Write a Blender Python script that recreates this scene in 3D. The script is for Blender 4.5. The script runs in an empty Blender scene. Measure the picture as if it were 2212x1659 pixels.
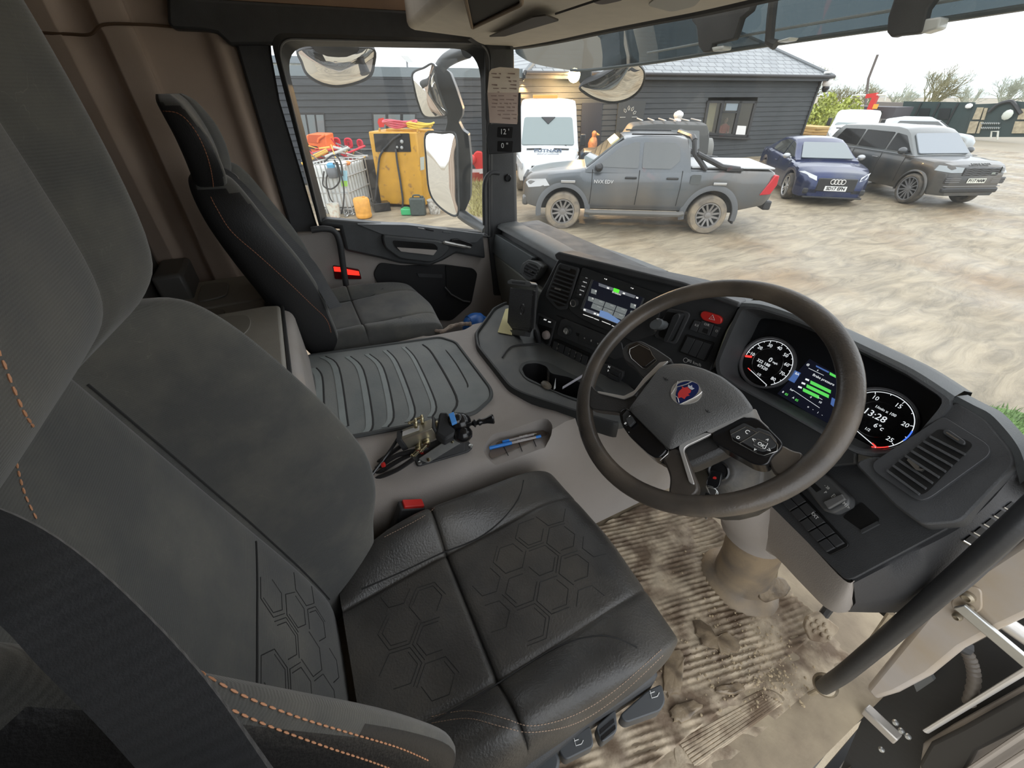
import bpy, bmesh, math, random
from mathutils import Vector as V, Matrix
R = math.radians
sc = bpy.context.scene
random.seed(7)
# ---------------------------------------------------------------- camera, sky, exposure
CAM = V((.85, 0, 1.25)); FPX = 870.0
_a, _p = R(63), R(36.1)
_h = V((-math.sin(_a), math.cos(_a), 0)); CR = V((math.cos(_a), math.sin(_a), 0))
CF = _h*math.cos(_p) - V((0, 0, 1))*math.sin(_p); CU = _h*math.sin(_p) + V((0, 0, 1))*math.cos(_p)
cd = bpy.data.cameras.new('camera'); co = bpy.data.objects.new('camera', cd); sc.collection.objects.link(co)
cd.sensor_width = 36; cd.lens = 36*FPX/2212; cd.clip_start = .01; cd.clip_end = 2000
co.matrix_world = Matrix.Translation(CAM) @ Matrix((CR, CU, -CF)).transposed().to_4x4()
sc.camera = co
sc.view_settings.view_transform = 'Standard'; sc.view_settings.look = 'None'
sc.view_settings.exposure = 1.2; sc.view_settings.gamma = 1; sc.view_settings.use_curve_mapping = False
sc.cycles.max_bounces = 10; sc.cycles.diffuse_bounces = 5; sc.cycles.glossy_bounces = 4
sc.cycles.transparent_max_bounces = 16; sc.cycles.transmission_bounces = 6
sc.cycles.use_denoising = True
sc.cycles.sample_clamp_indirect = 6
w = bpy.data.worlds.new('overcast_sky'); sc.world = w; w.use_nodes = True
_n = w.node_tree; bg = _n.nodes['Background']; bg.inputs[1].default_value = 1.0
_tc = _n.nodes.new('ShaderNodeTexCoord'); _sx = _n.nodes.new('ShaderNodeSeparateXYZ'); _cr = _n.nodes.new('ShaderNodeValToRGB')
_n.links.new(_tc.outputs['Generated'], _sx.inputs[0]); _n.links.new(_sx.outputs[2], _cr.inputs[0]); _n.links.new(_cr.outputs[0], bg.inputs[0])
_cr.color_ramp.elements[0].position = -.03; _cr.color_ramp.elements[0].color = (.30, .27, .22, 1)
_cr.color_ramp.elements[1].position = .03; _cr.color_ramp.elements[1].color = (.86, .92, .98, 1)
e = _cr.color_ramp.elements.new(.5); e.color = (.97, 1.0, 1.04, 1)
# ---------------------------------------------------------------- geometry helpers
def ray(u, v): return CR*(u-1106) - CU*(v-829.5) + CF*FPX
def at(u, v, X=None, Y=None, Z=None, D=None):
    """the point of the place seen at (u,v) of the photograph on a plane of the cab or yard"""
    d = ray(u, v)
    if X is not None: t = (X-CAM.x)/d.x
    elif Y is not None: t = (Y-CAM.y)/d.y
    elif Z is not None: t = (Z-CAM.z)/d.z
    else: t = D/d.length
    return CAM + d*t
class PL:
    """a flat panel: origin, along, up, normal"""
    def __init__(s, o, a, b):
        s.o = V(o); s.x = (V(a)-s.o).normalized(); y = V(b)-s.o
        s.n = s.x.cross(y).normalized()
        if s.n.dot(CAM-s.o) < 0: s.n = -s.n
        s.y = s.n.cross(s.x)
        if s.y.dot(y) < 0: s.y = -s.y
    def px(s, u, v, h=0):
        d = ray(u, v); o = s.o + s.n*h
        return CAM + d*((o-CAM).dot(s.n)/d.dot(s.n))
    def P(s, x, y, h=0): return s.o + s.x*x + s.y*y + s.n*h
    def xy(s, p): q = V(p)-s.o; return (q.dot(s.x), q.dot(s.y))
def cr(ps, n=6, closed=False):
    """smooth curve through points"""
    ps = [V(p) for p in ps]; m = len(ps); out = []
    for i in range(m if closed else m-1):
        if closed: a, b, c, d = ps[i-1], ps[i], ps[(i+1) % m], ps[(i+2) % m]
        else: a, b, c, d = ps[max(i-1, 0)], ps[i], ps[i+1], ps[min(i+2, m-1)]
        for k in range(n):
            t = k/n
            out.append(.5*((2*b)+(c-a)*t+(2*a-5*b+4*c-d)*t*t+(3*b-a-3*c+d)*t**3))
    if not closed: out.append(ps[-1])
    return out
def rp(ps, r, n=4):
    """polygon with rounded corners"""
    ps = [V(p) for p in ps]; out = []
    for i, b in enumerate(ps):
        a, c = ps[i-1], ps[(i+1) % len(ps)]
        rr = r[i] if isinstance(r, (list, tuple)) else r
        k1 = min(rr, (a-b).length*.48); k2 = min(rr, (c-b).length*.48)
        p, q = b+(a-b).normalized()*k1, b+(c-b).normalized()*k2
        for j in range(n+1):
            t = j/n; out.append(p*(1-t)**2+b*2*t*(1-t)+q*t*t)
    return out
def lerp(a, b, t): return a+(b-a)*t
def pw(x, tab):
    """smooth table lookup"""
    if x <= tab[0][0]: return tab[0][1]
    for (a, p), (b, q) in zip(tab, tab[1:]):
        if x <= b: return lerp(p, q, (x-a)/(b-a))
    return tab[-1][1]
class G:
    def __init__(s): s.v = []; s.f = []; s.mi = []; s.m = 0
    def add(s, vs, fs):
        b = len(s.v); s.v += [V(p) for p in vs]
        for f in fs: s.f.append([i+b for i in f]); s.mi.append(s.m)
        return s
    def box(s, c, d, M=None):
        c = V(c); x, y, z = d[0]/2, d[1]/2, d[2]/2
        vs = [V((i*x, j*y, k*z)) for k in (-1, 1) for j in (-1, 1) for i in (-1, 1)]
        if M: vs = [M @ p for p in vs]
        return s.add([c+p for p in vs], [(0, 2, 3, 1), (4, 5, 7, 6), (0, 1, 5, 4), (2, 6, 7, 3), (0, 4, 6, 2), (1, 3, 7, 5)])
    def hexa(s, p):
        return s.add(p, [(3, 2, 1, 0), (4, 5, 6, 7), (0, 1, 5, 4), (1, 2, 6, 5), (2, 3, 7, 6), (3, 0, 4, 7)])
    def prism(s, poly, off):
        n = len(poly); off = V(off); poly = [V(p) for p in poly]
        return s.add(poly+[p+off for p in poly], [list(range(n))[::-1], list(range(n, 2*n))]+[(i, (i+1) % n, n+(i+1) % n, n+i) for i in range(n)])
    def pix(s, pl, pts, h0, h1, r=0, n=4):
        ps = [pl.px(u, v) for u, v in pts]
        if r: ps = rp(ps, r, n)
        return s.prism([p+pl.n*h0 for p in ps], pl.n*(h1-h0))
    def pl(s, pl, pts, h0, h1, r=0, n=4):
        ps = [pl.P(u, v) for u, v in pts]
        if r: ps = rp(ps, r, n)
        return s.prism([p+pl.n*h0 for p in ps], pl.n*(h1-h0))
    def loft(s, rings, closed=True, caps=True):
        n = len(rings[0]); vs = [p for r in rings for p in r]; fs = []
        for i in range(len(rings)-1):
            for j in range(n if closed else n-1):
                k = (j+1) % n; fs.append((i*n+j, i*n+k, (i+1)*n+k, (i+1)*n+j))
        if caps and closed:
            fs.append(list(range(n))[::-1]); fs.append(list(range((len(rings)-1)*n, len(rings)*n)))
        return s.add(vs, fs)
    def tube(s, path, r, n=8, closed=False, caps=True, flat=1.0, up=None):
        path = [V(p) for p in path]; m = len(path); rings = []; pv = None
        for i, p in enumerate(path):
            if closed: t = path[(i+1) % m]-path[i-1]
            else: t = path[min(i+1, m-1)]-path[max(i-1, 0)]
            if t.length < 1e-9: t = V((0, 0, 1))
            t.normalize()
            if up is not None: a = t.cross(V(up))
            elif pv is None: a = t.orthogonal()
            else: a = pv-t*pv.dot(t)
            if a.length < 1e-6: a = t.orthogonal()
            a.normalize(); b = t.cross(a); pv = a
            rr = r[i] if isinstance(r, (list, tuple)) else r
            rings.append([p+a*rr*math.cos(6.2831853*k/n)+b*rr*flat*math.sin(6.2831853*k/n) for k in range(n)])
        if closed: rings.append(rings[0]); return s.loft(rings, True, False)
        return s.loft(rings, True, caps)
    def lathe(s, prof, o, ax, n=24, caps=True):
        o = V(o); ax = V(ax).normalized(); a = ax.orthogonal().normalized(); b = ax.cross(a)
        return s.loft([[o+ax*h+(a*math.cos(6.2831853*k/n)+b*math.sin(6.2831853*k/n))*max(r, 1e-4) for k in range(n)] for r, h in prof], True, caps)
    def ell(s, c, r, n=12, M=None):
        c = V(c); rg = []
        for i in range(n//2+1):
            th = math.pi*i/(n//2); q = []
            for k in range(n):
                p = V((math.sin(th)*math.cos(6.2831853*k/n)*r[0]+1e-5*math.cos(k), math.sin(th)*math.sin(6.2831853*k/n)*r[1], math.cos(th)*r[2]))
                q.append(c+(M @ p if M else p))
            rg.append(q)
        return s.loft(rg, True, True)
    def grid(s, rows, closed=False): return s.loft(rows, closed, False)
    def text(s, st, o, x, y, size, h=.0004, align='CENTER', bold=0):
        cu = bpy.data.curves.new('t', 'FONT'); cu.body = st; cu.size = size; cu.align_x = align; cu.align_y = 'CENTER'
        cu.extrude = h; cu.offset = bold; cu.resolution_u = 2
        ob = bpy.data.objects.new('t', cu); sc.collection.objects.link(ob)
        me = bpy.data.meshes.new_from_object(ob)
        x = V(x).normalized(); n = x.cross(V(y)).normalized(); y = n.cross(x); o = V(o)
        s.add([o+x*p.co.x+y*p.co.y+n*p.co.z for p in me.vertices], [list(f.vertices) for f in me.polygons])
        bpy.data.objects.remove(ob); bpy.data.curves.remove(cu); bpy.data.meshes.remove(me)
        return s
    def stitch(s, path, r=.0011, step=.009, duty=.68, lift=None):
        path = [V(p) for p in path]; L = 0; seg = []
        for a, b in zip(path, path[1:]): seg.append((L, a, b)); L += (b-a).length
        def P(d):
            for l, a, b in seg[::-1]:
                if d >= l: return a+(b-a)*min(1, (d-l)/max((b-a).length, 1e-9))
            return path[0]
        d = 0
        while d < L-step*duty:
            s.tube([P(d), P(d+step*duty*.5), P(d+step*duty)], [r*.55, r, r*.55], 5); d += step
        return s
    def xf(s, M):
        s.v = [M @ p for p in s.v]; return s
WL = {}
def O(name, g, mats, par=None, bev=0, seg=2, ang=38, sub=0, loc=None, label=None, kind=None):
    if not isinstance(mats, (list, tuple)): mats = [mats]
    if par is not None: off = WL[par.name]
    else:
        if loc is None:
            xs = [p.x for p in g.v]; ys = [p.y for p in g.v]; zs = [p.z for p in g.v]
            loc = V(((min(xs)+max(xs))/2, (min(ys)+max(ys))/2, min(zs)))
        off = V(loc)
    me = bpy.data.meshes.new(name)
    me.from_pydata([p-off for p in g.v], [], g.f)
    for m in mats: me.materials.append(m)
    if len(mats) > 1: me.polygons.foreach_set('material_index', g.mi)
    b = bmesh.new(); b.from_mesh(me); bmesh.ops.remove_doubles(b, verts=b.verts, dist=1e-6)
    bmesh.ops.recalc_face_normals(b, faces=b.faces); b.to_mesh(me); b.free()
    for p in me.polygons: p.use_smooth = True
    me.set_sharp_from_angle(angle=R(ang))
    ob = bpy.data.objects.new(name, me); sc.collection.objects.link(ob)
    if par is not None: ob.parent = par
    else: ob.location = off
    WL[ob.name] = off
    if bev:
        md = ob.modifiers.new('bevel', 'BEVEL'); md.width = bev; md.segments = seg; md.limit_method = 'ANGLE'; md.angle_limit = R(35); md.harden_normals = False
    if sub:
        md = ob.modifiers.new('sub', 'SUBSURF'); md.levels = sub; md.render_levels = sub
    if label: ob['label'] = label
    if kind: ob['kind'] = kind
    return ob
def tag(o, label, cat, group=None, kind=None):
    o['label'] = label; o['category'] = cat
    if group: o['group'] = group
    if kind: o['kind'] = kind
    return o
def thing(name, label, cat, loc=(0, 0, 0), group=None):
    o = bpy.data.objects.new(name, None); sc.collection.objects.link(o); o.empty_display_size = .1
    o.location = loc; WL[o.name] = V(loc)
    return tag(o, label, cat, group)
def cut(ob, g):
    """carve a recess"""
    cg = O('cutter', g, [ob.data.materials[0]], loc=(0, 0, 0))
    cg.location = -WL[ob.name]*0
    off = WL[ob.name]
    for vtx in cg.data.vertices: vtx.co -= off
    cg.parent = ob.parent
    if ob.parent is None: cg.location = off
    md = ob.modifiers.new('cut', 'BOOLEAN'); md.object = cg; md.solver = 'EXACT'; md.operation = 'DIFFERENCE'
    bpy.context.view_layer.update()
    dg = bpy.context.evaluated_depsgraph_get()
    me = bpy.data.meshes.new_from_object(ob.evaluated_get(dg))
    ob.modifiers.clear(); ob.data = me; bpy.data.objects.remove(cg)
    for p in me.polygons: p.use_smooth = True
    me.set_sharp_from_angle(angle=R(38))
# ---------------------------------------------------------------- materials
MATS = {}
def mat(name, col, rough=.5, metal=0, noise=0, nscale=20, bump=0, bscale=200, dirt=None, dscale=4, dth=.55, dsoft=.15, spec=.5, coat=0, rvar=0, stretch=None, ddet=5):
    """procedural surface: base colour with a little mottling, optional dirt patches and fine grain"""
    m = bpy.data.materials.new(name); m.use_nodes = True; MATS[name] = m
    t = m.node_tree; b = t.nodes['Principled BSDF']; L = t.links.new
    b.inputs['Roughness'].default_value = rough; b.inputs['Metallic'].default_value = metal
    b.inputs['Specular IOR Level'].default_value = spec; b.inputs['Coat Weight'].default_value = coat
    tc = t.nodes.new('ShaderNodeTexCoord'); src = tc.outputs['Object']
    if stretch:
        mp = t.nodes.new('ShaderNodeMapping'); mp.inputs['Scale'].default_value = stretch; L(src, mp.inputs[0]); src = mp.outputs[0]
    def nz(s, d=4):
        n = t.nodes.new('ShaderNodeTexNoise'); n.inputs['Scale'].default_value = s; n.inputs['Detail'].default_value = d; L(src, n.inputs['Vector']); return n
    def ramp(x, a, bb, c0, c1):
        r = t.nodes.new('ShaderNodeMapRange'); r.inputs[1].default_value = a; r.inputs[2].default_value = bb; r.inputs[3].default_value = c0; r.inputs[4].default_value = c1; L(x, r.inputs[0]); return r.outputs[0]
    c4 = (*col, 1); cur = None
    if noise:
        n = nz(nscale); mx = t.nodes.new('ShaderNodeMix'); mx.data_type = 'RGBA'
        mx.inputs[6].default_value = (*[x*(1-noise) for x in col], 1); mx.inputs[7].default_value = (*[min(1, x*(1+noise)) for x in col], 1)
        L(ramp(n.outputs[0], .3, .7, 0, 1), mx.inputs[0]); cur = mx.outputs[2]
    if dirt:
        n = nz(dscale, ddet); mx = t.nodes.new('ShaderNodeMix'); mx.data_type = 'RGBA'
        f = ramp(n.outputs[0], dth-dsoft, dth+dsoft, 0, 1); L(f, mx.inputs[0])
        if cur: L(cur, mx.inputs[6])
        else: mx.inputs[6].default_value = c4
        mx.inputs[7].default_value = (*dirt, 1); cur = mx.outputs[2]
    if cur: L(cur, b.inputs['Base Color'])
    else: b.inputs['Base Color'].default_value = c4
    if rvar:
        n = nz(nscale*.7); L(ramp(n.outputs[0], .3, .7, max(.03, rough-rvar), min(1, rough+rvar)), b.inputs['Roughness'])
    if bump:
        n = nz(bscale, 3); bp = t.nodes.new('ShaderNodeBump'); bp.inputs['Strength'].default_value = bump; bp.inputs['Distance'].default_value = .002
        L(n.outputs[0], bp.inputs['Height']); L(bp.outputs[0], b.inputs['Normal'])
    return m
def emis(name, col, st):
    m = bpy.data.materials.new(name); m.use_nodes = True; b = m.node_tree.nodes['Principled BSDF']
    b.inputs['Base Color'].default_value = (0, 0, 0, 1); b.inputs['Emission Color'].default_value = (*col, 1); b.inputs['Emission Strength'].default_value = st
    b.inputs['Roughness'].default_value = .3
    return m
def glass(name, tint=(1, 1, 1), refl=.06, haze=0, hazecol=(.8, .8, .78), hscale=3, rough=.0, fres=True, streak=False):
    """a thin pane: lets light through, mirrors a little, carries a film of dust"""
    m = bpy.data.materials.new(name); m.use_nodes = True; t = m.node_tree; L = t.links.new
    t.nodes.remove(t.nodes['Principled BSDF']); out = t.nodes['Material Output']
    tr = t.nodes.new('ShaderNodeBsdfTransparent'); tr.inputs[0].default_value = (*tint, 1)
    gl = t.nodes.new('ShaderNodeBsdfGlossy'); gl.inputs['Roughness'].default_value = rough; gl.inputs[0].default_value = (1, 1, 1, 1)
    mx = t.nodes.new('ShaderNodeMixShader'); L(tr.outputs[0], mx.inputs[1]); L(gl.outputs[0], mx.inputs[2])
    lw = t.nodes.new('ShaderNodeLayerWeight'); lw.inputs[0].default_value = .25
    mr = t.nodes.new('ShaderNodeMapRange'); mr.inputs[3].default_value = refl*.5; mr.inputs[4].default_value = min(1, refl*5)
    L(lw.outputs['Fresnel'], mr.inputs[0]); L(mr.outputs[0], mx.inputs[0]); last = mx
    if haze:
        df = t.nodes.new('ShaderNodeBsdfTranslucent'); df.inputs[0].default_value = (*hazecol, 1)
        d2 = t.nodes.new('ShaderNodeBsdfDiffuse'); d2.inputs[0].default_value = (*hazecol, 1)
        ms = t.nodes.new('ShaderNodeMixShader'); ms.inputs[0].default_value = .4; L(df.outputs[0], ms.inputs[1]); L(d2.outputs[0], ms.inputs[2])
        tc = t.nodes.new('ShaderNodeTexCoord'); n = t.nodes.new('ShaderNodeTexNoise'); n.inputs['Scale'].default_value = hscale; n.inputs['Detail'].default_value = 6
        if streak:
            mp = t.nodes.new('ShaderNodeMapping'); mp.inputs['Scale'].default_value = (6, 6, .5); L(tc.outputs['Object'], mp.inputs[0]); L(mp.outputs[0], n.inputs['Vector'])
        else: L(tc.outputs['Object'], n.inputs['Vector'])
        r2 = t.nodes.new('ShaderNodeMapRange'); r2.inputs[1].default_value = .3; r2.inputs[2].default_value = .75; r2.inputs[3].default_value = haze*.5; r2.inputs[4].default_value = haze*1.5
        L(n.outputs[0], r2.inputs[0]); m2 = t.nodes.new('ShaderNodeMixShader'); L(r2.outputs[0], m2.inputs[0]); L(last.outputs[0], m2.inputs[1]); L(ms.outputs[0], m2.inputs[2]); last = m2
    L(last.outputs[0], out.inputs[0]); return m
def weave(name, col, col2, scale=2600, rough=.85, wear=None, bump=.25, dots=False):
    """seat cloth: fine woven rows with worn, dusty patches"""
    m = bpy.data.materials.new(name); m.use_nodes = True; t = m.node_tree; L = t.links.new; b = t.nodes['Principled BSDF']
    b.inputs['Roughness'].default_value = rough; b.inputs['Specular IOR Level'].default_value = .3
    b.inputs['Sheen Weight'].default_value = .25; b.inputs['Sheen Roughness'].default_value = .5
    tc = t.nodes.new('ShaderNodeTexCoord'); wv = t.nodes.new('ShaderNodeTexWave'); wv.inputs['Scale'].default_value = scale/20; wv.bands_direction = 'Z'; wv.inputs['Distortion'].default_value = 1.2; wv.inputs['Detail'].default_value = 2; wv.inputs['Detail Scale'].default_value = 3
    L(tc.outputs['Object'], wv.inputs[0])
    n1 = t.nodes.new('ShaderNodeTexNoise'); n1.inputs['Scale'].default_value = scale*.7; n1.inputs['Detail'].default_value = 2; L(tc.outputs['Object'], n1.inputs['Vector'])
    ad = t.nodes.new('ShaderNodeMath'); ad.operation = 'ADD'; L(wv.outputs['Fac'], ad.inputs[0]); L(n1.outputs[0], ad.inputs[1])
    m0 = t.nodes.new('ShaderNodeMix'); m0.data_type = 'RGBA'; m0.inputs[6].default_value = (*[c*.86 for c in col], 1); m0.inputs[7].default_value = (*[c*1.08 for c in col], 1)
    mr0 = t.nodes.new('ShaderNodeMapRange'); mr0.inputs[1].default_value = .3; mr0.inputs[2].default_value = 1.4; L(ad.outputs[0], mr0.inputs[0]); L(mr0.outputs[0], m0.inputs[0])
    n2 = t.nodes.new('ShaderNodeTexNoise'); n2.inputs['Scale'].default_value = 7; n2.inputs['Detail'].default_value = 6; n2.inputs['Roughness'].default_value = .6; L(tc.outputs['Object'], n2.inputs['Vector'])
    mr = t.nodes.new('ShaderNodeMapRange'); mr.inputs[1].default_value = .42; mr.inputs[2].default_value = .72; L(n2.outputs[0], mr.inputs[0])
    m1 = t.nodes.new('ShaderNodeMix'); m1.data_type = 'RGBA'; L(mr.outputs[0], m1.inputs[0]); L(m0.outputs[2], m1.inputs[6]); m1.inputs[7].default_value = (*col2, 1)
    n3 = t.nodes.new('ShaderNodeTexNoise'); n3.inputs['Scale'].default_value = 9; n3.inputs['Detail'].default_value = 3; n3.inputs['Distortion'].default_value = 2.5
    mp = t.nodes.new('ShaderNodeMapping'); mp.inputs['Scale'].default_value = (3, 1, 1); mp.inputs['Rotation'].default_value = (.4, .3, .6); L(tc.outputs['Object'], mp.inputs[0]); L(mp.outputs[0], n3.inputs['Vector'])
    sb = t.nodes.new('ShaderNodeMath'); sb.operation = 'SUBTRACT'; L(n3.outputs[0], sb.inputs[0]); sb.inputs[1].default_value = .5
    ab = t.nodes.new('ShaderNodeMath'); ab.operation = 'ABSOLUTE'; L(sb.outputs[0], ab.inputs[0])
    r3 = t.nodes.new('ShaderNodeMapRange'); r3.inputs[1].default_value = 0; r3.inputs[2].default_value = .006; r3.inputs[3].default_value = 1; r3.inputs[4].default_value = 0; L(ab.outputs[0], r3.inputs[0])
    ml = t.nodes.new('ShaderNodeMath'); ml.operation = 'MULTIPLY'; L(r3.outputs[0], ml.inputs[0]); r4 = t.nodes.new('ShaderNodeMapRange'); r4.inputs[1].default_value = .52; r4.inputs[2].default_value = .68; r4.inputs[4].default_value = .5; L(n2.outputs[0], r4.inputs[0]); L(r4.outputs[0], ml.inputs[1])
    m3 = t.nodes.new('ShaderNodeMix'); m3.data_type = 'RGBA'; L(ml.outputs[0], m3.inputs[0]); L(m1.outputs[2], m3.inputs[6]); m3.inputs[7].default_value = (*[c*2.2 for c in col2], 1)
    L(m3.outputs[2], b.inputs['Base Color'])
    bp = t.nodes.new('ShaderNodeBump'); bp.inputs['Strength'].default_value = bump; bp.inputs['Distance'].default_value = .001; L(ad.outputs[0], bp.inputs['Height']); L(bp.outputs[0], b.inputs['Normal'])
    return m
black = mat('black_plastic', (.036, .037, .039), .55, noise=.15, bump=.25, bscale=500)
blackg = mat('gloss_black', (.012, .012, .013), .18)
black2 = mat('soft_black_plastic', (.060, .062, .065), .55, noise=.12, bump=.35, bscale=600, rvar=.08)
dashg = mat('dash_grey_plastic', (.12, .13, .134), .55, noise=.1, bump=.35, bscale=500, dirt=(.12, .12, .115), dscale=6, dth=.62)
rubber = mat('black_rubber', (.035, .035, .036), .7, noise=.2, bump=.2, bscale=150)
matgrey = mat('dusty_grey_rubber', (.215, .235, .235), .6, noise=.15, nscale=9, bump=.2, bscale=220, dirt=(.27, .28, .27), dscale=7, dth=.55)
beige = mat('beige_plastic', (.37, .338, .312), .6, noise=.05, nscale=5, bump=.3, bscale=450, dirt=(.32, .285, .25), dscale=5, dth=.62)
beiged = mat('muddy_beige_plastic', (.36, .315, .28), .6, noise=.06, nscale=5, bump=.3, bscale=450, dirt=(.36, .27, .17), dscale=6, dth=.5)
greige = mat('grey_beige_lid', (.30, .28, .24), .55, noise=.05, bump=.25, bscale=450)
wallb = mat('beige_wall_liner', (.47, .375, .305), .85, noise=.05, nscale=8, bump=.15, bscale=600)
headl = mat('beige_headliner', (.72, .65, .55), .8, noise=.04, bump=.2, bscale=500)
cloth = weave('seat_cloth', (.078, .079, .076), (.135, .13, .112))
clothd = weave('seat_side_cloth', (.05, .05, .05), (.07, .068, .064))
leather = mat('worn_seat_leather', (.055, .053, .050), .42, noise=.25, nscale=14, bump=.5, bscale=260, dirt=(.085, .078, .068), dscale=9, dth=.56, rvar=.12)
leather2 = mat('smooth_seat_leather', (.075, .071, .068), .48, noise=.1, nscale=14, bump=.45, bscale=420, rvar=.08)
seam = mat('dark_seam', (.022, .022, .022), .7)
orange = mat('orange_thread', (.62, .30, .16), .6)
tanth = mat('tan_thread', (.42, .30, .22), .7)
wheelm = mat('worn_wheel_leather', (.075, .064, .054), .36, noise=.3, nscale=12, bump=.2, bscale=300, dirt=(.15, .12, .09), dscale=10, dth=.6, rvar=.1)
padm = mat('wheel_pad', (.115, .115, .112), .5, noise=.06, bump=.6, bscale=480)
chrome = mat('satin_chrome', (.72, .70, .67), .3, .55)
silver = mat('silver_trim', (.55, .54, .52), .3, 1)
steel = mat('zinc_steel', (.5, .51, .5), .38, .9, noise=.1, bump=.1)
brass = mat('nickel_brass', (.62, .55, .36), .25, 1)
floorm = mat('floor_mud', (.47, .385, .275), .75, noise=.25, nscale=25, bump=.8, bscale=120, dirt=(.17, .12, .078), dscale=14, dth=.52, dsoft=.1, rvar=.2)
clay = mat('wet_clay', (.16, .12, .08), .35, noise=.3, nscale=30, bump=.7, bscale=90, dirt=(.26, .20, .13), dscale=25, dth=.5, dsoft=.08)
crumb = mat('dry_mud_crumbs', (.42, .33, .21), .8, noise=.3, nscale=60)
bluep = mat('blue_plastic', (.02, .12, .42), .35)
bluec = mat('pen_blue', (.03, .25, .80), .3)
red = mat('red_plastic', (.62, .03, .025), .35)
redl = emis('red_reflector_light', (1, .035, .02), .55)
white = mat('white_plastic', (.8, .8, .79), .4)
whitel = emis('white_marking', (.9, .92, .9), .30)
printw = mat('white_print', (.75, .75, .73), .5)
yellowp = mat('yellow_paper', (.72, .66, .36), .8)
paper = mat('paper', (.72, .66, .58), .8, noise=.06, nscale=10)
pinkp = mat('grey_pink_cap', (.48, .42, .40), .5)
curt = mat('dark_grey_liner', (.075, .068, .062), .9, noise=.12, bump=.3, bscale=300)
wsglass = glass('windscreen_glass', (.97, .98, .97), .04, .045, (.82, .83, .80), 2.2, streak=True)
dglass = glass('door_glass', (.985, .99, .985), .03, .022, (.8, .8, .78), 5)
# ================================================================ THE CAB SHELL
g = G(); g.box((-.03, .38, -.03), (1.98, 1.76, .05)); O('floor', g, mat('cab_floor', (.24, .19, .13), .75, noise=.2, nscale=14, bump=.5, bscale=90, dirt=(.38, .31, .21), dscale=8, dth=.5), kind='structure')
g = G(); g.box((-.03, -.515, .95), (2.1, .03, 2.0)); O('wall_back', g, curt, kind='structure')
g = G(); g.box((-.03, .25, 1.96), (2.1, 1.56, .03)); O('ceiling', g, headl, kind='structure')
g = G(); g.box((1.0, -.23, .95), (.05, .58, 2.0)); g.box((1.0, .50, 1.72), (.05, 1.2, .46)); O('wall_right', g, curt, kind='structure')  # unseen right wall and door header, added to block side light
# left side wall behind the door: a liner with upright ribs
prof = [(-.50, -1.04), (-.455, -1.035), (-.44, -1.04), (-.405, -1.085), (-.375, -1.09), (-.355, -1.05), (-.34, -1.045), (-.28, -1.05), (-.265, -1.075), (-.15, -1.08), (-.11, -1.075), (-.085, -1.045), (-.06, -1.04), (-.03, -1.07), (.05, -1.075)]
pr = cr([V((x, y, 0)) for y, x in prof], 4)
g = G(); g.grid([[V((p.x, p.y, z)) for p in pr] for z in (.3, .62, .8, 1.0, 1.2, 1.38)]+[[V((p.x+.012, p.y, z)) for p in pr] for z in (1.39, 1.95)])
q = [V((-1.12, p.y, 0)) for p in pr]
wl = O('wall_left', g, wallb, kind='structure', ang=60)
md = wl.modifiers.new('thick', 'SOLIDIFY'); md.thickness = .03; md.offset = -1
XP = -1.03
def plate(g, pts, X, t, r=0):
    ps = [at(u, v, X=X) for u, v in pts]
    if r: ps = rp(ps, r)
    return g.prism(ps, (t, 0, 0))
g = G(); plate(g, [(498, 60), (583, 60), (587, 120), (605, 220), (683, 480), (749, 661), (790, 760), (740, 760), (722, 668), (632, 512), (545, 220)], -1.035, -.05)
bp = O('trim_1', g, black, bev=.008, kind='structure')
g = G(); plate(g, [(655, 531), (672, 531), (685, 565), (668, 562)], -1.034, .012, .006); O('belt_height_button', g, blackg, bp and None, kind='structure') if 0 else None
g = G(); plate(g, [(358, -60), (362, 50), (374, 63), (440, 66), (470, 72), (498, 98), (600, 96), (640, 84), (1000, 90), (1062, 112), (1110, 112), (1090, 60), (1010, 40), (992, 30), (430, -4), (430, -60)], -1.0, -.06)
O('trim_2', g, black, bev=.008, kind='structure')
g = G(); plate(g, [(160, -90), (430, -4), (992, 30), (1020, 40), (1020, -90)], -1.01, -.05); O('trim_3', g, mat('brown_roof_liner', (.30, .20, .14), .9, noise=.06, bump=.2), kind='structure')
# groove between the two wall liner panels
g = G(); g.tube(cr([(-1.035, -.52, 1.378), (-1.037, -.43, 1.377), (-1.03, -.38, 1.378), (-1.03, -.34, 1.40), (-1.035, -.25, 1.405), (-1.055, -.18, 1.405)], 6), .004, 6); O('trim_4', g, mat('brown_seam', (.10, .06, .035), .9), kind='structure')
# ledge and bunk storage behind the seats
g = G(); g.hexa([at(u, v, Z=.70) for u, v in ((343, 548), (500, 541), (560, 640), (290, 640))]+[at(u, v, Z=.76) for u, v in ((345, 545), (490, 528), (545, 560), (330, 572))])
bk = thing('bunk_base', 'grey-beige storage bench with lids behind the passenger seat', 'bench', (-.5, -.4, 0))
g = G(); g.box((-.76, -.33, .32), (.54, .33, .64)); O('body', g, mat('bench_grey', (.27, .25, .225), .6, noise=.06, bump=.2), bk, bev=.012)
lm = mat('bench_lid', (.34, .325, .285), .55, bump=.2, bscale=400)
g = G(); g.box((-.86, -.32, .65), (.28, .30, .022)); O('lid', g, lm, bk, bev=.008)
g = G(); g.box((-.605, -.32, .65), (.22, .30, .022)); O('lid', g, lm, bk, bev=.008)
for xx in (-.605, -.86):
    g = G(); g.prism(rp([V((xx-.09, -.38, .662)), V((xx+.09, -.38, .662)), V((xx+.07, -.29, .662)), V((xx-.07, -.29, .662))], .03), (0, 0, .006)); O('finger_recess', g, mat('lid_recess', (.25, .24, .21), .5), bk, bev=.002)
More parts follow.
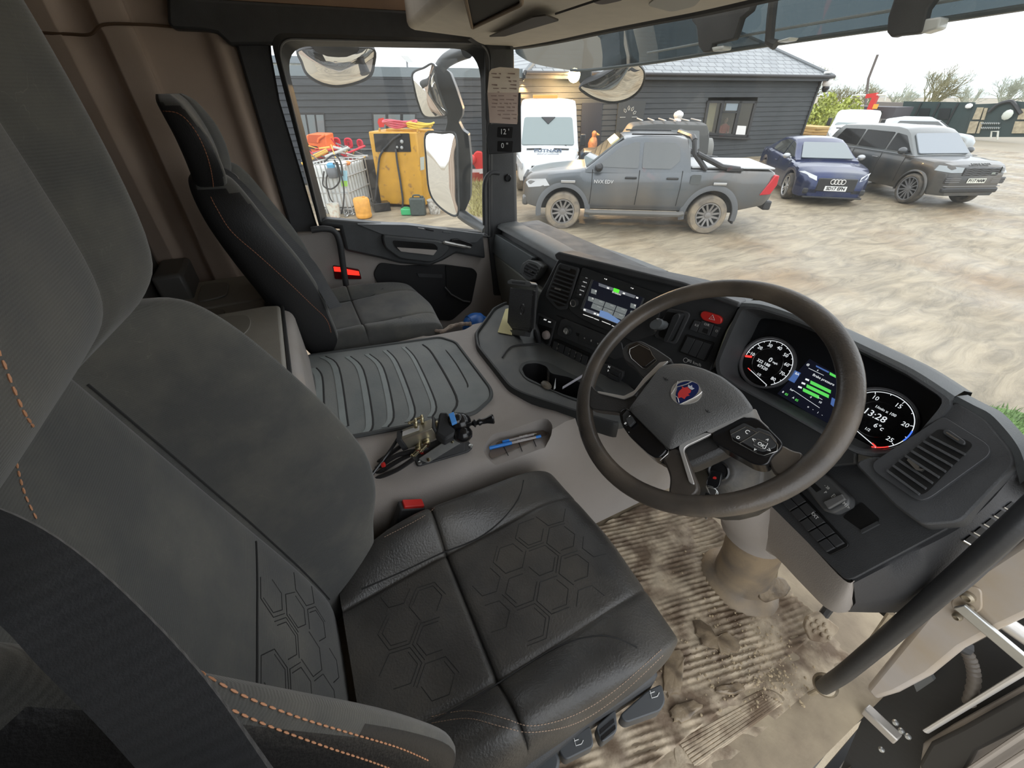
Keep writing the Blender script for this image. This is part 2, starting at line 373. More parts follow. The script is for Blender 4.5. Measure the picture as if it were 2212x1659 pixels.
g = G(); g.box((-.93, -.44, .70), (.2, .09, .1)); O('ledge', g, mat('ledge_grey', (.13, .125, .115), .5), bk, bev=.012)
# pillar at the left of the windscreen
g = G(); g.prism([at(u, v, X=-1.0) for u, v in ((1045, 60), (1104, 60), (1108, 110), (1116, 492), (1120, 640), (1066, 640), (1052, 500), (1046, 130))], (-.05, .03, 0))
O('trim_5', g, mat('pillar_black', (.045, .046, .047), .55, bump=.2, noise=.1), bev=.01, kind='structure')
g = G(); c = at(1097, 384, X=-.995); g.lathe([(.016, 0), (.016, .006), (.012, .008), (.011, .004), (.005, .004)], c, (.9, -.2, 0), 20); O('trim_6', g, blackg, kind='structure')
# ---------------------------------------------------------------- passenger door
door = thing('door_1', 'closed passenger door with dark upper trim and big side window', 'door', (-1.03, .45, 0)); door['kind'] = 'structure'
oo = [(580, 70), (1066, 86), (1064, 512), (690, 492)]; ii = [(610, 99), (1037, 106), (1046, 504), (708, 476)]
oo2 = [(592, 80), (1060, 92), (1060, 512), (692, 488)]
ro = [.05, .05, .004, .01]; ri = [.09, .11, .004, .012]
A = rp([at(u, v, X=-1.0) for u, v in oo], ro, 8); A2 = rp([at(u, v, X=-.995) for u, v in oo2], ro, 8); B = rp([at(u, v, X=-1.04) for u, v in ii], ri, 8); C2 = rp([at(u, v, X=-1.07) for u, v in ii], ri, 8); D2 = rp([at(u, v, X=-1.07) for u, v in oo], ro, 8)
g = G(); g.loft([A, A2, B, C2, D2, A], True, False)
fr = O('window_frame', g, mat('door_frame_black', (.032, .033, .034), .45, noise=.1), door)
g = G(); g.tube([lerp(p, q, .18)+V((.004, 0, 0)) for p, q in zip(A2, B)], .0035, 6, True); O('seal', g, mat('seal_grey', (.10, .10, .10), .35), door)
g = G(); g.prism([p+V((-.001, 0, 0)) for p in C2], (-.004, 0, 0)); O('window_1', g, dglass, door)
g = G(); g.prism([V((-1.015, y, z)) for y, z in ((-.02, .02), (.96, .02), (.96, .64), (.80, .665), (.12, .78), (-.02, .79))], (-.03, 0, 0)); O('panel', g, beige, door, bev=.01)
tr = [(688, 486), (708, 474), (1044, 502), (1050, 560), (986, 548), (958, 564), (928, 576), (865, 570), (821, 559), (747, 543), (735, 492)]
g = G(); plate(g, tr, -.975, -.06); O('upper_trim', g, mat('door_trim_grey', (.06, .063, .066), .5, noise=.1, bump=.3, bscale=500), door, bev=.012)
g = G(); plate(g, [(770, 484), (825, 506), (954, 526), (1030, 524), (1046, 506), (880, 486)], -.965, -.05, .01); O('switch_panel', g, mat('switch_panel_grey', (.10, .105, .11), .4, noise=.05), door, bev=.006)
ar = [(825, 508), (950, 520), (975, 535), (958, 555), (934, 568), (865, 560), (831, 536)]
g = G(); plate(g, ar, -.945, -.05, .02); arm = O('armrest', g, mat('armrest_grey', (.055, .058, .06), .5, bump=.3, bscale=500), door, bev=.012)
sl = [(847, 519), (938, 526), (947, 536), (936, 551), (865, 543), (853, 533)]
g = G(); plate(g, sl, -.944, .0025, .012); O('grip_opening', g, blackg, arm)
g = G(); plate(g, [(857, 534), (944, 540), (936, 551), (866, 543)], -.941, .0025, .004); O('grip_pocket', g, beige, arm)
g = G(); plate(g, [(972, 516), (988, 514), (1014, 523), (1018, 530), (975, 528)], -.965, .02, .006); O('latch_bezel', g, blackg, door, bev=.003)
hp = [at(u, v, X=-.94) for u, v in ((957, 523), (975, 527), (1000, 532), (1017, 535))]
g = G(); g.tube(cr(hp, 5), [.004]+[.010]*6+[.009]*5+[.006]*3+[.004], 8, flat=.6); O('latch_handle', g, chrome, door)
for i, (a, b) in enumerate((((903, 494), (917, 496)), ((920, 497), (937, 500)), ((957, 502), (975, 504)))):
    g = G(); p = at(*a, X=-.962); q = at(*b, X=-.962); g.prism([p, q, q+V((-.018, 0, .003)), p+V((-.018, 0, .003))], (0, 0, .005)); O('window_switch', g, [silver, blackg, dashg][i], door, bev=.001)
g = G(); plate(g, [(819, 566), (805, 591), (815, 611), (850, 665), (934, 690), (975, 692), (1018, 655), (1031, 590), (1022, 579), (958, 570), (870, 573)], -1.012, .006, .02); O('map_pocket', g, mat('pocket_black', (.012, .012, .013), .6), door, bev=.004)
g = G(); plate(g, [(962, 572), (1022, 580), (1030, 590), (1017, 652), (965, 640)], -1.005, .006, .01); O('speaker_grille', g, mat('grille_black', (.008, .008, .008), .8, bump=.5, bscale=900), door)
g = G(); plate(g, [(900, 590), (955, 592), (955, 600), (905, 598)], -1.004, .004, .004); O('pocket_lip', g, black, door)
g = G(); g.tube([at(u, v, X=-.995) for u, v in ((961, 620), (975, 636), (1000, 650), (1015, 652))], .004, 6); O('pocket_strap', g, mat('strap_grey', (.09, .09, .09), .6), door)
g = G(); plate(g, [(719, 572), (775, 581), (781, 602), (723, 602)], -1.012, .008, .006); rf = O('door_light', g, mat('dark_red_lens', (.10, .008, .01), .15), door, bev=.002, label='red door marker light')
for q in ([(720, 576), (736, 577), (738, 587), (722, 586)], [(748, 581), (775, 586), (777, 595), (749, 593)]):
    g = G(); plate(g, q, -1.003, .002); O('lens', g, redl, rf)
g = G(); g.tube(cr([at(u, v, X=-.96) for u, v in ((672, 497), (700, 494), (722, 500), (734, 525), (742, 580), (750, 630), (757, 668))], 5), .0125, 10); O('grab_rail', g, black, door)
# ---------------------------------------------------------------- windscreen and header
def wsY(x, z): return 1.30-.34*abs((x+.03)/.98)**3-.10*(z-.6)
g = G()
xs = [-.985+1.93*i/40 for i in range(41)]
g.grid([[V((x, wsY(x, z), z)) for x in xs] for z in (.58, .75, .95, 1.15, 1.35, 1.47)])
O('window_2', g, wsglass, kind='structure', ang=80)
edge = [at(1008, 74, Z=1.40), at(1030, 92, Z=1.395), at(1062, 103, Z=1.39), at(1120, 104, Z=1.39), at(1200, 88, Z=1.395), at(1300, 62, Z=1.40), at(1420, 32, Z=1.405), at(1535, 2, Z=1.41), at(1700, -40, Z=1.41)]
edge = cr(edge, 5); er = edge[-1]
hd = thing('overhead_shelf', 'beige overhead shelf above the windscreen with a storage slot', 'shelf', (0, .7, 1.4))
low = [V((p.x, p.y, 1.392)) for p in edge]+[V((.93, er.y+.0, 1.40)), V((.93, .42, 1.42)), V((-.2, .42, 1.42)), V((-.98, .52, 1.42))]
g = G(); g.prism(low, (0, 0, .24)); O('shell', g, headl, hd, bev=.02, seg=3)
g = G(); g.tube([V((p.x, p.y+.004, 1.395)) for p in edge]+[V((.9, er.y+.01, 1.41))], .009, 8); O('edge_seal', g, black, hd)
ZU = 1.388
def under(g, pts, d, r): return g.prism(rp([at(u, v, Z=ZU) for u, v in pts], r), (0, 0, d))
g = G(); under(g, [(1056, 80), (1090, 79), (1208, 45), (1180, 34), (1150, 38)], .003, .01); O('air_slot', g, mat('slot_dark', (.06, .05, .042), .7), hd)
g = G(); under(g, [(1280, 6), (1300, 11), (1350, 0), (1330, -12), (1290, -6)], .003, .02); O('grip_recess', g, mat('recess_brown', (.05, .025, .02), .6), hd)
g = G(); under(g, [(1398, 12), (1450, 26), (1500, 14), (1520, -8), (1420, -6)], .003, .02); O('lamp_lens', g, mat('lens_grey', (.34, .31, .25), .4), hd)
g = G(); p = [at(u, v, Z=ZU) for u, v in ((1020, 56), (1128, 2), (1120, -40), (1000, -30))]
g.prism(p, (0, 0, .003)); O('shelf_opening', g, mat('opening_dark', (.03, .026, .02), .8), hd)
g = G(); g.tube(rp([q+V((0, 0, -.004)) for q in p], .02), .004, 8, True); O('opening_rim', g, mat('rim_brown', (.25, .17, .10), .7), hd)
g = G(); g.tube([at(1200, 30, Z=ZU), at(1285, 2, Z=ZU), at(1330, -14, Z=ZU)], .002, 5); O('panel_seam', g, seam, hd)
# document holder on the pillar
o = at(1050, 330, X=-.955); hpn = PL(o, o+CR, o+V((0, 0, 1)))
dh = thing('document_holder', 'black plastic clip holder with a folded paper form on the pillar', 'holder', o)
g = G(); g.pix(hpn, [(1048, 200), (1052, 200), (1054, 215), (1056, 268), (1118, 268), (1120, 200), (1125, 200), (1126, 328), (1056, 333), (1050, 300), (1053, 270), (1048, 255)], 0, .012); O('tray', g, black, dh, bev=.003)
g = G(); g.pix(hpn, [(1053, 200), (1121, 200), (1117, 268), (1058, 265)], .006, .009); g.m = 1; g.pix(hpn, [(1053, 200), (1057, 156), (1062, 149), (1080, 145), (1122, 148), (1121, 200)], .004, .007, .003)
O('paper_form', g, [mat('form_paper', (.60, .47, .40), .8, noise=.05), mat('form_cream', (.80, .70, .58), .8, noise=.05)], dh)
mprint = mat('form_ink', (.33, .24, .20), .9)
g = G(); random.seed(3)
for k in range(13):
    v = 158+k*8; x0 = 1060+random.random()*6; 
    while x0 < 1112:
        x1 = min(1116, x0+4+random.random()*14)
        if random.random() < .75: g.pix(hpn, [(x0, v), (x1, v), (x1, v+1.6+random.random()*2.5), (x0, v+1.6)], .0092, .0096)
        x0 = x1+2+random.random()*4
O('print', g, mprint, dh)
for v0 in (274, 304):
    g = G(); g.pix(hpn, [(1075, v0), (1108, v0), (1106, v0+24), (1074, v0+22)], .012, .0125, .004); rc = O('dial', g, blackg, dh)
    g = G(); c = hpn.px(1090, v0+11, .0127); g.text("12 '" if v0 == 274 else '0 "', c, hpn.x, hpn.y, .027)
    O('numerals', g, printw, rc)
g = G(); g.tube(cr([at(u, v, X=-.95) for u, v in ((1078, 374), (1060, 374), (1048, 392), (1046, 430), (1047, 486))], 5), .0095, 10)
tag(O('pillar_grab_handle', g, black), 'curved black grab handle below the document holder on the pillar', 'handle')
# ================================================================ SEATS
from mathutils.bvhtree import BVHTree
def bvh(g): return BVHTree.FromPolygons([tuple(p) for p in g.v], g.f)
def hit(b, u, v, lift=.001):
    d = ray(u, v).normalized(); h = b.ray_cast(CAM, d)
    return None if h[0] is None else h[0]-d*lift
def hits(b, pts, lift=.001, n=6):
    ps = cr([V((u, v, 0)) for u, v in pts], n)
    return [q for q in (hit(b, p.x, p.y, lift) for p in ps) if q is not None]
def drape(b, pts, d, lift):
    out = []
    for p in pts:
        h = b.ray_cast(p-d*.5, d)
        if h[0] is None: return None
        out.append(h[0]+h[1]*lift if h[1].dot(d) < 0 else h[0]-h[1]*lift)
    return out
def hexlines(g, b, o, ax, ay, d, nx, ny, rad, seed, keep=.62, inside=None, rr=.0008):
    """embossed broken honeycomb of the seat cloth"""
    rnd = random.Random(seed); o, ax, ay, d = V(o), V(ax), V(ay), V(d)
    for i in range(nx):
        for j in range(ny):
            cx = (i-(nx-1)/2)*rad*1.62; cy = (j-(ny-1)/2)*rad*1.86+(rad*.93 if i % 2 else 0)
            for sc_, off in ((.98, 0), (.78, 1)):
                k0 = rnd.randrange(6); m = 3 + (rnd.random() < .5)
                if rnd.random() > keep+(0 if off else .12): continue
                pts = [o+ax*(cx+sc_*rad*math.cos(math.pi/3*(k0+k)))+ay*(cy+sc_*rad*math.sin(math.pi/3*(k0+k))) for k in range(m+1)]
                if inside and not all(inside(p) for p in pts): continue
                fine = []
                for a, c in zip(pts, pts[1:]): fine += [lerp(a, c, t/5) for t in range(5)]
                fine.append(pts[-1])
                q = drape(b, fine, d, rr*.2)
                if q: g.tube(q, rr, 5)
def cushion(cx, rings, n=3):
    out = []
    for y, w_, zt, b, zb, s in rings:
        h = zt-zb
        pts = [(-.90, zb), (-.99, zb+.3*h), (-1.0, zb+.7*h), (-.985, zt+b*.55-.004), (-.92, zt+b*.95), (-.83, zt+b), (-.72, zt+b*.72), (-.60, zt+b*.18), (-.55, zt-.004), (-.5, zt), (-.25, zt+.001), (0, zt)]
        full = pts+[(-x, z) for x, z in pts[-2::-1]]
        out.append(cr([V((cx+x*w_, y+s*max(0, 1-abs(x)), z)) for x, z in full], n)[:-1]+[V((cx+.9*w_, y, zb))])
    return out
def smooth_rings(r, k=3):
    res = []
    for j in range(len(r[0])): res.append(cr([q[j] for q in r], k))
    return [[res[j][i] for j in range(len(res))] for i in range(len(res[0]))]
def interp(tab, n):
    m = len(tab); cols = len(tab[0]); P = []
    for c in range(cols): P.append([p.x for p in cr([V((r[c], 0, 0)) for r in tab], n)])
    return [tuple(P[c][i] for c in range(cols)) for i in range(len(P[0]))]
def backrest(cx, rings, n=3):
    out = []
    for z, y, w_, b, th, tz in rings:
        pts = [(-.80, -th), (-.95, -th*.75), (-1.0, -th*.2), (-1.0, b*.45), (-.965, b*.88), (-.90, b), (-.83, b*.90), (-.74, b*.58), (-.665, b*.20), (-.615, -.006), (-.565, -.002), (-.28, 0), (0, 0)]
        full = pts+[(-x, d) for x, d in pts[-2::-1]]
        out.append(cr([V((cx+x*w_, y+d, z+tz*d)) for x, d in full], n)[:-1]+[V((cx+.8*w_, y-th, z-tz*th))])
    return out
# ---------------------------------------------------------------- driver's seat
ds = thing('driver_chair', 'dark grey driver seat with worn leather cushion in front of the camera', 'seat', (.49, .1, 0))
SX = .492
tab = [(-.12, .19, .465, .0, .36, 0), (-.06, .21, .458, .035, .355, 0), (.0, .222, .458, .055, .35, 0), (.06, .228, .463, .058, .35, 0), (.085, .2285, .463, .056, .35, 0), (.092, .229, .453, .056, .35, 0), (.10, .229, .464, .055, .35, 0), (.16, .23, .468, .047, .35, 0), (.24, .231, .478, .028, .35, 0), (.31, .231, .487, .012, .352, .002), (.355, .228, .487, .004, .356, .008), (.385, .223, .479, 0, .362, .012), (.405, .217, .462, -.002, .37, .014), (.415, .212, .435, -.002, .38, .014), (.412, .21, .40, 0, .375, .012)]
cr_ = cushion(SX, interp(tab, 4))
gc = G(); gc.loft(cr_)
bc = bvh(gc)
gc.m = 1
hexlines(gc, bc, (SX, .225, .5), (.94, .34, 0), (-.34, .94, 0), (0, 0, -1), 15, 15, .036, 11, .95, lambda p: abs(p.x-SX) < .118 and ((.112 < p.y < .385) or (-.1 < p.y < .078)), .0007)
gc.m = 2
for sx in (-1, 1):
    q = drape(bc, [V((SX+sx*x, y, .5)) for x, y in ((.128, -.08), (.13, .0), (.131, .08), (.128, .16), (.135, .22), (.16, .28), (.20, .315))], V((0, 0, -1)), .0004)
    if q: gc.tube(cr(q, 3), .0015, 5)
q = drape(bc, [V((SX-.128+.0128*i, .092, .5)) for i in range(21)], V((0, 0, -1)), 0)
gc.tube(q, .0016, 5)
cu = O('cushion', gc, [leather, seam, seam], ds, ang=70)
g = G()
for ln in ([(932, 1548), (1010, 1535), (1090, 1552), (1150, 1568), (1240, 1545), (1330, 1490), (1432, 1400)], [(932, 1562), (1010, 1552), (1085, 1570), (1150, 1582), (1245, 1562), (1335, 1505), (1436, 1412)], [(830, 1160), (930, 1105), (980, 1045), (1060, 1022), (1160, 1012)]):
    g = G(); g.stitch(hits(bc, ln), .0007, .0055); O('cushion_stitching', g, tanth, ds)
btab = [(.40, -.14, .20, .05, .10, 0), (.47, -.135, .215, .09, .11, 0), (.55, -.15, .232, .125, .11, 0), (.63, -.168, .243, .165, .11, 0), (.72, -.188, .248, .185, .11, 0), (.82, -.208, .248, .178, .11, 0), (.91, -.225, .246, .150, .11, .15), (.985, -.238, .241, .125, .11, .2), (1.03, -.245, .233, .10, .10, .2), (1.055, -.25, .215, .07, .09, .1), (1.07, -.256, .18, .03, .07, 0)]
br = backrest(SX, interp(btab, 4))
gb = G(); gb.loft(br); bb = bvh(gb)
gb.m = 1
hexlines(gb, bb, (SX, -.17, .60), (1, 0, 0), (0, -.23, .97), (0, -.97, -.23), 9, 6, .034, 5, .75, lambda p: abs(p.x-SX) < .13 and .48 < p.z < .70, .0007)
q = drape(bb, [V((SX-.13+.013*i, .1, .70)) for i in range(21)], V((0, -1, 0)), .0004)
if q: gb.tube(q, .0016, 5)
def dark_sides(ob, m, cx):
    ob.data.materials.append(m); k = len(ob.data.materials)-1
    for p in ob.data.polygons:
        c = p.center.x+WL[ob.parent.name].x-cx
        if (abs(p.normal.x) > .72 and p.normal.x*c > 0) or p.normal.y < -.3: p.material_index = k
sidem = mat('black_side_leather', (.020, .020, .021), .5, bump=.3, bscale=300)
for sx in (-1, 1):
    q = drape(bb, [V((SX+sx*w_*.625, .1, z)) for z, w_ in ((.47, .215), (.52, .225), (.58, .236), (.65, .244), (.72, .248), (.8, .248), (.88, .247), (.96, .243), (1.0, .239))], V((0, -1, 0)), .0002)
    if q: gb.tube(cr(q, 3), .0014, 5)
dark_sides(O('backrest', gb, [cloth, seam], ds, ang=70), sidem, SX)
htab = [(1.015, -.25, .165, .0, .06, 0), (1.045, -.215, .19, .012, .09, 0), (1.075, -.185, .20, .02, .11, 0), (1.115, -.172, .203, .028, .12, 0), (1.20, -.168, .198, .032, .12, 0), (1.32, -.17, .186, .032, .12, 0), (1.42, -.18, .168, .03, .12, 0), (1.49, -.225, .13, .02, .10, 0), (1.515, -.24, .09, .0, .06, 0)]
hr = backrest(SX, interp(htab, 4))
gh = G(); gh.loft(hr); O('headrest', gh, cloth, ds, ang=70); bh = bvh(gh)
g = G()
for ln in ([(-40, 690), (0, 765), (30, 840), (52, 890), (72, 922)],):
    p = hits(bh, ln, .0015)
    if len(p) > 2: g = G(); g.stitch(p, .0010, .0078); O('headrest_stitching', g, orange, ds)
for ln in ([(-30, 800), (0, 870), (25, 935), (38, 1010), (55, 1070), (80, 1122)], [(428, 1448), (520, 1500), (640, 1548), (760, 1585), (860, 1615), (930, 1645)], [(480, 1524), (580, 1568), (700, 1612), (800, 1645), (880, 1675)], [(302, 628), (318, 616), (345, 611), (370, 614)]):
    p = hits(bb, ln, .0012)
    if len(p) > 2: g = G(); g.stitch(p, .0008, .0070); O('backrest_stitching', g, orange, ds)
g = G(); g.prism([at(u, v, Z=.30) for u, v in ((1130, 1700), (1260, 1590), (1330, 1545), (1410, 1490), (1180, 1120), (830, 1190), (830, 1700))], (0, 0, .08)); O('side_shell', g, black2, ds, bev=.012)
g = G(); g.box((SX, .1, .15), (.34, .36, .3)); O('pedestal', g, rubber, ds, bev=.02)
def pad3(pts, z, t, r): return [at(u, v, Z=z) for u, v in pts], t, r
zb_ = .345
for nm, pts, ic in (('tilt_lever', [(1338, 1545), (1400, 1490), (1430, 1476), (1438, 1515), (1428, 1535), (1352, 1562)], (1412, 1500)), ('height_knob', [(1286, 1570), (1330, 1530), (1334, 1580), (1300, 1606)], None), ('recline_lever', [(1204, 1615), (1275, 1565), (1284, 1612), (1220, 1644)], (1248, 1603)), ('slide_lever', [(1085, 1668), (1195, 1608), (1212, 1640), (1200, 1690), (1085, 1720)], (1158, 1646))):
    ps = rp([at(u, v, Z=zb_) for u, v in pts], .008)
    g = G(); g.prism(ps, (0, 0, -.035)); bt = O(nm, g, mat(nm+'_grey', (.07, .075, .08), .4), ds, bev=.006, seg=3)
    if nm == 'height_knob':
        for k in range(2):
            g = G(); a = at(1296+k*3, 1577+k*14, Z=zb_+.002); b_ = at(1326+k*3, 1552+k*14, Z=zb_+.002); c_ = at(1327+k*3, 1560+k*14, Z=zb_+.002); d_ = at(1297+k*3, 1586+k*14, Z=zb_+.002)
            g.prism([a, b_, c_, d_], (0, 0, -.004)); O('ridge', g, blackg, bt)
    if ic:
        u, v = ic; g = G()
        for ln in ([(-8, -8), (-4, 8), (8, 4)], [(8, 4), (12, -4)], [(-8, -2), (2, -6)]):
            g.tube([at(u+a, v+b_, Z=zb_+.0012) for a, b_ in ln], .0007, 5)
        O('seat_symbol', g, printw, bt)
# belt webbing and buckle
def ribbon(g, L, Rr, t=.0012):
    rows = []
    for a, b in zip(L, Rr):
        rows.append([lerp(a, b, k/4) for k in range(5)])
    n = len(rows); nv = []
    for i, r in enumerate(rows):
        d = (rows[min(i+1, n-1)][2]-rows[max(i-1, 0)][2]).normalized(); s = (r[-1]-r[0]).normalized(); nn = d.cross(s).normalized()*t
        nv.append([p+nn for p in r]+[p-nn for p in r[::-1]])
    return g.loft(nv)
web = weave('belt_webbing', (.05, .052, .056), (.07, .07, .07), 1400, .55)
Lp = cr([at(u, v, D=d) for u, v, d in ((-240, 1180, .27), (-120, 1255, .26), (0, 1345, .25), (90, 1440, .25), (210, 1560, .25), (320, 1680, .26), (420, 1800, .28))], 4)
Rp = cr([at(u, v, D=d) for u, v, d in ((-140, 1060, .27), (0, 1098, .255), (130, 1165, .245), (275, 1285, .24), (440, 1460, .24), (585, 1660, .25), (680, 1800, .27))], 4)
g = G(); ribbon(g, Lp, Rp)
tag(O('driver_seat_belt', g, web, ang=80), 'black seat belt webbing hanging down the side of the driver seat', 'seat belt')
bk_ = thing('belt_buckle', 'black seat belt buckle with red button between driver seat and console', 'buckle', (.236, .04, .3))
o = at(890, 1090, X=.232); ax = V((-.10, .45, .88)).normalized(); sx = V((1, 0, 0)); sy = ax.cross(sx).normalized()
def bx(o, sx, sy, ax, a, b, h0, h1): return [o+sx*i*a+sy*j*b+ax*h for h in (h0, h1) for i, j in ((-1, -1), (1, -1), (1, 1), (-1, 1))]
g = G(); g.hexa(bx(o, sx, sy, ax, .014, .03, -.09, 0)); O('housing', g, black, bk_, bev=.004)
g = G(); g.hexa(bx(o+sy*.002, sx, sy, ax, .011, .024, -.005, .006)); O('release_button', g, mat('buckle_red', (.75, .035, .03), .4), bk_, bev=.002)
g = G(); g.tube(cr([o-ax*.085, o-ax*.15+sy*.01, o-ax*.23+sy*.03], 4), .014, 8, flat=.35); O('stalk', g, black2, bk_)
g = G(); g.tube(cr([at(u, v, Z=.42) for u, v in ((822, 1095), (845, 1118), (860, 1140), (835, 1148))], 5), .008, 8, flat=.5); O('anchor_strap', g, black2, bk_)
# belt end fittings below the backrest
g = G(); ribbon(g, [at(u, v, Z=.33) for u, v in ((950, 1590), (1000, 1600), (1090, 1655))], [at(u, v, Z=.34) for u, v in ((985, 1588), (1130, 1590), (1180, 1610))])
tag(O('lap_belt', g, web), 'flat black lap belt tucked beside the driver seat cushion', 'seat belt')
# ---------------------------------------------------------------- passenger seat
ps_ = thing('passenger_chair', 'dark grey cloth passenger seat beside the far door', 'seat', (-.70, .1, 0)); PX = -.70
tab = [(-.06, .20, .548, .02, .44, 0), (.0, .215, .55, .03, .435, 0), (.08, .225, .552, .034, .43, 0), (.105, .226, .552, .033, .43, 0), (.112, .226, .544, .033, .43, 0), (.12, .227, .553, .032, .43, 0), (.2, .23, .556, .022, .43, 0), (.28, .23, .558, .008, .43, .004), (.34, .222, .553, 0, .435, .012), (.375, .212, .538, -.002, .44, .018), (.39, .205, .51, 0, .445, .02), (.392, .20, .47, 0, .45, .02)]
gp = G(); gp.loft(cushion(PX, interp(tab, 4))); b2 = bvh(gp)
gp.m = 1; q = drape(b2, [V((PX-.125+.0125*i, .112, .7)) for i in range(21)], V((0, 0, -1)), 0); gp.tube(q, .0016, 5)
for sx in (-1, 1):
    q = drape(b2, [V((PX+sx*x, y, .7)) for x, y in ((.125, -.03), (.128, .06), (.126, .14), (.13, .2), (.155, .25))], V((0, 0, -1)), .0004)
    if q: gp.tube(cr(q, 3), .0015, 5)
O('cushion', gp, [cloth, seam], ps_, ang=70)
btab = [(.50, -.02, .20, .03, .06, 0), (.57, -.03, .218, .05, .075, 0), (.65, -.045, .226, .06, .09, 0), (.75, -.06, .228, .065, .10, 0), (.85, -.09, .228, .065, .10, 0), (.95, -.125, .222, .055, .09, 0), (1.02, -.145, .20, .045, .08, 0), (1.06, -.155, .16, .03, .07, 0), (1.075, -.165, .12, .01, .05, 0)]
gp = G(); gp.loft(backrest(PX+.005, interp(btab, 4))); b3 = bvh(gp); dark_sides(O('backrest', gp, cloth, ps_, ang=70), sidem, PX)
htab = [(1.02, -.165, .10, .01, .05, 0), (1.06, -.155, .135, .02, .055, 0), (1.11, -.15, .165, .02, .055, 0), (1.16, -.155, .175, .02, .05, 0), (1.20, -.165, .170, .015, .045, 0), (1.228, -.175, .15, .01, .04, 0), (1.243, -.185, .11, .0, .03, 0)]
HX = PX+.055
gp = G(); gp.loft(backrest(HX, interp(htab, 4))); b4 = bvh(gp); dark_sides(O('headrest', gp, cloth, ps_, ang=70), sidem, HX)
rust = mat('rust_thread', (.36, .15, .08), .7)
g = G()
for ln, b in (([(455, 425), (468, 450), (500, 500), (560, 553), (620, 607), (670, 655), (705, 690), (716, 722)], b3), ([(340, 240), (385, 245), (420, 280), (445, 330), (458, 380), (462, 420)], b4)):
    p = hits(b, ln, .0012)
    if len(p) > 2: g = G(); g.stitch(p, .0012, .0075, .8); O('backrest_stitching', g, rust, ps_)
g = G(); g.box((PX, .14, .23), (.36, .40, .40)); O('seat_base', g, black2, ps_, bev=.02)
g = G(); L_ = cr([at(u, v, D=d) for u, v, d in ((482, 372, 1.52), (505, 400, 1.50), (560, 462, 1.47), (610, 520, 1.45), (655, 575, 1.43), (690, 630, 1.42), (712, 668, 1.42))], 4)
R_ = cr([at(u, v, D=d) for u, v, d in ((490, 368, 1.52), (528, 398, 1.51), (583, 460, 1.49), (636, 520, 1.47), (682, 570, 1.45), (712, 620, 1.44), (738, 662, 1.44))], 4)
ribbon(g, L_, R_); tag(O('passenger_seat_belt', g, web, ang=80), 'black seat belt lying across the passenger backrest', 'seat belt')
g = G(); g.tube(cr([at(u, v, D=1.53) for u, v in ((480, 365), (495, 372), (512, 386), (505, 398), (488, 385))], 4), .006, 6)
tag(O('belt_guide', g, black), 'small black belt guide loop at the shoulder of the passenger seat', 'belt guide')
# ================================================================ CONSOLE
cs = thing('centre_console', 'beige console between the seats with a ribbed grey rubber mat', 'console', (-.1, .3, 0))
ZC = .53
sec = [(-.47, .02), (-.47, .46), (-.465, .505), (-.445, .527), (-.42, ZC), (.03, ZC), (.045, .526), (.075, .507), (.095, .502), (.155, .498), (.185, .488), (.203, .465), (.212, .42), (.215, .25), (.222, .02)]
rings = []
for y in (-.14, 0, .2, .36, .44, .5, .62, .8, 1.0):
    k = max(0, min(1, (y-.36)/.14))
    rings.append([V((x, y, z if not (.03 < x < .2 and z > .4) else lerp(z, ZC, k*.9))) for x, z in sec])
g = G(); g.loft(rings); body = O('body', g, beige, cs, ang=50, bev=0)
def zp(u, v, z): return at(u, v, Z=z)
g = G(); g.prism(rp([zp(u, v, .50) for u, v in ((1040, 972), (1062, 938), (1180, 913), (1197, 935), (1170, 958), (1062, 992))], .02)+[], (0, 0, .2)); g.v = [p-V((0, 0, .028)) for p in g.v]; cut(body, g)
g = G(); g.prism(rp([zp(u, v, ZC) for u, v in ((903, 722), (930, 709), (1015, 696), (1022, 701), (1005, 712), (925, 726))], .012), (0, 0, .1)); g.v = [p-V((0, 0, .03)) for p in g.v]; cut(body, g)
g = G(); g.prism(rp([zp(u, v, .474) for u, v in ((1056, 982), (1075, 955), (1170, 928), (1184, 938), (1062, 992))], .008), (0, 0, .002)); O('pen_tray_liner', g, mat('tray_liner_brown', (.17, .135, .11), .7, noise=.1), cs)
for a, b in (((1085, 958), (1098, 984)), ((1118, 948), (1128, 975)), ((1148, 939), (1158, 964))):
    g = G(); g.tube([zp(*a, .4765), zp(*b, .4765)], .0012, 5); O('liner_seam', g, seam, cs)
# rubber mat with stepped bands
mo = [(664, 771), (690, 958), (790, 940), (1025, 895), (1062, 862), (1060, 842), (985, 742), (950, 731)]
mp_ = [zp(u, v, ZC+.004) for u, v in mo]
g = G(); g.prism(rp([p-V((0, 0, .004)) for p in mp_], .02), (0, 0, .008)); mt = O('rubber_mat', g, matgrey, cs, bev=.003)
rim = rp(mp_, .02)
cen = sum(mp_, V())/len(mp_)
g = G(); g.tube([lerp(cen, p, 1.0)+V((0, 0, .003)) for p in rim], .006, 6, True); O('mat_rim', g, mat('mat_edge', (.07, .075, .075), .6), mt)
def band(pts, t0, nm='rib_groove'):
    pass
bands = [[(683, 795), (696, 815), (700, 880)], [(703, 770), (732, 795), (752, 920)], [(757, 770), (785, 800), (805, 905), (797, 935)], [(798, 765), (828, 795), (850, 890), (838, 922)], [(836, 757), (860, 785), (895, 880), (886, 911)], [(876, 750), (900, 778), (940, 868), (934, 900)], [(913, 744), (935, 765), (985, 855), (978, 890)]]
sh = mat('mat_light_step', (.30, .335, .33), .5, noise=.08, bump=.15, bscale=300)
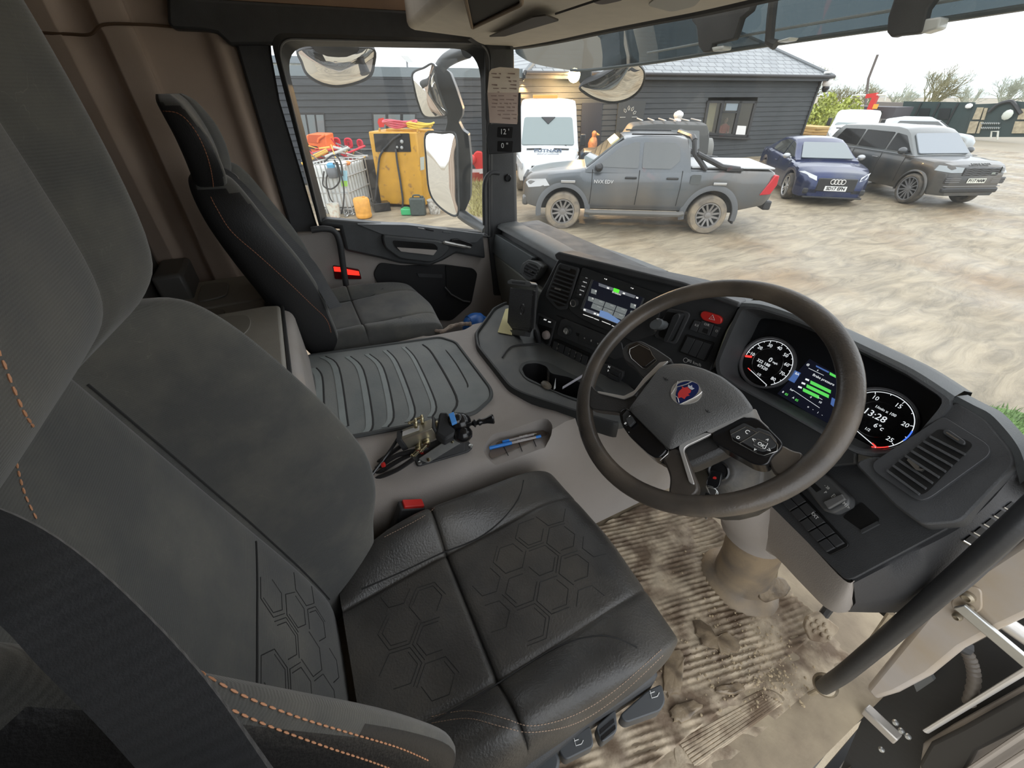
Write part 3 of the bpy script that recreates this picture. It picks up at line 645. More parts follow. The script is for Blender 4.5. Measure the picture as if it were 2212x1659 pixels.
for i, b in enumerate(bands):
    p = cr([zp(u, v, ZC+.0085) for u, v in b], 5)
    g = G(); g.tube(p, .0033, 6, flat=.5, up=(0, 0, 1)); O('rib_groove', g, seam, mt)
    if i < 6:
        off = V((-.012+.0*i, -.022, 0))
        q = [x+V((-.004, -.020+.0015*i, 0)) for x in p]
        g = G(); ribbon(g, p, q, .0012); O('rib_step', g, sh, mt)
g = G(); g.tube(cr([zp(u, v, ZC+.0085) for u, v in ((962, 755), (985, 785), (1008, 825), (1010, 838))], 5), [.0005]+[.0022]*13+[.0005]*2, 6, flat=.5, up=(0, 0, 1)); O('rib_groove', g, seam, mt)
# lidded box behind
bx_ = thing('storage_box', 'beige lidded storage box between the seats behind the console mat', 'storage box', (-.15, -.3, 0))
g = G(); g.box((-.17, -.29, .60), (.59, .41, .24)); O('body', g, beige, bx_, bev=.03, seg=4)
g = G(); g.prism([V((-.455, -.49, .722)), V((.12, -.49, .722)), V((.12, -.113, .722)), V((-.44, -.113, .722)), V((-.455, -.15, .722))], (0, 0, .016)); ld = O('lid', g, greige, bx_, bev=.008, seg=3)
g = G(); g.box((-.17, -.108, .725), (.56, .006, .012)); O('lid_gap', g, seam, bx_)
g = G(); g.prism(rp([at(u, v, Z=.738) for u, v in ((455, 690), (530, 680), (543, 690), (540, 712), (518, 730), (470, 720))], .03), (0, 0, .0025)); O('finger_recess', g, mat('recess_grey', (.23, .215, .185), .55), ld, bev=.001)
# ---------------------------------------------------------------- dash-side tray with cup holders
ZT = .548
g = G()
to = [(1096, 652), (1070, 665), (1032, 718), (1036, 745), (1106, 832), (1130, 845), (1250, 885), (1340, 912), (1420, 880), (1330, 800), (1180, 730), (1130, 690)]
tp = [zp(u, v, ZT) for u, v in to]
g.prism(rp([p-V((0, 0, .03)) for p in tp], .02), (0, 0, .022)); ty = O('tray', g, mat('tray_grey', (.115, .122, .122), .5, noise=.06, bump=.35, bscale=700, dirt=(.16, .16, .15), dscale=8, dth=.6), cs, bev=.003)
rimp = rp([tp[i]+V((0, 0, -.004)) for i in (0, 1, 2, 3, 4, 5, 6, 7)], .02)[2:-2]
rimo = [p for p in rimp]
g = G(); prv = []
for i, p in enumerate(rimp):
    t = (rimp[min(i+1, len(rimp)-1)]-rimp[max(i-1, 0)]).normalized(); nn = V((-t.y, t.x, 0)); 
    if nn.dot(p-V((.1, .75, ZT))) < 0: nn = -nn
    prv.append([p+nn*.012+V((0, 0, -.045)), p+nn*.013+V((0, 0, -.002)), p+nn*.009+V((0, 0, .004)), p+nn*.003+V((0, 0, .004)), p+V((0, 0, -.004)), p+V((0, 0, -.02))])
g.loft(prv); O('tray_rim', g, mat('rim_black', (.028, .03, .03), .5, bump=.3, bscale=500), cs, ang=50)
hc = [(1120, 800), (1126, 785), (1150, 779), (1185, 784), (1225, 805), (1300, 840), (1320, 870), (1290, 880), (1230, 862), (1135, 820)]
zt2 = ZT-.007
g = G(); g.prism(rp([zp(u, v, zt2-.0005) for u, v in hc], .02), (0, 0, .003)); cbz = O('cup_holder_bezel', g, mat('bezel_grey', (.07, .075, .075), .45), cs)
wl_ = [zp(u, v, zt2) for u, v in ((1127, 798), (1135, 787), (1160, 785), (1180, 792), (1190, 808), (1230, 816), (1290, 845), (1305, 868), (1285, 874), (1222, 855), (1180, 838), (1135, 815))]
wl_ = rp(wl_, .012)
for ob_ in (ty, body, cbz):
    g = G(); g.prism([V((p.x, p.y, .47)) for p in wl_], (0, 0, .2)); cut(ob_, g)
wc_ = sum(wl_, V())/len(wl_); rg2 = [[V((lerp(wc_.x, p.x, k), lerp(wc_.y, p.y, k), z)) for p in wl_] for k, z in ((.985, zt2+.0015), (.97, .51), (.95, .475), (.5, .473), (.02, .473))]
g = G(); g.loft(rg2, True, False); O('cup_holder_well', g, mat('well_black', (.016, .016, .017), .5), cs)
g = G(); g.tube(cr([zp(u, v, zt2+.002) for u, v in ((1085, 772), (1100, 752), (1120, 745), (1165, 742))], 5), .0025, 6); O('tray_step', g, black, cs)
# things lying about
yn = [zp(u, v, zt2+.002) for u, v in ((1092, 668), (1108, 664), (1106, 724), (1075, 718))]
g = G(); g.prism(yn, (0, 0, .0012)); tag(O('yellow_note', g, yellowp), 'pale yellow paper note lying on the dashboard tray behind the phone holder', 'note')
g = G(); a = zp(1215, 838, .55); b = at(1258, 812, Z=.60); t = (b-a).normalized()
g.hexa(bx(a, V((-t.y, t.x, 0)).normalized()*1, V((0, 0, 1)), t, .006, .0015, 0, (b-a).length)); tag(O('white_spoon_handle', g, mat('lilac_white', (.72, .70, .80), .4), bev=.001), 'white plastic strip sticking out of the cup holder by the steering wheel', 'strip')
g = G(); a = zp(1196, 838, .55); g.add([a, a+V((.007, -.004, 0)), a+V((.006, .0, .04)), a+V((.004, .004, 0))], [(0, 1, 2), (1, 3, 2), (3, 0, 2), (0, 3, 1)]); tag(O('paper_scrap', g, white), 'small white pointed paper scrap standing in the cup holder', 'paper scrap')
g = G(); a = zp(1180, 832, .545); g.ell(a, (.022, .014, .008), 12); tag(O('crumpled_wrapper', g, mat('wrapper_brown', (.14, .12, .09), .5, noise=.5, nscale=60, bump=1, bscale=80)), 'brown crumpled wrapper in the near cup holder', 'wrapper')
rg = [zp(u, v, .515) for u, v in ((912, 722), (935, 714), (955, 716), (975, 705), (1000, 700), (1018, 700))]
g = G(); g.tube(cr(rg, 5), [.004]+[.008, .010, .009, .012, .011]*5, 8, flat=.7); tag(O('rag', g, mat('dusty_rag', (.30, .24, .20), .9, noise=.4, nscale=60, bump=.8, bscale=120)), 'crumpled dusty rag stuffed in the slot of the console', 'rag')
for (a, b, capl, k) in (((1057, 968), (1168, 942), 0, 0), ((1085, 955), (1158, 937), 1, 1)):
    p, q = zp(*a, .482), zp(*b, .482); t = (q-p); n = t.normalized(); L = t.length
    pen = thing('ballpoint_pen', 'blue-capped clear ballpoint pen at the front of the console pen tray' if not k else 'clear ballpoint pen lying behind the blue-capped one in the pen tray', 'pen', p)
    g = G(); g.lathe([(.0036, L*.2), (.0036, L*.93)], p, n, 8); O('barrel', g, mat('pen_barrel_%d' % k, (.45, .42, .42), .15), pen)
    g = G(); g.text('fine point', p+n*L*.62+V((.000, -.0005, .0042)), n, V((-n.y, n.x, .6)), .006); O('print', g, printw, pen)
    if not k:
        g = G(); g.lathe([(.0046, 0), (.005, .004), (.0046, L*.42), (.002, L*.44)], p, n, 10); O('cap', g, bluec, pen)
        g = G(); g.lathe([(.0038, L*.9), (.004, L), (.001, L+.001)], p, n, 8); O('end_plug', g, bluec, pen)
    else:
        g = G(); g.lathe([(.0036, L*.93), (.001, L*1.02)], p, n, 8); O('tip', g, brass, pen)
        g = G(); g.lathe([(.0043, 0), (.0046, L*.02), (.0043, L*.2)], p, n, 8); O('cap', g, bluec, pen)
# ---------------------------------------------------------------- tipper control valve
vt = thing('tipper_control', 'pneumatic control lever with brass fittings bolted on the console', 'control lever', (.12, .18, .5))
fx = V((.50, .86, 0)).normalized(); fy = V((-fx.y, fx.x, 0)); o = at(962, 985, Z=.505); UP = V((0, 0, 1))
def VB(a, b, c): return o+fx*a+fy*b+UP*c
g = G(); g.prism(rp([at(u, v, Z=.503) for u, v in ((896, 998), (902, 1010), (1012, 978), (1022, 968), (1010, 952), (985, 948), (925, 965), (900, 985))], .008), (0, 0, .006)); O('foot_plate', g, black, vt, bev=.002)
def vp(u, v, z): return at(u, v, Z=z)
# wedge bracket
w0 = [vp(u, v, .507) for u, v in ((903, 1005), (1005, 976), (1000, 950), (900, 985))]
w1 = [vp(u, v, z) for u, v, z in ((925, 985, .53), (1005, 955, .56), (992, 925, .575), (905, 965, .53))]
g = G(); g.hexa(w0+w1); O('bracket', g, black2, vt, bev=.004)
sp = [vp(903, 992, .535), vp(924, 1001, .527), vp(994, 958, .562), vp(982, 940, .575)]
g = G(); g.prism(rp(sp, .004), (-.003, .004, .0)); spl = O('side_plate', g, steel, vt, bev=.0008)
for u, v, z in ((929, 991, .535), (980, 952, .566)):
    g = G(); g.lathe([(.0045, 0), (.0045, .002), (.0025, .0035)], vp(u, v, z)+V((.002, -.004, .001)), (.5, -.8, .5), 10); O('screw', g, brass, spl)
for u, v in ((907, 1001), (1017, 964)):
    g = G(); g.lathe([(.006, 0), (.0055, .004), (.003, .005)], vp(u, v, .509), (0, 0, 1), 10); O('bolt', g, steel, vt)
# valve block
q0, q1 = vp(872, 950, .56), vp(940, 925, .585)
ax_ = (q1-q0).normalized(); sd = V((ax_.y, -ax_.x, 0)).normalized(); u3 = sd.cross(ax_).normalized()
if u3.z < 0: u3 = -u3
g = G(); g.hexa(bx(q0, sd, u3, ax_, .018, .018, .004, (q1-q0).length)); vb = O('valve_block', g, mat('champagne_alloy', (.50, .47, .38), .35, .75), vt, bev=.002)
g = G(); g.hexa(bx(q0, sd, u3, ax_, .0185, .0185, -.01, .004)); O('end_cap', g, black, vt, bev=.002)
g = G(); c = q0+ax_*.028+u3*.0183; g.hexa([c+ax_*i*.022+sd*j*.008+u3*h for h in (0, .0006) for i, j in ((-1, -1), (1, -1), (1, 1), (-1, 1))]); O('rating_plate', g, white, vb)
L = (q1-q0).length
g = G(); g.hexa(bx(q0, sd, u3, ax_, .021, .021, L, L+.007)); O('flange', g, black, vt, bev=.002)
g = G()
for k in range(3): g.lathe([(.016-.001*k, L+.007+k*.006), (.017-.001*k, L+.010+k*.006), (.015-.001*k, L+.013+k*.006)], q0, ax_, 20)
O('collar', g, brass, vt)
for (u, v, z, s) in ((905, 965, .555, 0), (922, 952, .565, 0), (898, 918, .60, 1), (912, 910, .60, 1)):
    p = vp(u, v, z); dr = (sd*(1 if not s else -1)+u3*.15).normalized(); k = 1 if not s else .6
    g = G(); g.lathe([(.007*k, -.008), (.007*k, .003), (.009*k, .004), (.009*k, .009), (.006*k, .010), (.007*k, .015), (.006*k, .019)], p, dr, 10); ft = O('hose_fitting', g, brass, vt)
    g = G(); g.lathe([(.0055*k, 0), (.0055*k, .016), (.007*k, .017), (.007*k, .022)], p+dr*.014, -ax_*.8+dr*.3-u3*.3, 10); O('elbow', g, brass, ft)
hs = mat('hose_black', (.02, .02, .021), .4, bump=.8, bscale=500)
for i, (p0, en) in enumerate((((905, 972), (815, 1010)), ((925, 966), (820, 1020)), ((885, 950), (815, 1000)), ((895, 990), (822, 1030)))):
    p = vp(*p0, .55); q = vp(*en, .50)
    m1 = lerp(p, q, .5)+V((0, 0, .012-.006*i))
    g = G(); g.tube(cr([p, m1, q, q+(q-m1)*1.0], 6), .0055, 8); O('air_hose', g, hs, vt)
g = G(); g.tube(cr([vp(870, 930, .58), vp(845, 970, .54), vp(815, 1010, .51), vp(800, 1030, .50)], 6), .004, 8); O('air_hose', g, blackg, vt)
for u, v in ((828, 1004), (912, 976)):
    g = G(); g.lathe([(.0062, -.003), (.0062, .003)], vp(u, v, .53), (vp(900, 985, .54)-vp(820, 1010, .51)), 10); O('red_clip', g, red, vt)
# lever head: bellows cap, blue label, knob
hb = vp(985, 930, .60)
g = G(); M = Matrix.Rotation(R(35), 3, 'Z')
pr_ = [vp(940, 950, .57), vp(960, 965, .565), vp(985, 950, .575), vp(965, 905, .60), vp(948, 905, .605)]
g.prism(rp(pr_, .006), (.0, .004, .022)); O('gaiter_block', g, black, vt, bev=.005)
g = G(); g.ell(vp(992, 912, .60), (.026, .030, .022), 16, Matrix.Rotation(R(-30), 3, 'Z')); g.ell(vp(1000, 938, .585), (.022, .024, .02), 14); g.ell(vp(985, 905, .612), (.02, .02, .013), 14); O('gaiter', g, blackg, vt)
bl = [vp(970, 898, .628), vp(981, 893, .628), vp(988, 915, .62), vp(977, 920, .62)]
g = G(); g.prism(bl, (0, -.001, .006)); O('blue_label', g, mat('label_blue', (.08, .30, .75), .35), vt, bev=.001, label='blue label on the lever head')
k0, k1 = vp(1008, 918, .605), vp(1066, 905, .618); kx = (k1-k0); KL = kx.length
g = G(); g.lathe([(.004, 0), (.004, KL*.2), (.007, KL*.25), (.010, KL*.28), (.010, KL*.31), (.006, KL*.35), (.006, KL*.42), (.0085, KL*.45), (.0085, KL*.5), (.0065, KL*.56), (.0075, KL*.75), (.011, KL*.92), (.012, KL*.98), (.0095, KL*1.02), (.002, KL*1.03)], k0, kx, 20); O('knob', g, blackg, vt)
# blue object in the passenger footwell
bt_ = thing('blue_canister', 'blue plastic canister on the passenger floor beyond the console', 'canister', at(1028, 690, X=-.56))
c = at(1028, 700, X=-.62); g = G(); ps2 = [(.001, .045), (.03, .04), (.052, .02), (.06, -.01), (.06, -c.z+.03), (.05, -c.z+.004), (.001, -c.z+.003)]
g.lathe(ps2, c, (0, 0, 1), 24); O('shell', g, bluep, bt_)
for dx in (-.03, 0, .03):
    g = G(); g.tube([c+V((.058*math.cos(t), dx*.9, .045-.0))*1 if False else c+V((math.sin(t)*.05, dx, .042*math.cos(t)-.002)) for t in [-1.2+.24*k for k in range(11)]], .0025, 5); O('rib', g, bluep, bt_)
# ---------------------------------------------------------------- driver's floor
fd = (at(1647, 1407, Z=0)-at(1492, 1454, Z=0)).normalized(); fs = V((fd.y, -fd.x, 0))
from mathutils import noise as NZ0
rows = []
NX, NY = 200, 110
rnd = random.Random(4)
for j in range(NY+1):
    y = .18+.86*j/NY; row = []
    for i in range(NX+1):
        x = .225+.64*i/NX; s = V((x, y, 0)).dot(fs); r = math.sin(s*2*math.pi/.0155)
        fil = max(0, min(1, .75+1.9*NZ0.noise(V((x*9, y*9, 2)))))
        z = .0030*fil*(1 if r > .1 else -1 if r < -.3 else r*3)+.003*NZ0.noise(V((x*26, y*26, 0)))
        if y > .98: z += (y-.98)*.25
        if abs(y-.47) < .012 and x < .62: z -= .006
        if x > .79: z = -.004
        z += .0016*math.sin(x*40+y*13)+.0012*math.sin(x*93-y*71)
        row.append(V((x, y, z)))
    rows.append(row)
g = G(); g.grid(rows); fm = O('floor_mat', g, floorm, ang=55); tag(fm, 'mud-covered ribbed rubber mat in the driver footwell', 'floor mat')
g = G()
for k in range(760):
    t = rnd.random()
    if t < .55: u, v = rnd.gauss(1600, 55), rnd.gauss(1420, 50)
    elif t < .8: u, v = rnd.gauss(1690, 40), rnd.gauss(1470, 35)
    else: u, v = rnd.uniform(1380, 1700), rnd.uniform(1150, 1500)
    p = at(u, v, Z=.004); s = rnd.choice([.0008, .001, .0012, .0016, .0028])*rnd.uniform(.7, 1.3)
    if p.x > .88 or p.x < .24 or p.y < .2 or p.y > 1.0: continue
    g.ell(p, (s*rnd.uniform(.8, 1.5), s*rnd.uniform(.8, 1.5), s*.8), 6)
mc = O('mud_crumbs', g, crumb); tag(mc, 'loose dry mud crumbs scattered on the driver floor mat', 'mud', kind='stuff')
def blob(pts, h, z=.003):
    ps = cr([at(u, v, Z=z) for u, v in pts], 4, True); c = sum(ps, V())/len(ps); rnd = random.Random(len(pts)+int(pts[0][0]))
    ps = [c+(p-c)*rnd.uniform(.86, 1.12) for p in ps]
    g = G(); g.loft([ps, [lerp(c, p, .93)+V((0, 0, h*.7)) for p in ps], [lerp(c, p, .7)+V((0, 0, h*rnd.uniform(.8, 1.2))) for p in ps], [lerp(c, p, .25)+V((0, 0, h*.9)) for p in ps]])
    return g
for pts, lb in (([(1500, 1338), (1530, 1350), (1545, 1375), (1575, 1365), (1600, 1390), (1590, 1410), (1560, 1418), (1548, 1400), (1520, 1398), (1505, 1370)], 'dark wet clod of clay in the middle of the driver floor mat'), ([(1440, 1400), (1475, 1410), (1478, 1440), (1472, 1490), (1450, 1505), (1432, 1480)], 'flat brown clay patch beside the front corner of the driver seat'), ([(1448, 1530), (1500, 1510), (1515, 1530), (1480, 1560), (1450, 1555)], 'small clay patch on the edge of the door sill'), ([(1540, 1490), (1590, 1475), (1612, 1490), (1575, 1502)], 'thin clay smear between the floor mat and the sill tread')):
    tag(O('mud_clod', blob(pts, .007), clay), lb, 'mud', 'clay clods on the driver floor')
# door sill and tread
sl_ = thing('trim_7', 'muddy grey door sill with a ribbed tread plate', 'sill', (.85, .6, -.05)); sl_['kind'] = 'structure'
yy = [.0, .15, .3, .45, .6, .75, .88, .96]
g = G(); g.loft([[V((.55, y, -.2)), V((.55, y, -.012)), V((.78, y, -.012)), V((.845, y, -.02)), V((.875, y, -.035)), V((.895+.02*(y > .5), y, -.075)), V((.905+.03*(y > .5), y, -.14)), V((.92, y, -.3)), V((.6, y, -.3))] for y in yy]); O('sill_body', g, mat('muddy_sill', (.33, .268, .188), .7, noise=.2, nscale=14, bump=.6, bscale=110, dirt=(.17, .15, .13), dscale=6, dth=.58), sl_, ang=55)
tp_ = rp([at(u, v, Z=-.008) for u, v in ((1455, 1640), (1456, 1588), (1470, 1575), (1645, 1490), (1672, 1493), (1694, 1518), (1500, 1662), (1470, 1668))], .012)
g = G(); g.prism(tp_, (0, 0, .005)); tr_ = O('tread_plate', g, floorm, sl_, bev=.002)
a0, a1, b0, b1 = at(1464, 1600, Z=-.003), at(1650, 1500, Z=-.003), at(1500, 1655, Z=-.003), at(1688, 1520, Z=-.003)
for k in range(7):
    t = (k+.5)/7; g = G(); g.tube([lerp(a0, b0, t), lerp(a1, b1, t)], .0035, 6, flat=.8, up=(0, 0, 1)); O('tread_rib', g, floorm, tr_)
# column boot and pedals
stc = thing('steering_column', 'beige steering column cover with a muddy rubber boot on the floor', 'steering column', (.57, .87, 0))
g = G(); rr = []
for z, x, y, a, b in ((-.005, .585, .94, .120, .105), (.012, .585, .94, .110, .095), (.02, .585, .94, .096, .084), (.03, .583, .94, .080, .076), (.12, .58, .93, .074, .074), (.30, .57, .90, .074, .074)):
    rr.append([V((x+a*math.cos(2*math.pi*k/32), y+b*math.sin(2*math.pi*k/32), z)) for k in range(32)])
g.loft(rr); O('rubber_boot', g, mat('muddy_boot', (.17, .145, .12), .55, noise=.15, bump=.3, dirt=(.34, .26, .17), dscale=11, dth=.46), stc, ang=50)
# ================================================================ DASHBOARD
db = thing('dashboard', 'black wrap-around dashboard with screen, switches and instrument cluster', 'dashboard', (0, .9, .3))
CS = PL((-.21, .70, .84), (.32, .86, .85), (-.25, .635, .55)); CS.y = CS.y if CS.y.z > 0 else -CS.y
def zz(x0, y0, s): return lambda pts: [(x0+a/s, y0+b/s) for a, b in pts]
Z4 = zz(980, 460, 4.148); Z6 = zz(1200, 560, 6.144); Z3 = zz(1240, 600, 3.1303); ZC4 = zz(1040, 600, 6.38); ZR = zz(1560, 640, 3.385)
panelm = mat('panel_black', (.040, .042, .044), .45, noise=.1, bump=.25, bscale=600)
btnm = mat('button_black', (.052, .054, .057), .38, noise=.05)
gapm = mat('gap_black', (.006, .006, .006), .6)
def D(name, pl, pts, h0, h1, m, par=db, r=0, bev=0, label=None):
    g = G(); g.pix(pl, pts, h0, h1, r); return O(name, g, m, par, bev=bev, label=label)
# core that everything is fixed to
g = G(); g.hexa([V((-.30, .98, .25)), V((.86, .98, .25)), V((.86, 1.12, .25)), V((-.30, 1.2, .25)), V((-.30, .90, .60)), V((.82, .92, .60)), V((.82, 1.02, .60)), V((-.30, 1.2, .60))]); O('core', g, gapm, db)
cs_out = [(1207, 556), (1480, 618), (1600, 662), (1568, 715), (1536, 800), (1520, 850), (1400, 858), (1330, 835), (1262, 800), (1195, 775), (1158, 748), (1150, 722), (1163, 640)]
D('centre_panel', CS, cs_out, -.16, 0, panelm, r=.012, bev=.004)
D('centre_panel_lip', CS, [(1203, 549), (1212, 543), (1480, 608), (1604, 652), (1600, 664), (1478, 622), (1207, 560)], -.06, .014, black2, r=.006, bev=.004)
# tops
def strip(rows): g = G(); g.grid(rows); return g
top = [[V((-.98, .865, .728)), V((-.6, .865, .728)), V((-.34, .865, .73)), V((-.26, .86, .74))]]
bk2 = []
r0 = cr([V((-.99, .86, .722)), V((-.62, .862, .724)), V((-.36, .864, .726)), V((-.20, .866, .74))], 8)
rows = [[p+V((0, -.004, -.012)) for p in r0], r0, [p+V((0, .02, .006)) for p in r0], [V((p.x, p.y+.10, .730)) for p in r0], [V((p.x, wsY(p.x, .66)-.10, .70)) for p in r0], [V((p.x, wsY(p.x, .66)-.012, .655)) for p in r0], [V((p.x, wsY(p.x, .66)-.012, .60)) for p in r0]]
O('passenger_top', strip(rows), dashg, db, ang=60)
r1 = [lerp(CS.px(1207, 548, -.01), CS.px(1602, 656, -.01), t/10) for t in range(11)]
rows = [[p+V((0, .0, -.01)) for p in r1], r1, [p+V((0, .05, .004)) for p in r1], [V((p.x+.03, p.y+.14, .80)) for p in r1], [V((p.x+.05, wsY(p.x, .66)-.02, .66)) for p in r1]]
O('centre_top', strip(rows), dashg, db, ang=60)
# passenger face with glovebox and two vents
GP = PL(at(1046, 540, Y=.845), at(1130, 608, Y=.845), at(1052, 492, Y=.862))
gl = [(1043, 498), (1052, 490), (1075, 500), (1205, 566), (1205, 600), (1150, 640), (1128, 612), (1040, 546)]
g = G(); g.prism([V((x, y, z)) for x, y, z in ((-1.0, .89, .71), (-.99, .89, .722), (-.15, .89, .735), (-.15, .84, .56), (-1.0, .85, .585))], (0, .2, 0)); O('passenger_face', g, black2, db, bev=.008)
GP = PL(at(1046, 540, Y=.84), at(1130, 608, Y=.83), at(1052, 492, Y=.856))
D('glovebox_lid', GP, [(1064, 507), (1074, 506), (1155, 556), (1139, 579), (1128, 592), (1060, 540), (1056, 534)], -.02, .009, mat('glovebox_grey', (.105, .118, .122), .5, noise=.06, bump=.3, bscale=500), r=.006, bev=.003)
for pts, c in (([(1044, 500), (1054, 495), (1066, 508), (1055, 537), (1046, 531), (1040, 520)], (1053, 514)), ([(1132, 570), (1146, 560), (1166, 566), (1176, 575), (1164, 600), (1150, 607), (1134, 598), (1128, 586)], (1154, 584))):
    f = D('round_vent', GP, pts, -.02, .012, dashg, r=.012, bev=.004)
    cx, cy = c; s = .68
    sc_p = [(cx+(a-cx)*s, cy+(b-cy)*s) for a, b in pts]
    D('throat', GP, sc_p, .012, .0128, gapm, f, r=.008)
    w0 = max(a for a, b in sc_p)-min(a for a, b in sc_p)
    for k in (-1.5, -.5, .5, 1.5):
        hgt = (max(b for a, b in sc_p)-min(b for a, b in sc_p))*.2
        g = G(); g.pix(GP, [(cx-w0*.40-k*2, cy-w0*.17+k*hgt), (cx+w0*.38-k*2, cy+w0*.22+k*hgt), (cx+w0*.38-k*2, cy+w0*.22+k*hgt+2.2), (cx-w0*.40-k*2, cy-w0*.17+k*hgt+2.2)], .0128, .018); O('slat', g, black2, f)
    g = G(); g.pix(GP, [(cx-w0*.1, cy-1), (cx+w0*.12, cy+1.5), (cx+w0*.12, cy+4), (cx-w0*.1, cy+1.5)], .018, .021); O('vent_tab', g, silver, f)
g = G(); g.loft([[V((-1.0, .835, .59)), V((-.22, .815, .57)), V((-.22, 1.0, .57)), V((-1.0, 1.0, .59))], [V((-1.0, .86, .40)), V((-.24, .84, .40)), V((-.24, 1.0, .40)), V((-1.0, 1.0, .40))], [V((-1.0, .95, .02)), V((-.24, .95, .02)), V((-.24, 1.05, .02)), V((-1.0, 1.05, .02))]])
O('passenger_knee_panel', g, mat('knee_panel_grey', (.20, .205, .185), .6, noise=.05, bump=.2), db, bev=.01)
# centre vent
f = D('centre_vent', CS, [(1211, 566), (1256, 578), (1229, 668), (1207, 669), (1180, 640)], 0, .010, black2, r=.012, bev=.004)
D('throat', CS, [(1214, 574), (1250, 583), (1226, 660), (1209, 661), (1188, 636)], .010, .0106, mat('vent_brown_black', (.016, .012, .009), .7), f, r=.008)
for k in range(8):
    t = k/7.; a = (lerp(1211, 1190, t), lerp(582, 641, t)); b = (lerp(1247, 1228, t), lerp(594, 655, t))
    g = G(); g.pix(CS, [a, b, (b[0]-1, b[1]+2.6), (a[0]-1, a[1]+2.6)], .0106, .017); O('slat', g, black2, f)
D('vent_tab', CS, Z4([(945, 660), (1000, 675), (995, 690), (942, 674)]), .017, .022, silver, f)
D('vent_wheel', CS, Z4([(985, 470), (1070, 492), (1062, 515), (980, 492)]), .010, .014, btnm, f, r=.003)
# radio
ra = D('radio', CS, [(1262, 576), (1436, 638), (1420, 720), (1372, 738), (1262, 690), (1236, 672), (1231, 662)], 0, .009, panelm, r=.006, bev=.002)
scr = D('screen', CS, Z6([(530, 275), (1190, 505), (1130, 660), (890, 862), (385, 655)]), .009, .0095, emis('screen_dark', (.02, .024, .045), .12), ra)
for nm, pts in (('bezel_bar', [(505, 265), (530, 272), (390, 660), (362, 650)]), ('bezel_bar', [(1188, 508), (1204, 513), (1150, 650), (1135, 645)])):
    D(nm, CS, Z6(pts), .009, .013, dashg, ra)
e1 = emis('screen_tile', (.20, .22, .22), .34); e2 = emis('screen_green', (.12, .9, .05), .42); e3 = emis('screen_white', (.85, .85, .82), .45); e4 = emis('screen_strip', (.16, .17, .19), .34); e5 = emis('screen_blue', (.20, .33, .62), .32)
D('screen_bar', CS, Z6([(598, 310), (1090, 478), (1070, 512), (598, 350)]), .0095, .0098, e4, scr)
g = G(); g.pix(CS, Z6([(400, 640), (560, 695), (900, 820), (870, 858), (390, 678)]), .0095, .0098); O('screen_bar', g, e4, scr)
q0, q1, q2, q3 = [V((a, b, 0)) for a, b in Z6([(540, 505), (985, 660), (925, 808), (488, 640)])]
g = G()
for i in range(3):
    for j in range(2):
        def bl_(s, t): p = lerp(lerp(q0, q1, s), lerp(q3, q2, s), t); return (p.x, p.y)
        s0, s1, t0, t1 = i/3+.012, (i+1)/3-.012, j/2+.02, (j+1)/2-.02
        g.pix(CS, [bl_(s0, t0), bl_(s1, t0), bl_(s1, t1), bl_(s0, t1)], .0096, .01)
for a, b in ((535, 425), (495, 525), (1055, 615)):
    g.pix(CS, Z6([(a-32, b-40), (a+38, b-18), (a+28, b+40), (a-40, b+18)]), .0096, .01)
O('preset_tiles', g, e1, scr)
D('blue_reflection_bar', CS, Z6([(620, 668), (720, 700), (905, 822), (880, 858), (600, 745)]), .0101, .0103, e5, scr)
D('source_icon', CS, Z6([(800, 375), (875, 400), (862, 447), (790, 422)]), .0099, .0104, e2, scr)
g = G()
def tx(g, pl, u, v, st, size, h, rot=None, al='CENTER'): g.text(st, pl.px(u, v, h), pl.x, pl.y, size, .0002, al)
for i in range(3):
    for j in range(2):
        p = lerp(lerp(q0, q1, (i+.5)/3), lerp(q3, q2, (i+.5)/3), (j+.45)/2); tx(g, CS, p.x, p.y, '- - -', .0065, .0103)
u, v = Z6([(810, 455)])[0]; tx(g, CS, u, v, 'FM RADIO', .0065, .0103)
for a, b in ((535, 425), (495, 525), (1055, 615)):
    u, v = Z6([(a, b)])[0]; tx(g, CS, u, v, 'H', .008, .0103)
for a, b in ((725, 378), (935, 448), (1110, 505), (415, 665), (550, 715), (590, 730)):
    g.pix(CS, Z6([(a-14, b-14), (a+14, b-6), (a+10, b+14), (a-18, b+6)]), .0099, .0104)
for a, b, l in ((690, 255, 1), (1040, 375, 1)):
    g.pix(CS, Z6([(a-16, b-6), (a-6, b-2), (a-8, b+6), (a-18, b+2)]), .009, .0096); g.pix(CS, Z6([(a+4, b), (a+18, b+4), (a+14, b+16), (a, b+12)]), .009, .0096)
for a, b in (((392, 722), (528, 770)), ((535, 775), (600, 800)), ((640, 812), (755, 858)), ((770, 870), (825, 890))):
    g.pix(CS, Z6([a, b, (b[0]-2, b[1]+7), (a[0]-2, a[1]+7)]), .009, .0096)
O('screen_text', g, e3, scr)
D('ring_light', CS, Z6([(1025, 675), (1050, 678), (1052, 705), (1030, 712), (1012, 700)]), .0096, .0104, e1, scr)
bp_ = D('button_column', CS, Z6([(360, 215), (487, 262), (395, 510), (300, 475)]), .009, .0115, btnm, ra, r=.003, bev=.001)
for k in range(5):
    a, b = 425-22*k, 250+55*k
    D('divider', CS, Z6([(a-70, b+18), (a+30, b+50), (a+29, b+55), (a-71, b+23)]), .0115, .012, gapm, bp_)
g = G()
for k, st in enumerate(('< >', 'MEDIA', 'AUTO', 'PHONE', 'SET')):
    u, v = Z6([(410-20*k, 250+55*k)])[0]; tx(g, CS, u, v, st, .005, .0118)
O('button_text', g, whitel, bp_)
c = CS.px(*Z6([(265, 578)])[0], .009)
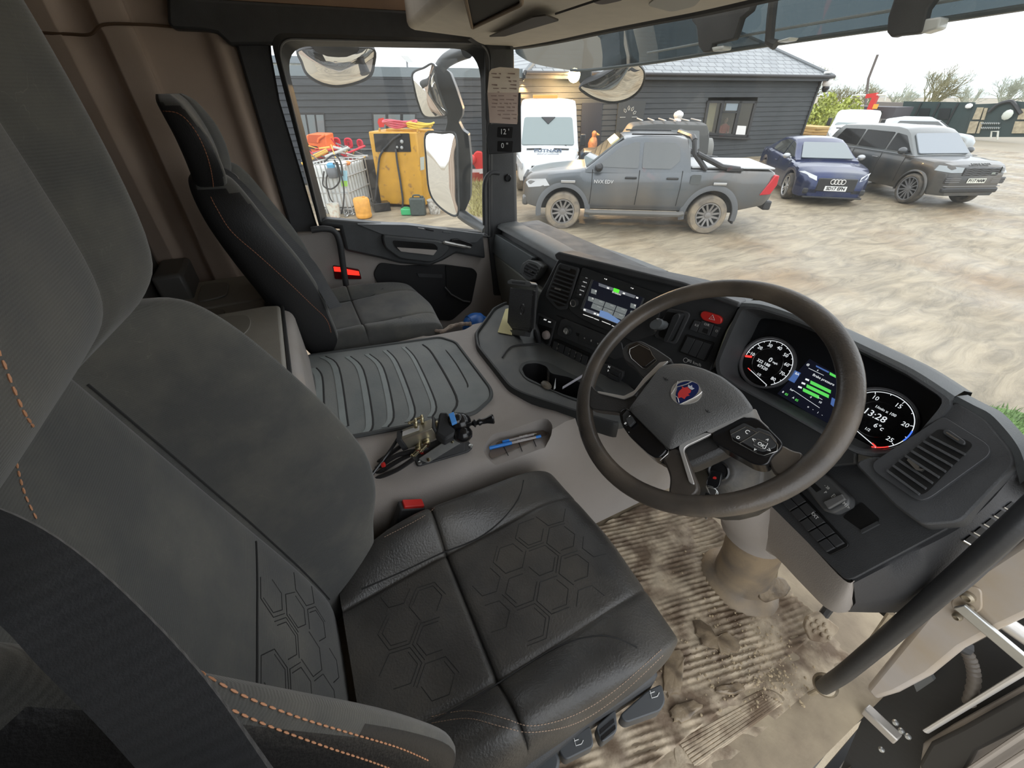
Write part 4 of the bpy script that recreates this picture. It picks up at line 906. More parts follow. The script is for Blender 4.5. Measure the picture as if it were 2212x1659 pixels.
g = G(); g.lathe([(.0125, 0), (.0125, .008), (.0115, .012), (.009, .0125)], c, CS.n, 28); kn = O('volume_knob', g, btnm, ra)
g = G(); g.lathe([(.0105, .0122), (.0115, .0128), (.0095, .0132), (.0088, .0124)], c, CS.n, 28); O('knob_ring', g, silver, kn)
# usb pocket, heater row, switch row
f = D('usb_pocket', CS, ZC4([(782, 490), (830, 492), (1040, 600), (955, 930), (900, 945), (730, 775)]), 0, .006, black2, r=.004, bev=.002)
D('pocket_hole', CS, ZC4([(815, 520), (1010, 610), (940, 905), (905, 915), (775, 775)]), .006, .0066, gapm, f, r=.003)
D('usb_ports', CS, ZC4([(830, 545), (1010, 610), (990, 690), (810, 630)]), .0066, .009, panelm, f, r=.002)
g = G()
for a, b in ((905, 570), (965, 600)): g.pix(CS, ZC4([(a-18, b-10), (a+18, b), (a+12, b+14), (a-24, b+4)]), .009, .0095)
O('usb_symbols', g, whitel, f)
cpt = CS.px(*ZC4([(908, 785)])[0], .006)
g = G(); g.lathe([(.0125, 0), (.014, .004), (.014, .012), (.012, .0135), (.001, .014)], cpt, (CS.n*1+CS.x*.0), 24); g.lathe([(.0145, .002), (.0155, .003), (.0145, .004)], cpt, CS.n, 24)
tag(O('socket_cap', g, pinkp), 'round pale pinkish cap plugged in the dashboard socket below the vent', 'cap')
hr_ = D('heater_strip', CS, [(1214, 690), (1222, 688), (1345, 738), (1352, 770), (1330, 776), (1208, 724), (1206, 716)], 0, .007, btnm, r=.004, bev=.002)
c = CS.px(1227, 714, .007); g = G(); g.lathe([(.015, 0), (.015, .004), (.013, .010), (.0115, .0105)], c, CS.n, 28); hk = O('heater_knob', g, panelm, hr_)
g = G(); g.lathe([(.0092, .0104), (.0105, .0112), (.0085, .0116), (.008, .0108)], c, CS.n, 28); g.tube([c+CS.n*.0112+CS.x*.001, c+CS.n*.0112-CS.y*.009+CS.x*.004], .0007, 5); O('knob_ring', g, silver, hk)
D('fan_slot', CS, Z6([(285, 965), (350, 985), (338, 1022), (300, 1012)]), .007, .0076, gapm, hr_)
for k in range(3):
    u, v = Z6([(385+88*k, 1045+36*k)])[0]
    D('heater_button', CS, [(u-8, v-10), (u+7, v-5), (u+4, v+10), (u-10, v+5)], .007, .009, panelm, hr_, r=.001, bev=.0006)
g = G()
for k, st in enumerate('o8v'):
    u, v = Z6([(385+88*k, 1045+36*k)])[0]; tx(g, CS, u, v, st, .010, .0094)
O('heater_symbols', g, printw, hr_)
D('groove', CS, Z6([(20, 740), (640, 985), (640, 995), (15, 752)]), 0, .0006, gapm)
sw = D('switch_row', CS, ZC4([(1010, 838), (1050, 840), (1520, 1050), (1500, 1240), (1440, 1250), (955, 1000)]), 0, .006, gapm, r=.004, bev=.001)
for k in range(6):
    a, b = 1022+80*k, 865+37*k
    D('rocker', CS, ZC4([(a, b), (a+68, b+31), (a+35, b+165), (a-33, b+134)]), .006, .0105, btnm, sw, r=.001, bev=.001)
g = G(); gy = mat('print_olive', (.55, .55, .30), .5)
for k, (st, s2) in enumerate((('P', 'D'), ('', ''), ('/', '='), ('v', '='), ('a', 'T'), ('', ''))):
    u, v = ZC4([(1062+80*k, 920+37*k)])[0]
    if st: tx(g, CS, u, v, st, .009, .0108)
    u, v = ZC4([(1045+80*k, 975+37*k)])[0]
    if s2: tx(g, CS, u, v, s2, .009, .0108)
O('rocker_symbols', g, mat('print_dim', (.45, .45, .38), .5), sw)
dl = D('axle_lock_block', CS, Z6([(625, 1375), (720, 1385), (925, 1480), (915, 1560), (870, 1620), (600, 1510)]), 0, .012, black2, r=.003, bev=.002)
for pts in ([(760, 1430), (895, 1495), (880, 1545), (745, 1480)], [(745, 1490), (875, 1552), (855, 1602), (725, 1540)]):
    D('rocker', CS, Z6(pts), .012, .017, btnm, dl, bev=.001)
g = G()
for a, b in ((710, 1430), (705, 1482)):
    u, v = Z6([(a, b)])[0]; tx(g, CS, u, v, 'H', .010, .0124)
O('axle_symbols', g, whitel, dl)
# gear stalk recess, hazard and switches
rc = D('stalk_recess', CS, Z6([(1500, 640), (1770, 690), (1800, 740), (1620, 1110), (1570, 1130), (1330, 1040), (1310, 990)]), 0, .005, black2, r=.01, bev=.003)
D('recess_floor', CS, Z6([(1480, 690), (1740, 730), (1590, 1070), (1560, 1090), (1370, 1010)]), .005, .0056, gapm, rc, r=.008)
D('guard', CS, Z6([(1640, 715), (1700, 690), (1740, 720), (1600, 1000), (1560, 1080), (1500, 1060)]), .0056, .035, panelm, rc, r=.008, bev=.006)
g = G(); p0 = CS.px(*Z6([(1500, 900)])[0], .005); p1 = CS.px(*Z6([(1330, 860)])[0], .075)
g.tube(cr([p0, lerp(p0, p1, .5), p1], 4), [.012]*4+[.016]*3+[.019, .017], 12, flat=.7); O('gear_stalk', g, dashg, rc)
g = G(); g.tube([CS.px(*Z6([(1360, 790)])[0], .07), CS.px(*Z6([(1325, 950)])[0], .062)], .004, 8); O('stalk_edge', g, silver, rc)
hz = D('hazard_switch', CS, Z6([(1935, 740), (1960, 690), (2000, 682), (2200, 745), (2235, 790), (2220, 850), (2160, 855), (1980, 800)]), 0, .011, red, r=.005, bev=.003, label='red hazard warning switch')
g = G(); t3 = [CS.px(*p, .0115) for p in Z6([(2085, 740), (2035, 790), (2110, 808)])]; g.tube(t3, .0009, 6, True); g.ell(sum(t3, V())/3, (.001, .001, .001), 6); O('triangle_symbol', g, white, hz)
for k, (pts, st) in enumerate((([(1860, 800), (1945, 825), (1890, 960), (1795, 925)], '0.0'), ([(1955, 805), (2115, 860), (2060, 1010), (1900, 960)], 'O/R'), ([(2125, 870), (2205, 900), (2150, 1035), (2070, 1010)], 'O'))):
    b = D('rocker_switch', CS, Z6(pts), 0, .008, btnm, db, r=.002, bev=.001); cx = sum(p[0] for p in pts)/4; cy = sum(p[1] for p in pts)/4
    g = G(); u, v = Z6([(cx, cy-(40 if k == 1 else 0))])[0]; tx(g, CS, u, v, st, .008, .0084); O('symbol', g, printw, b)
    if k == 1: D('rocker_dip', CS, Z6([(1985, 905), (2045, 925), (2030, 985), (1960, 955)]), .008, .0086, gapm, b)
bk3 = D('blank_switches', CS, [(1485, 722), (1544, 740), (1525, 781), (1468, 759)], 0, .006, gapm, r=.003, bev=.001)
for k in range(3):
    s0, s1 = k/3, (k+1)/3-.02
    a = lerp(V((1488, 726, 0)), V((1541, 743, 0)), s0); b = lerp(V((1488, 726, 0)), V((1541, 743, 0)), s1); c_ = lerp(V((1472, 757, 0)), V((1524, 777, 0)), s1); d_ = lerp(V((1472, 757, 0)), V((1524, 777, 0)), s0)
    D('blank', CS, [(p.x, p.y) for p in (a, b, c_, d_)], .006, .009, btnm, bk3, bev=.001)
g = G(); tx(g, CS, 1500, 784, '90 km/h', .011, .0006); u, v = 1481, 778; g.tube([CS.px(u+5*math.cos(t), v+5*math.sin(t)-0, .001) for t in [i*.7 for i in range(9)]], .0006, 5, True); O('speed_limit_print', g, printw, db)
# instrument cluster
o = at(1657, 783, Y=.885); CL = PL(o, at(1893, 905, Y=.885), o+V((0, .42, .91)))
lip = [(1598, 660), (1640, 664), (1700, 682), (1760, 706), (1890, 768), (1970, 808), (2055, 864), (2046, 885), (1990, 950), (1945, 985), (1900, 990), (1850, 980), (1700, 895), (1590, 835), (1548, 808), (1545, 780), (1570, 720)]
HLt = PL(CL.o+CL.n*.075, CL.o+CL.n*.075+CL.x, CL.o+CL.n*.05+CL.y*1.0)
cA = [HLt.px(u, v) for u, v in lip]; ctr = sum(cA, V())/len(cA)
cA = rp(cA, .01, 2)
cO = [ctr+(p-ctr)*1.012-CL.n*.012 for p in cA]; cI = [ctr+(p-ctr)*.955+CL.n*.0 for p in cA]
cB = [ctr+(p-ctr)*.90-CL.n*((p-ctr).dot(CL.n)*.9+(ctr-CL.o).dot(CL.n)) for p in cA]
g = G(); g.loft([[p-CL.n*.10+V((0, .03, -.01)) for p in cO], cO, cA, cI, cB], True, False); O('binnacle', g, black2, db, ang=50)
g = G(); g.prism([p+CL.n*.0005 for p in cB], -CL.n*.02); O('cluster_face', g, mat('cluster_black', (.008, .009, .011), .22), db)
def hood_rows():
    idx = list(range(0, 16)); base = [p for p in cO]
    P = [HLt.px(u, v)+(CL.y*.0) for u, v in lip[0:7]]
    return P
hp_ = cr(hood_rows(), 4)
rows = [[p+CL.n*.001+V((0, 0, -.004)) for p in hp_], [p+V((0, .004, .006)) for p in hp_], [p+V((0, .035, .006)) for p in hp_], [p+V((.0, .10, -.02)) for p in hp_], [V((p.x, max(p.y+.12, wsY(p.x, .66)-.03), .66)) for p in hp_]]
O('cluster_hood', strip(rows), dashg, db, ang=60)
emw = emis('gauge_white', (.88, .92, .95), .42); emr = emis('gauge_red', (1, .06, .05), .45); emb = emis('gauge_blue', (.08, .22, .95), .45); emg = emis('display_green', (.12, .75, .12), .40); emd = emis('display_blue', (.08, .16, .42), .36)
def gauge(u, v, rad, nums, a0, a1, lab, extra):
    c = CL.px(u, v, 0); th = O('gauge', G().lathe([(rad*1.10, 0), (rad*1.10, .010), (rad*1.03, .011), (rad, .002)], c, CL.n, 48, False), mat('gauge_ring', (.10, .10, .105), .35), db)
    def P(a, r, h=.0015): return c+CL.x*r*math.cos(a)+CL.y*r*math.sin(a)+CL.n*h
    g = G(); g.lathe([(.001, .0005), (rad, .0005)], c, CL.n, 40, False); g.lathe([(rad*.60, .001), (rad*.62, .002), (rad*.6, .003)], c, CL.n, 40, False); O('dial', g, blackg, th)
    g = G(); n = 50
    g.tube([P(lerp(a0, a1, i/n), rad*.95) for i in range(n+1)], .0008, 4)
    m = len(nums)*2-1
    for i in range(m+0):
        a = lerp(a0, a1, (i+.6)/(m+.2)); g.tube([P(a, rad*.95), P(a, rad*(.86 if i % 2 == 0 else .90))], .0006, 4)
    for i, s in enumerate(nums):
        a = lerp(a0, a1, (2*i+.6)/(m+.2)); g.text(s, P(a, rad*.74), CL.x, CL.y, rad*.20, .0002, bold=.0)
    for (s, x, y, sz) in lab: g.text(s, c+CL.x*x*rad+CL.y*y*rad+CL.n*.003, CL.x, CL.y, sz*rad, .0002)
    g.tube([c+CL.x*x*rad+CL.y*y*rad+CL.n*.002 for x, y in ((-.55, -.56), (.5, -.80))], .0007, 4); g.tube([c+CL.x*x*rad+CL.y*y*rad+CL.n*.002 for x, y in ((.5, -.80), (.5, -.88))], .0007, 4)
    O('scale', g, emw, th); return th, P, c
RAD = .0545
th, P, c = gauge(1658, 784, RAD, ['10', '20', '30', '40', '50', '60', '70', '80'], R(186), R(-48), [('0', .05, .16, .28), ('mph', .28, .14, .12), ('322 188', -.12, -.07, .18), ('67520', -.05, -.25, .18), ('1/2', 0, -.58, .14)], 1)
g = G(); g.tube([P(R(190), RAD*.96), P(R(186), RAD*.70)], .0028, 6); O('needle', g, emr, th)
g = G(); g.tube([c+CL.x*x*RAD+CL.y*y*RAD+CL.n*.0025 for x, y in ((-.55, -.56), (-.40, -.60))], .001, 4); O('fuel_low', g, emr, th)
th, P, c = gauge(1893, 906, RAD*1.02, ['5', '10', '15', '20', '25'], R(190), R(-45), [('1/min x 100', .05, .38, .13), ('13:28', -.1, .1, .31), ('6°c', .2, -.18, .22), ('1/2', 0, -.42, .13)], 0)
g = G(); g.tube([P(R(12-3*k), RAD*.97) for k in range(9)], .0014, 4); O('eco_band', g, emb, th)
g = G(); g.tube([P(R(-38-3*k), RAD*.97) for k in range(10)], .0014, 4); g.tube([c+CL.x*x*RAD+CL.y*y*RAD+CL.n*.0025 for x, y in ((.36, -.76), (.5, -.80))], .0012, 4); O('red_band', g, emr, th)
ds_ = D('driver_display', CL, ZR([(640, 458), (960, 640), (905, 960), (760, 930), (405, 712)]), .0005, .0015, emis('display_dark', (.012, .014, .03), .18), db)
for (x, y, l) in ((650, 628, 160), (622, 655, 175), (596, 683, 125)):
    D('pressure_bar', CL, ZR([(x, y-12), (x+l*.93, y+l*.45-12), (x+l*.93-4, y+l*.45+12), (x-4, y+12)]), .002, .0024, emg, ds_)
D('status_block', CL, ZR([(790, 555), (840, 582), (838, 600), (788, 575)]), .002, .0024, emg, ds_)
g = G()
for (x, y) in ((470, 718), (545, 760)): tx(g, CL, *ZR([(x, y)])[0], '85', .007, .002)
O('tank_readout', g, emg, ds_)
g = G()
u, v = ZR([(740, 610)])[0]; tx(g, CL, u, v, 'Brake pressure', .0072, .002)
for k, (x, y) in enumerate(((628, 610), (600, 637), (575, 665))):
    g.pix(CL, ZR([(x-14, y-10), (x+12, y), (x+8, y+12), (x-18, y+2)]), .002, .0024)
for a, b in (((635, 525), (745, 578)), ((520, 685), (715, 815)), ((590, 640), (590, 640)), ((700, 735), (735, 755))):
    if a != b: g.pix(CL, ZR([a, b, (b[0], b[1]+3), (a[0], a[1]+3)]), .002, .0024)
for (x, y, s) in ((628, 500, '@'), (700, 540, 'a'), (510, 685, 'bar'), (445, 700, 'B'), (520, 742, 'A'), (630, 808, 'o'), (700, 850, 'i'), (732, 868, '-'), (665, 828, '-'), (648, 738, '4'), (716, 775, '10')):
    u, v = ZR([(x, y)])[0]; tx(g, CL, u, v, s, .006, .002)
O('display_text', g, emw, ds_)
for q in ([(690, 505), (785, 552), (780, 562), (688, 516)], [(530, 540), (578, 562), (530, 635), (478, 608)], [(805, 740), (880, 780), (830, 820), (795, 790)]): D('display_block', CL, ZR(q), .002, .0024, emd, ds_)
g = G(); u, v = ZR([(548, 568)])[0]; tx(g, CL, u, v, 'BA', .007, .0026); O('display_symbol', g, emw, ds_)
D('warning_reflection_lamp', CL, ZR([(1050, 560), (1105, 540), (1108, 555), (1060, 580)]), .03, .0305, mat('dim_red', (.10, .006, .01), .4), db) if 0 else None
# fill below the cluster
FL = PL(at(1540, 800, Y=.83), at(1850, 985, Y=.80), at(1600, 1050, Y=.80))
D('lower_cover', FL, [(1528, 796), (1700, 893), (1850, 978), (1850, 1005), (1775, 1012), (1690, 1075), (1560, 1040), (1440, 905), (1400, 850), (1500, 830)], -.05, 0, panelm, bev=.005)
# right-hand vent panel
RV = PL(at(1890, 1010, Y=.775), at(2010, 1085, Y=.755), at(2030, 925, Y=.835))
rv = D('vent_panel', RV, [(2062, 864), (2130, 905), (2188, 975), (2192, 1005), (2075, 1128), (1990, 1134), (1930, 1090), (1845, 1000), (1880, 985), (1945, 992), (2000, 940)], -.07, 0, black2, r=.01, bev=.008)
vf = D('side_vent', RV, [(2035, 905), (2045, 905), (2140, 965), (2142, 985), (2010, 1080), (1985, 1085), (1890, 1020), (1888, 1002)], 0, .007, mat('vent_frame_grey', (.06, .062, .066), .4, bump=.2, bscale=500), r=.01, bev=.003)
Zv = zz(1900, 880, 5.186)
D('throat', RV, Zv([(690, 250), (1080, 430), (560, 960), (480, 1000), (390, 960), (140, 760), (110, 720)]), .007, .0077, gapm, vf, r=.008)
for k in range(8):
    t = k/7.; a = (lerp(600, 120, t), lerp(345, 720, t)); b = (lerp(990, 480, t), lerp(545, 985, t))
    g = G(); g.pix(RV, Zv([a, b, (b[0]-16, b[1]+22), (a[0]-16, a[1]+22)]), .0077, .013); O('slat', g, black2, vf)
D('vent_tab', RV, Zv([(365, 615), (490, 705), (480, 725), (540, 735), (510, 755), (450, 740), (350, 635)]), .013, .018, silver, vf)
D('vent_wheel', RV, Zv([(740, 280), (800, 280), (990, 410), (980, 450), (920, 440), (730, 320)]), .007, .012, btnm, vf, r=.003, bev=.001)
D('wheel_mark', RV, Zv([(780, 305), (920, 395), (910, 408), (772, 320)]), .012, .0126, silver, vf)
LT = [RV.px(u, v) for u, v in ((2058, 864), (2095, 884), (2130, 903), (2165, 940), (2188, 972), (2200, 1000), (2210, 1040))]
LT = cr(LT, 4)
O('right_top', strip([[p+V((0, 0, -.006)) for p in LT], [p+RV.n*.006+V((.002, .006, .004)) for p in LT], [p+V((.006, .03, .004)) for p in LT], [p+V((.03, .09, -.04)) for p in LT], [p+V((.03, .2, -.16)) for p in LT]]), dashg, db, ang=60)
# lower switch panel
LP = PL(at(1690, 1082, Y=.78), at(1832, 1250, Y=.70), at(1760, 1012, Y=.82))
lp = D('switch_panel', LP, [(1660, 1088), (1700, 1048), (1765, 1003), (1845, 998), (1988, 1128), (2062, 1133), (1842, 1250), (1825, 1252)], -.05, 0, black2, r=.006, bev=.006)
sb = D('switch_block', LP, [(1690, 1085), (1728, 1060), (1836, 1175), (1834, 1182), (1797, 1200), (1790, 1196)], 0, .004, gapm, lp, r=.003, bev=.001)
for k in range(5):
    for j in range(2):
        s0, s1 = k/5+.01, (k+1)/5-.012; t0, t1 = j/2+.02, j/2+.48
        A_, B_, C_, D_ = V((1692, 1085, 0)), V((1792, 1196, 0)), V((1832, 1176, 0)), V((1728, 1063, 0))
        q = [lerp(lerp(A_, B_, s), lerp(D_, C_, s), t) for s, t in ((s0, t0), (s1, t0), (s1, t1), (s0, t1))]
        b = D('push_switch', LP, [(p.x, p.y) for p in q], .004, .0085, btnm, sb, bev=.001)
g = G(); tx(g, LP, 1760, 1114, 'EXT', .009, .0088); O('switch_text', g, white, sb)
pb = D('parking_brake', LP, [(1762, 1030), (1790, 1026), (1806, 1036), (1852, 1080), (1850, 1098), (1816, 1115), (1796, 1110), (1756, 1060)], 0, .022, mat('brake_grey', (.09, .092, .094), .35), lp, r=.006, bev=.005)
D('lever', LP, [(1800, 1092), (1842, 1075), (1850, 1087), (1812, 1108)], .022, .028, mat('brake_lever_grey', (.16, .16, .158), .4), pb, r=.003, bev=.002)
D('window', LP, [(1763, 1050), (1774, 1046), (1793, 1064), (1782, 1070)], .022, .0226, gapm, pb)
g = G(); tx(g, LP, 1828, 1092, 'M1>', .008, .0284); tx(g, LP, 1783, 1064, 'P', .008, .0228); tx(g, LP, 1800, 1072, 'B', .012, .0224); tx(g, LP, 1786, 1052, '- 20', .007, .0224); O('brake_symbols', g, printw, pb)
D('coin_tray', LP, [(1842, 1098), (1862, 1085), (1900, 1120), (1898, 1128), (1862, 1146), (1822, 1118)], .0, .0012, gapm, lp, r=.003)
D('coin_tray_lip', LP, [(1862, 1146), (1898, 1127), (1902, 1133), (1864, 1153)], 0, .004, black2, lp)
# side and beige trim under it
S0 = [LP.px(1840, 1250, -.004), LP.px(1950, 1192, -.004), LP.px(2062, 1133, -.004), RV.px(2130, 1075, -.02), RV.px(2195, 1005, -.02), RV.px(2215, 1045, -.02)]
S1 = [at(1832, 1322, Y=.735), at(1960, 1322, Y=.76), at(2050, 1300, Y=.79), at(2140, 1230, Y=.82), at(2200, 1140, Y=.84), at(2230, 1100, Y=.85)]
g = G(); a_, b_ = cr(S0, 5), cr(S1, 5)
g.grid([a_, [p+V((.006, -.004, -.002)) for p in a_], [lerp(p, q, .5)+V((.012, -.004, 0)) for p, q in zip(a_, b_)], b_, [p+V((0, .12, .02)) for p in b_]]); sdp = O('side_cover', g, mat('side_cover_grey', (.055, .056, .06), .5, bump=.3, bscale=500), db, ang=60)
sbv = bvh(g)
for k in range(5):
    u, v = 2082+22*k, 1166-18*k
    q = [hit(sbv, a, b, .0006) for a, b in ((u, v), (u+14, v-11), (u+40, v+6), (u+27, v+18))]
    if all(q):
        g = G(); g.prism(q, (.001, -.001, .001)); O('demister_slot', g, gapm, sdp)
    q = [hit(sbv, a, b, .002) for a, b in ((u-2, v+1), (u+12, v+9), (u+26, v+18))]
    if all(q): g = G(); g.tube(q, .0016, 6); O('slot_bar', g, silver, sdp)
T0 = [at(1655, 1092, Y=.79), LP.px(1662, 1090, -.002), LP.px(1745, 1172, -.002), LP.px(1822, 1252, -.002), LP.px(1846, 1254, -.002)]
T1 = [at(1640, 1200, Y=.84), at(1668, 1205, Y=.82), at(1735, 1275, Y=.77), at(1790, 1325, Y=.735), at(1844, 1323, Y=.735)]
g = G(); a_, b_ = cr(T0, 5), cr(T1, 5)
g.grid([a_, [lerp(p, q, .5)+V((.0, -.006, 0)) for p, q in zip(a_, b_)], [lerp(p, q, .9) for p, q in zip(a_, b_)], [q+V((0, .015, -.006)) for q in b_], [p+V((0, .15, .0)) for p in b_]]); O('lower_trim', g, beige, db, ang=60)
# phone holder on the left of the centre panel
PH = PL(at(1097, 722, Y=.60), at(1153, 727, Y=.60), at(1115, 612, Y=.66))
ph = thing('phone_holder', 'black plastic phone holder clipped to the left of the centre panel', 'phone holder', PH.px(1125, 720))
g = G(); g.pix(PH, [(1108, 622), (1158, 628), (1152, 710), (1145, 722), (1100, 718)], 0, .012, .004); O('plate', g, mat('holder_black', (.018, .018, .019), .55, bump=.6, bscale=350), ph, bev=.002)
g = G(); g.pix(PH, [(1109, 609), (1116, 606), (1158, 611), (1162, 616), (1158, 622), (1109, 615)], 0, .024, .002); g.m = 0; up_ = O('upper_jaw', g, mat('jaw_grey', (.10, .105, .105), .4), ph, bev=.002)
g = G(); g.pix(PH, [(1118, 610), (1148, 613), (1148, 617), (1119, 614)], .024, .0246); O('jaw_slot', g, gapm, up_)
g = G(); g.pix(PH, [(1098, 712), (1147, 718), (1145, 728), (1100, 722)], 0, .022, .002); O('lower_jaw', g, black, ph, bev=.002)
g = G(); cp = PH.px(1128, 668, .0122)
for r_ in (.018, .0155): g.lathe([(r_, 0), (r_+.0006, .0006), (r_+.0012, 0)], cp, PH.n, 32, False)
for a in range(3): g.tube([cp+PH.x*.009*math.cos(a*1.05+.5)+PH.y*.009*math.sin(a*1.05+.5), cp-PH.x*.009*math.cos(a*1.05+.5)-PH.y*.009*math.sin(a*1.05+.5)], .0007, 5)
for (a, b) in ((1112, 632), (1151, 637)): g.lathe([(.0025, 0), (.002, .001)], PH.px(a, b, .012), PH.n, 8)
g.tube([PH.px(1104, 708, .0125), PH.px(1144, 713, .0125)], .0012, 5); O('embossing', g, mat('emboss_black', (.04, .04, .042), .35), ph)
g = G(); g.tube(cr([PH.px(1148, 690, 0), PH.px(1160, 715, -.015), CS.px(1165, 742, .01)], 5), .008, 8); O('bracket', g, black, ph)
g = G(); g.tube([PH.px(1160, 618, .006), PH.px(1154, 712, .006)], .004, 8); O('spine', g, black2, ph)
# ================================================================ STEERING WHEEL
WN = V((0, -math.cos(R(51.66)), math.sin(R(51.66)))); WC = V((.475, .564, .817))
WP = PL(WC, WC+V((1, 0, 0)), WC+V((0, math.sin(R(51.66)), math.cos(R(51.66)))))
sw_ = thing('steering_wheel', 'big brown-black steering wheel with a griffin badge on its hub', 'steering wheel', WC)
g = G(); RR = .2175; n = 96; rg = []
for i in range(n+1):
    a = 2*math.pi*i/n; c = WP.P(RR*math.cos(a), RR*math.sin(a)); rad = WP.x*math.cos(a)+WP.y*math.sin(a)
    rg.append([c+rad*.0172*math.cos(t)+WP.n*.0155*math.sin(t) for t in [2*math.pi*k/16 for k in range(16)]])
g.loft(rg, True, False); O('rim', g, wheelm, sw_, ang=80)
sp_m = mat('spoke_black', (.04, .039, .038), .4, noise=.1, bump=.3, bscale=500)
H = .028
def W(name, pts, h0, h1, m, par=sw_, r=0, bev=0, zf=Z3, label=None):
    return D(name, WP, zf(pts), h0, h1, m, par, r, bev, label)
W('hub_back', [(420, 700), (560, 560), (760, 560), (1060, 720), (1270, 960), (1100, 1130), (760, 1290), (560, 1240), (330, 960)], -.045, -.004, sp_m, r=.02, bev=.01)
W('spoke', [(330, 500), (372, 455), (455, 435), (560, 490), (680, 572), (610, 600), (500, 700), (470, 690), (410, 610), (345, 570)], -.012, .008, sp_m, r=.01, bev=.005)
W('spoke', [(120, 730), (165, 780), (360, 830), (420, 800), (470, 860), (380, 960), (310, 920), (170, 905), (110, 890)], -.012, .008, sp_m, r=.01, bev=.006)
W('spoke', [(590, 1210), (680, 1150), (760, 1180), (770, 1220), (860, 1440), (800, 1500), (640, 1490), (660, 1370), (640, 1300)], -.012, .008, wheelm, r=.014, bev=.006)
W('spoke', [(1310, 1180), (1400, 1130), (1480, 1180), (1560, 1190), (1520, 1290), (1400, 1360), (1330, 1300)], -.012, .006, wheelm, r=.016, bev=.006)
W('accent_trim', [(480, 700), (590, 590), (650, 580), (500, 720), (410, 815), (350, 838), (175, 795), (170, 780), (350, 815), (420, 780)], .006, .011, chrome, r=.003, bev=.001, label='chrome trim')
W('accent_trim', [(718, 1165), (730, 1140), (900, 1062), (945, 1072), (780, 1150), (757, 1170), (755, 1195), (828, 1415), (790, 1400)], .006, .012, chrome, r=.004, bev=.0015, label='chrome trim')
W('accent_trim', [(1010, 985), (1150, 935), (1235, 905), (1270, 985), (1330, 1040), (1240, 985), (1150, 960), (1060, 1010), (940, 1070), (900, 1055)], .006, .012, chrome, r=.004, bev=.0015, label='chrome trim')
pad = [(585, 600), (650, 583), (740, 580), (870, 612), (1000, 668), (1130, 768), (1212, 880), (1205, 905), (1100, 945), (870, 1050), (655, 1165), (630, 1150), (372, 895), (380, 875), (480, 740)]
P0 = rp([WP.px(u, v, H*.3) for u, v in Z3(pad)], .008, 3); P1 = rp([WP.px(u, v, H) for u, v in Z3(pad)], .012, 3); pc = sum(P1, V())/len(P1)
g = G(); g.loft([P0, P1, [lerp(p, pc, .08)+WP.n*.006 for p in P1], [lerp(p, pc, .4)+WP.n*.010 for p in P1], [lerp(p, pc, .85)+WP.n*.011 for p in P1]]); O('horn_pad', g, padm, sw_, ang=50)
pdb = bvh(g)
# badge
def onpad(u, v, l): 
    h = hit(pdb, u, v, 0); return (h if h else WP.px(u, v, H+.01))+WP.n*l
def Bd(name, pts, l0, l1, m, par, zf=Z3, smooth=0):
    ps = [onpad(u, v, l0) for u, v in zf(pts)]
    if smooth: ps = cr(ps, smooth, True)
    g = G(); g.prism(ps, WP.n*(l1-l0)); return O(name, g, m, par)
bd = Bd('badge', [(665, 740), (705, 705), (770, 695), (830, 715), (858, 755), (865, 790), (840, 830), (790, 852), (720, 858), (672, 830), (655, 790)], 0, .0015, chrome, sw_, smooth=3)
Bd('badge_field', [(700, 752), (705, 722), (770, 703), (835, 722), (845, 760), (820, 800), (765, 838), (705, 852), (690, 800)], .0015, .0021, mat('badge_blue', (.012, .025, .12), .25), bd, smooth=3)
Bd('griffin', [(708, 818), (704, 790), (716, 768), (735, 752), (728, 736), (748, 748), (770, 742), (782, 758), (794, 765), (790, 780), (772, 790), (785, 800), (762, 806), (748, 824), (728, 812)], .0021, .0027, mat('griffin_red', (.75, .06, .06), .35), bd)
Bd('crown', [(772, 742), (776, 726), (788, 738), (800, 730), (802, 746), (816, 752), (800, 762), (786, 756)], .0021, .0027, mat('crown_white', (.7, .72, .78), .35), bd)
g = G(); 
for zf_pts in ([(672, 800), (700, 812), (712, 848)], [(868, 775), (840, 800), (800, 822), (720, 860)], [(690, 745), (760, 725), (800, 705)], [(660, 790), (690, 740), (704, 704)]):
    g.tube(cr([onpad(u, v, .0026) for u, v in Z3(zf_pts)], 4), .0007, 5)
O('badge_lines', g, chrome, bd)
g = G()
for (x, y) in ((620, 685), (905, 905)):
    g.tube([onpad(u, v, .0008) for u, v in Z3([(x-15, y-12), (x-2, y+6), (x+18, y+6)])], .0006, 5); g.tube([onpad(u, v, .0008) for u, v in Z3([(x-2, y+6), (x+4, y-8)])], .0006, 5)
O('horn_symbols', g, seam, sw_)
# controls
b = W('gloss_switch', [(375, 480), (440, 450), (520, 490), (530, 520), (560, 560), (550, 575), (490, 620), (460, 612), (385, 545), (372, 510)], .008, .011, mat('brown_gloss', (.03, .024, .02), .12), r=.003, bev=.001)
g = G(); g.tube([WP.px(u, v, .0115) for u, v in Z3([(378, 482), (440, 452), (518, 492), (528, 520), (558, 560), (490, 618), (462, 610), (388, 545), (374, 510)])], .0006, 5, True); O('outline', g, silver, b)
pod = W('left_pod', [(318, 940), (330, 910), (372, 892), (420, 940), (640, 1160), (636, 1195), (580, 1240), (520, 1210), (390, 1090), (335, 1010)], -.03, .012, blackg, r=.008, bev=.004)
g = G(); g.tube([WP.px(u, v, .011) for u, v in Z3([(372, 900), (640, 1165), (634, 1190), (582, 1236)])], .0008, 5); O('pod_edge', g, silver, pod)
b = W('cruise_keys', [(345, 950), (378, 915), (420, 965), (430, 1000), (395, 1030), (350, 990)], .012, .015, btnm, pod, r=.002, bev=.001)
W('thumb_roller', [(378, 985), (415, 960), (440, 1000), (400, 1035)], .015, .022, black2, b, r=.002, bev=.002)
g = G()
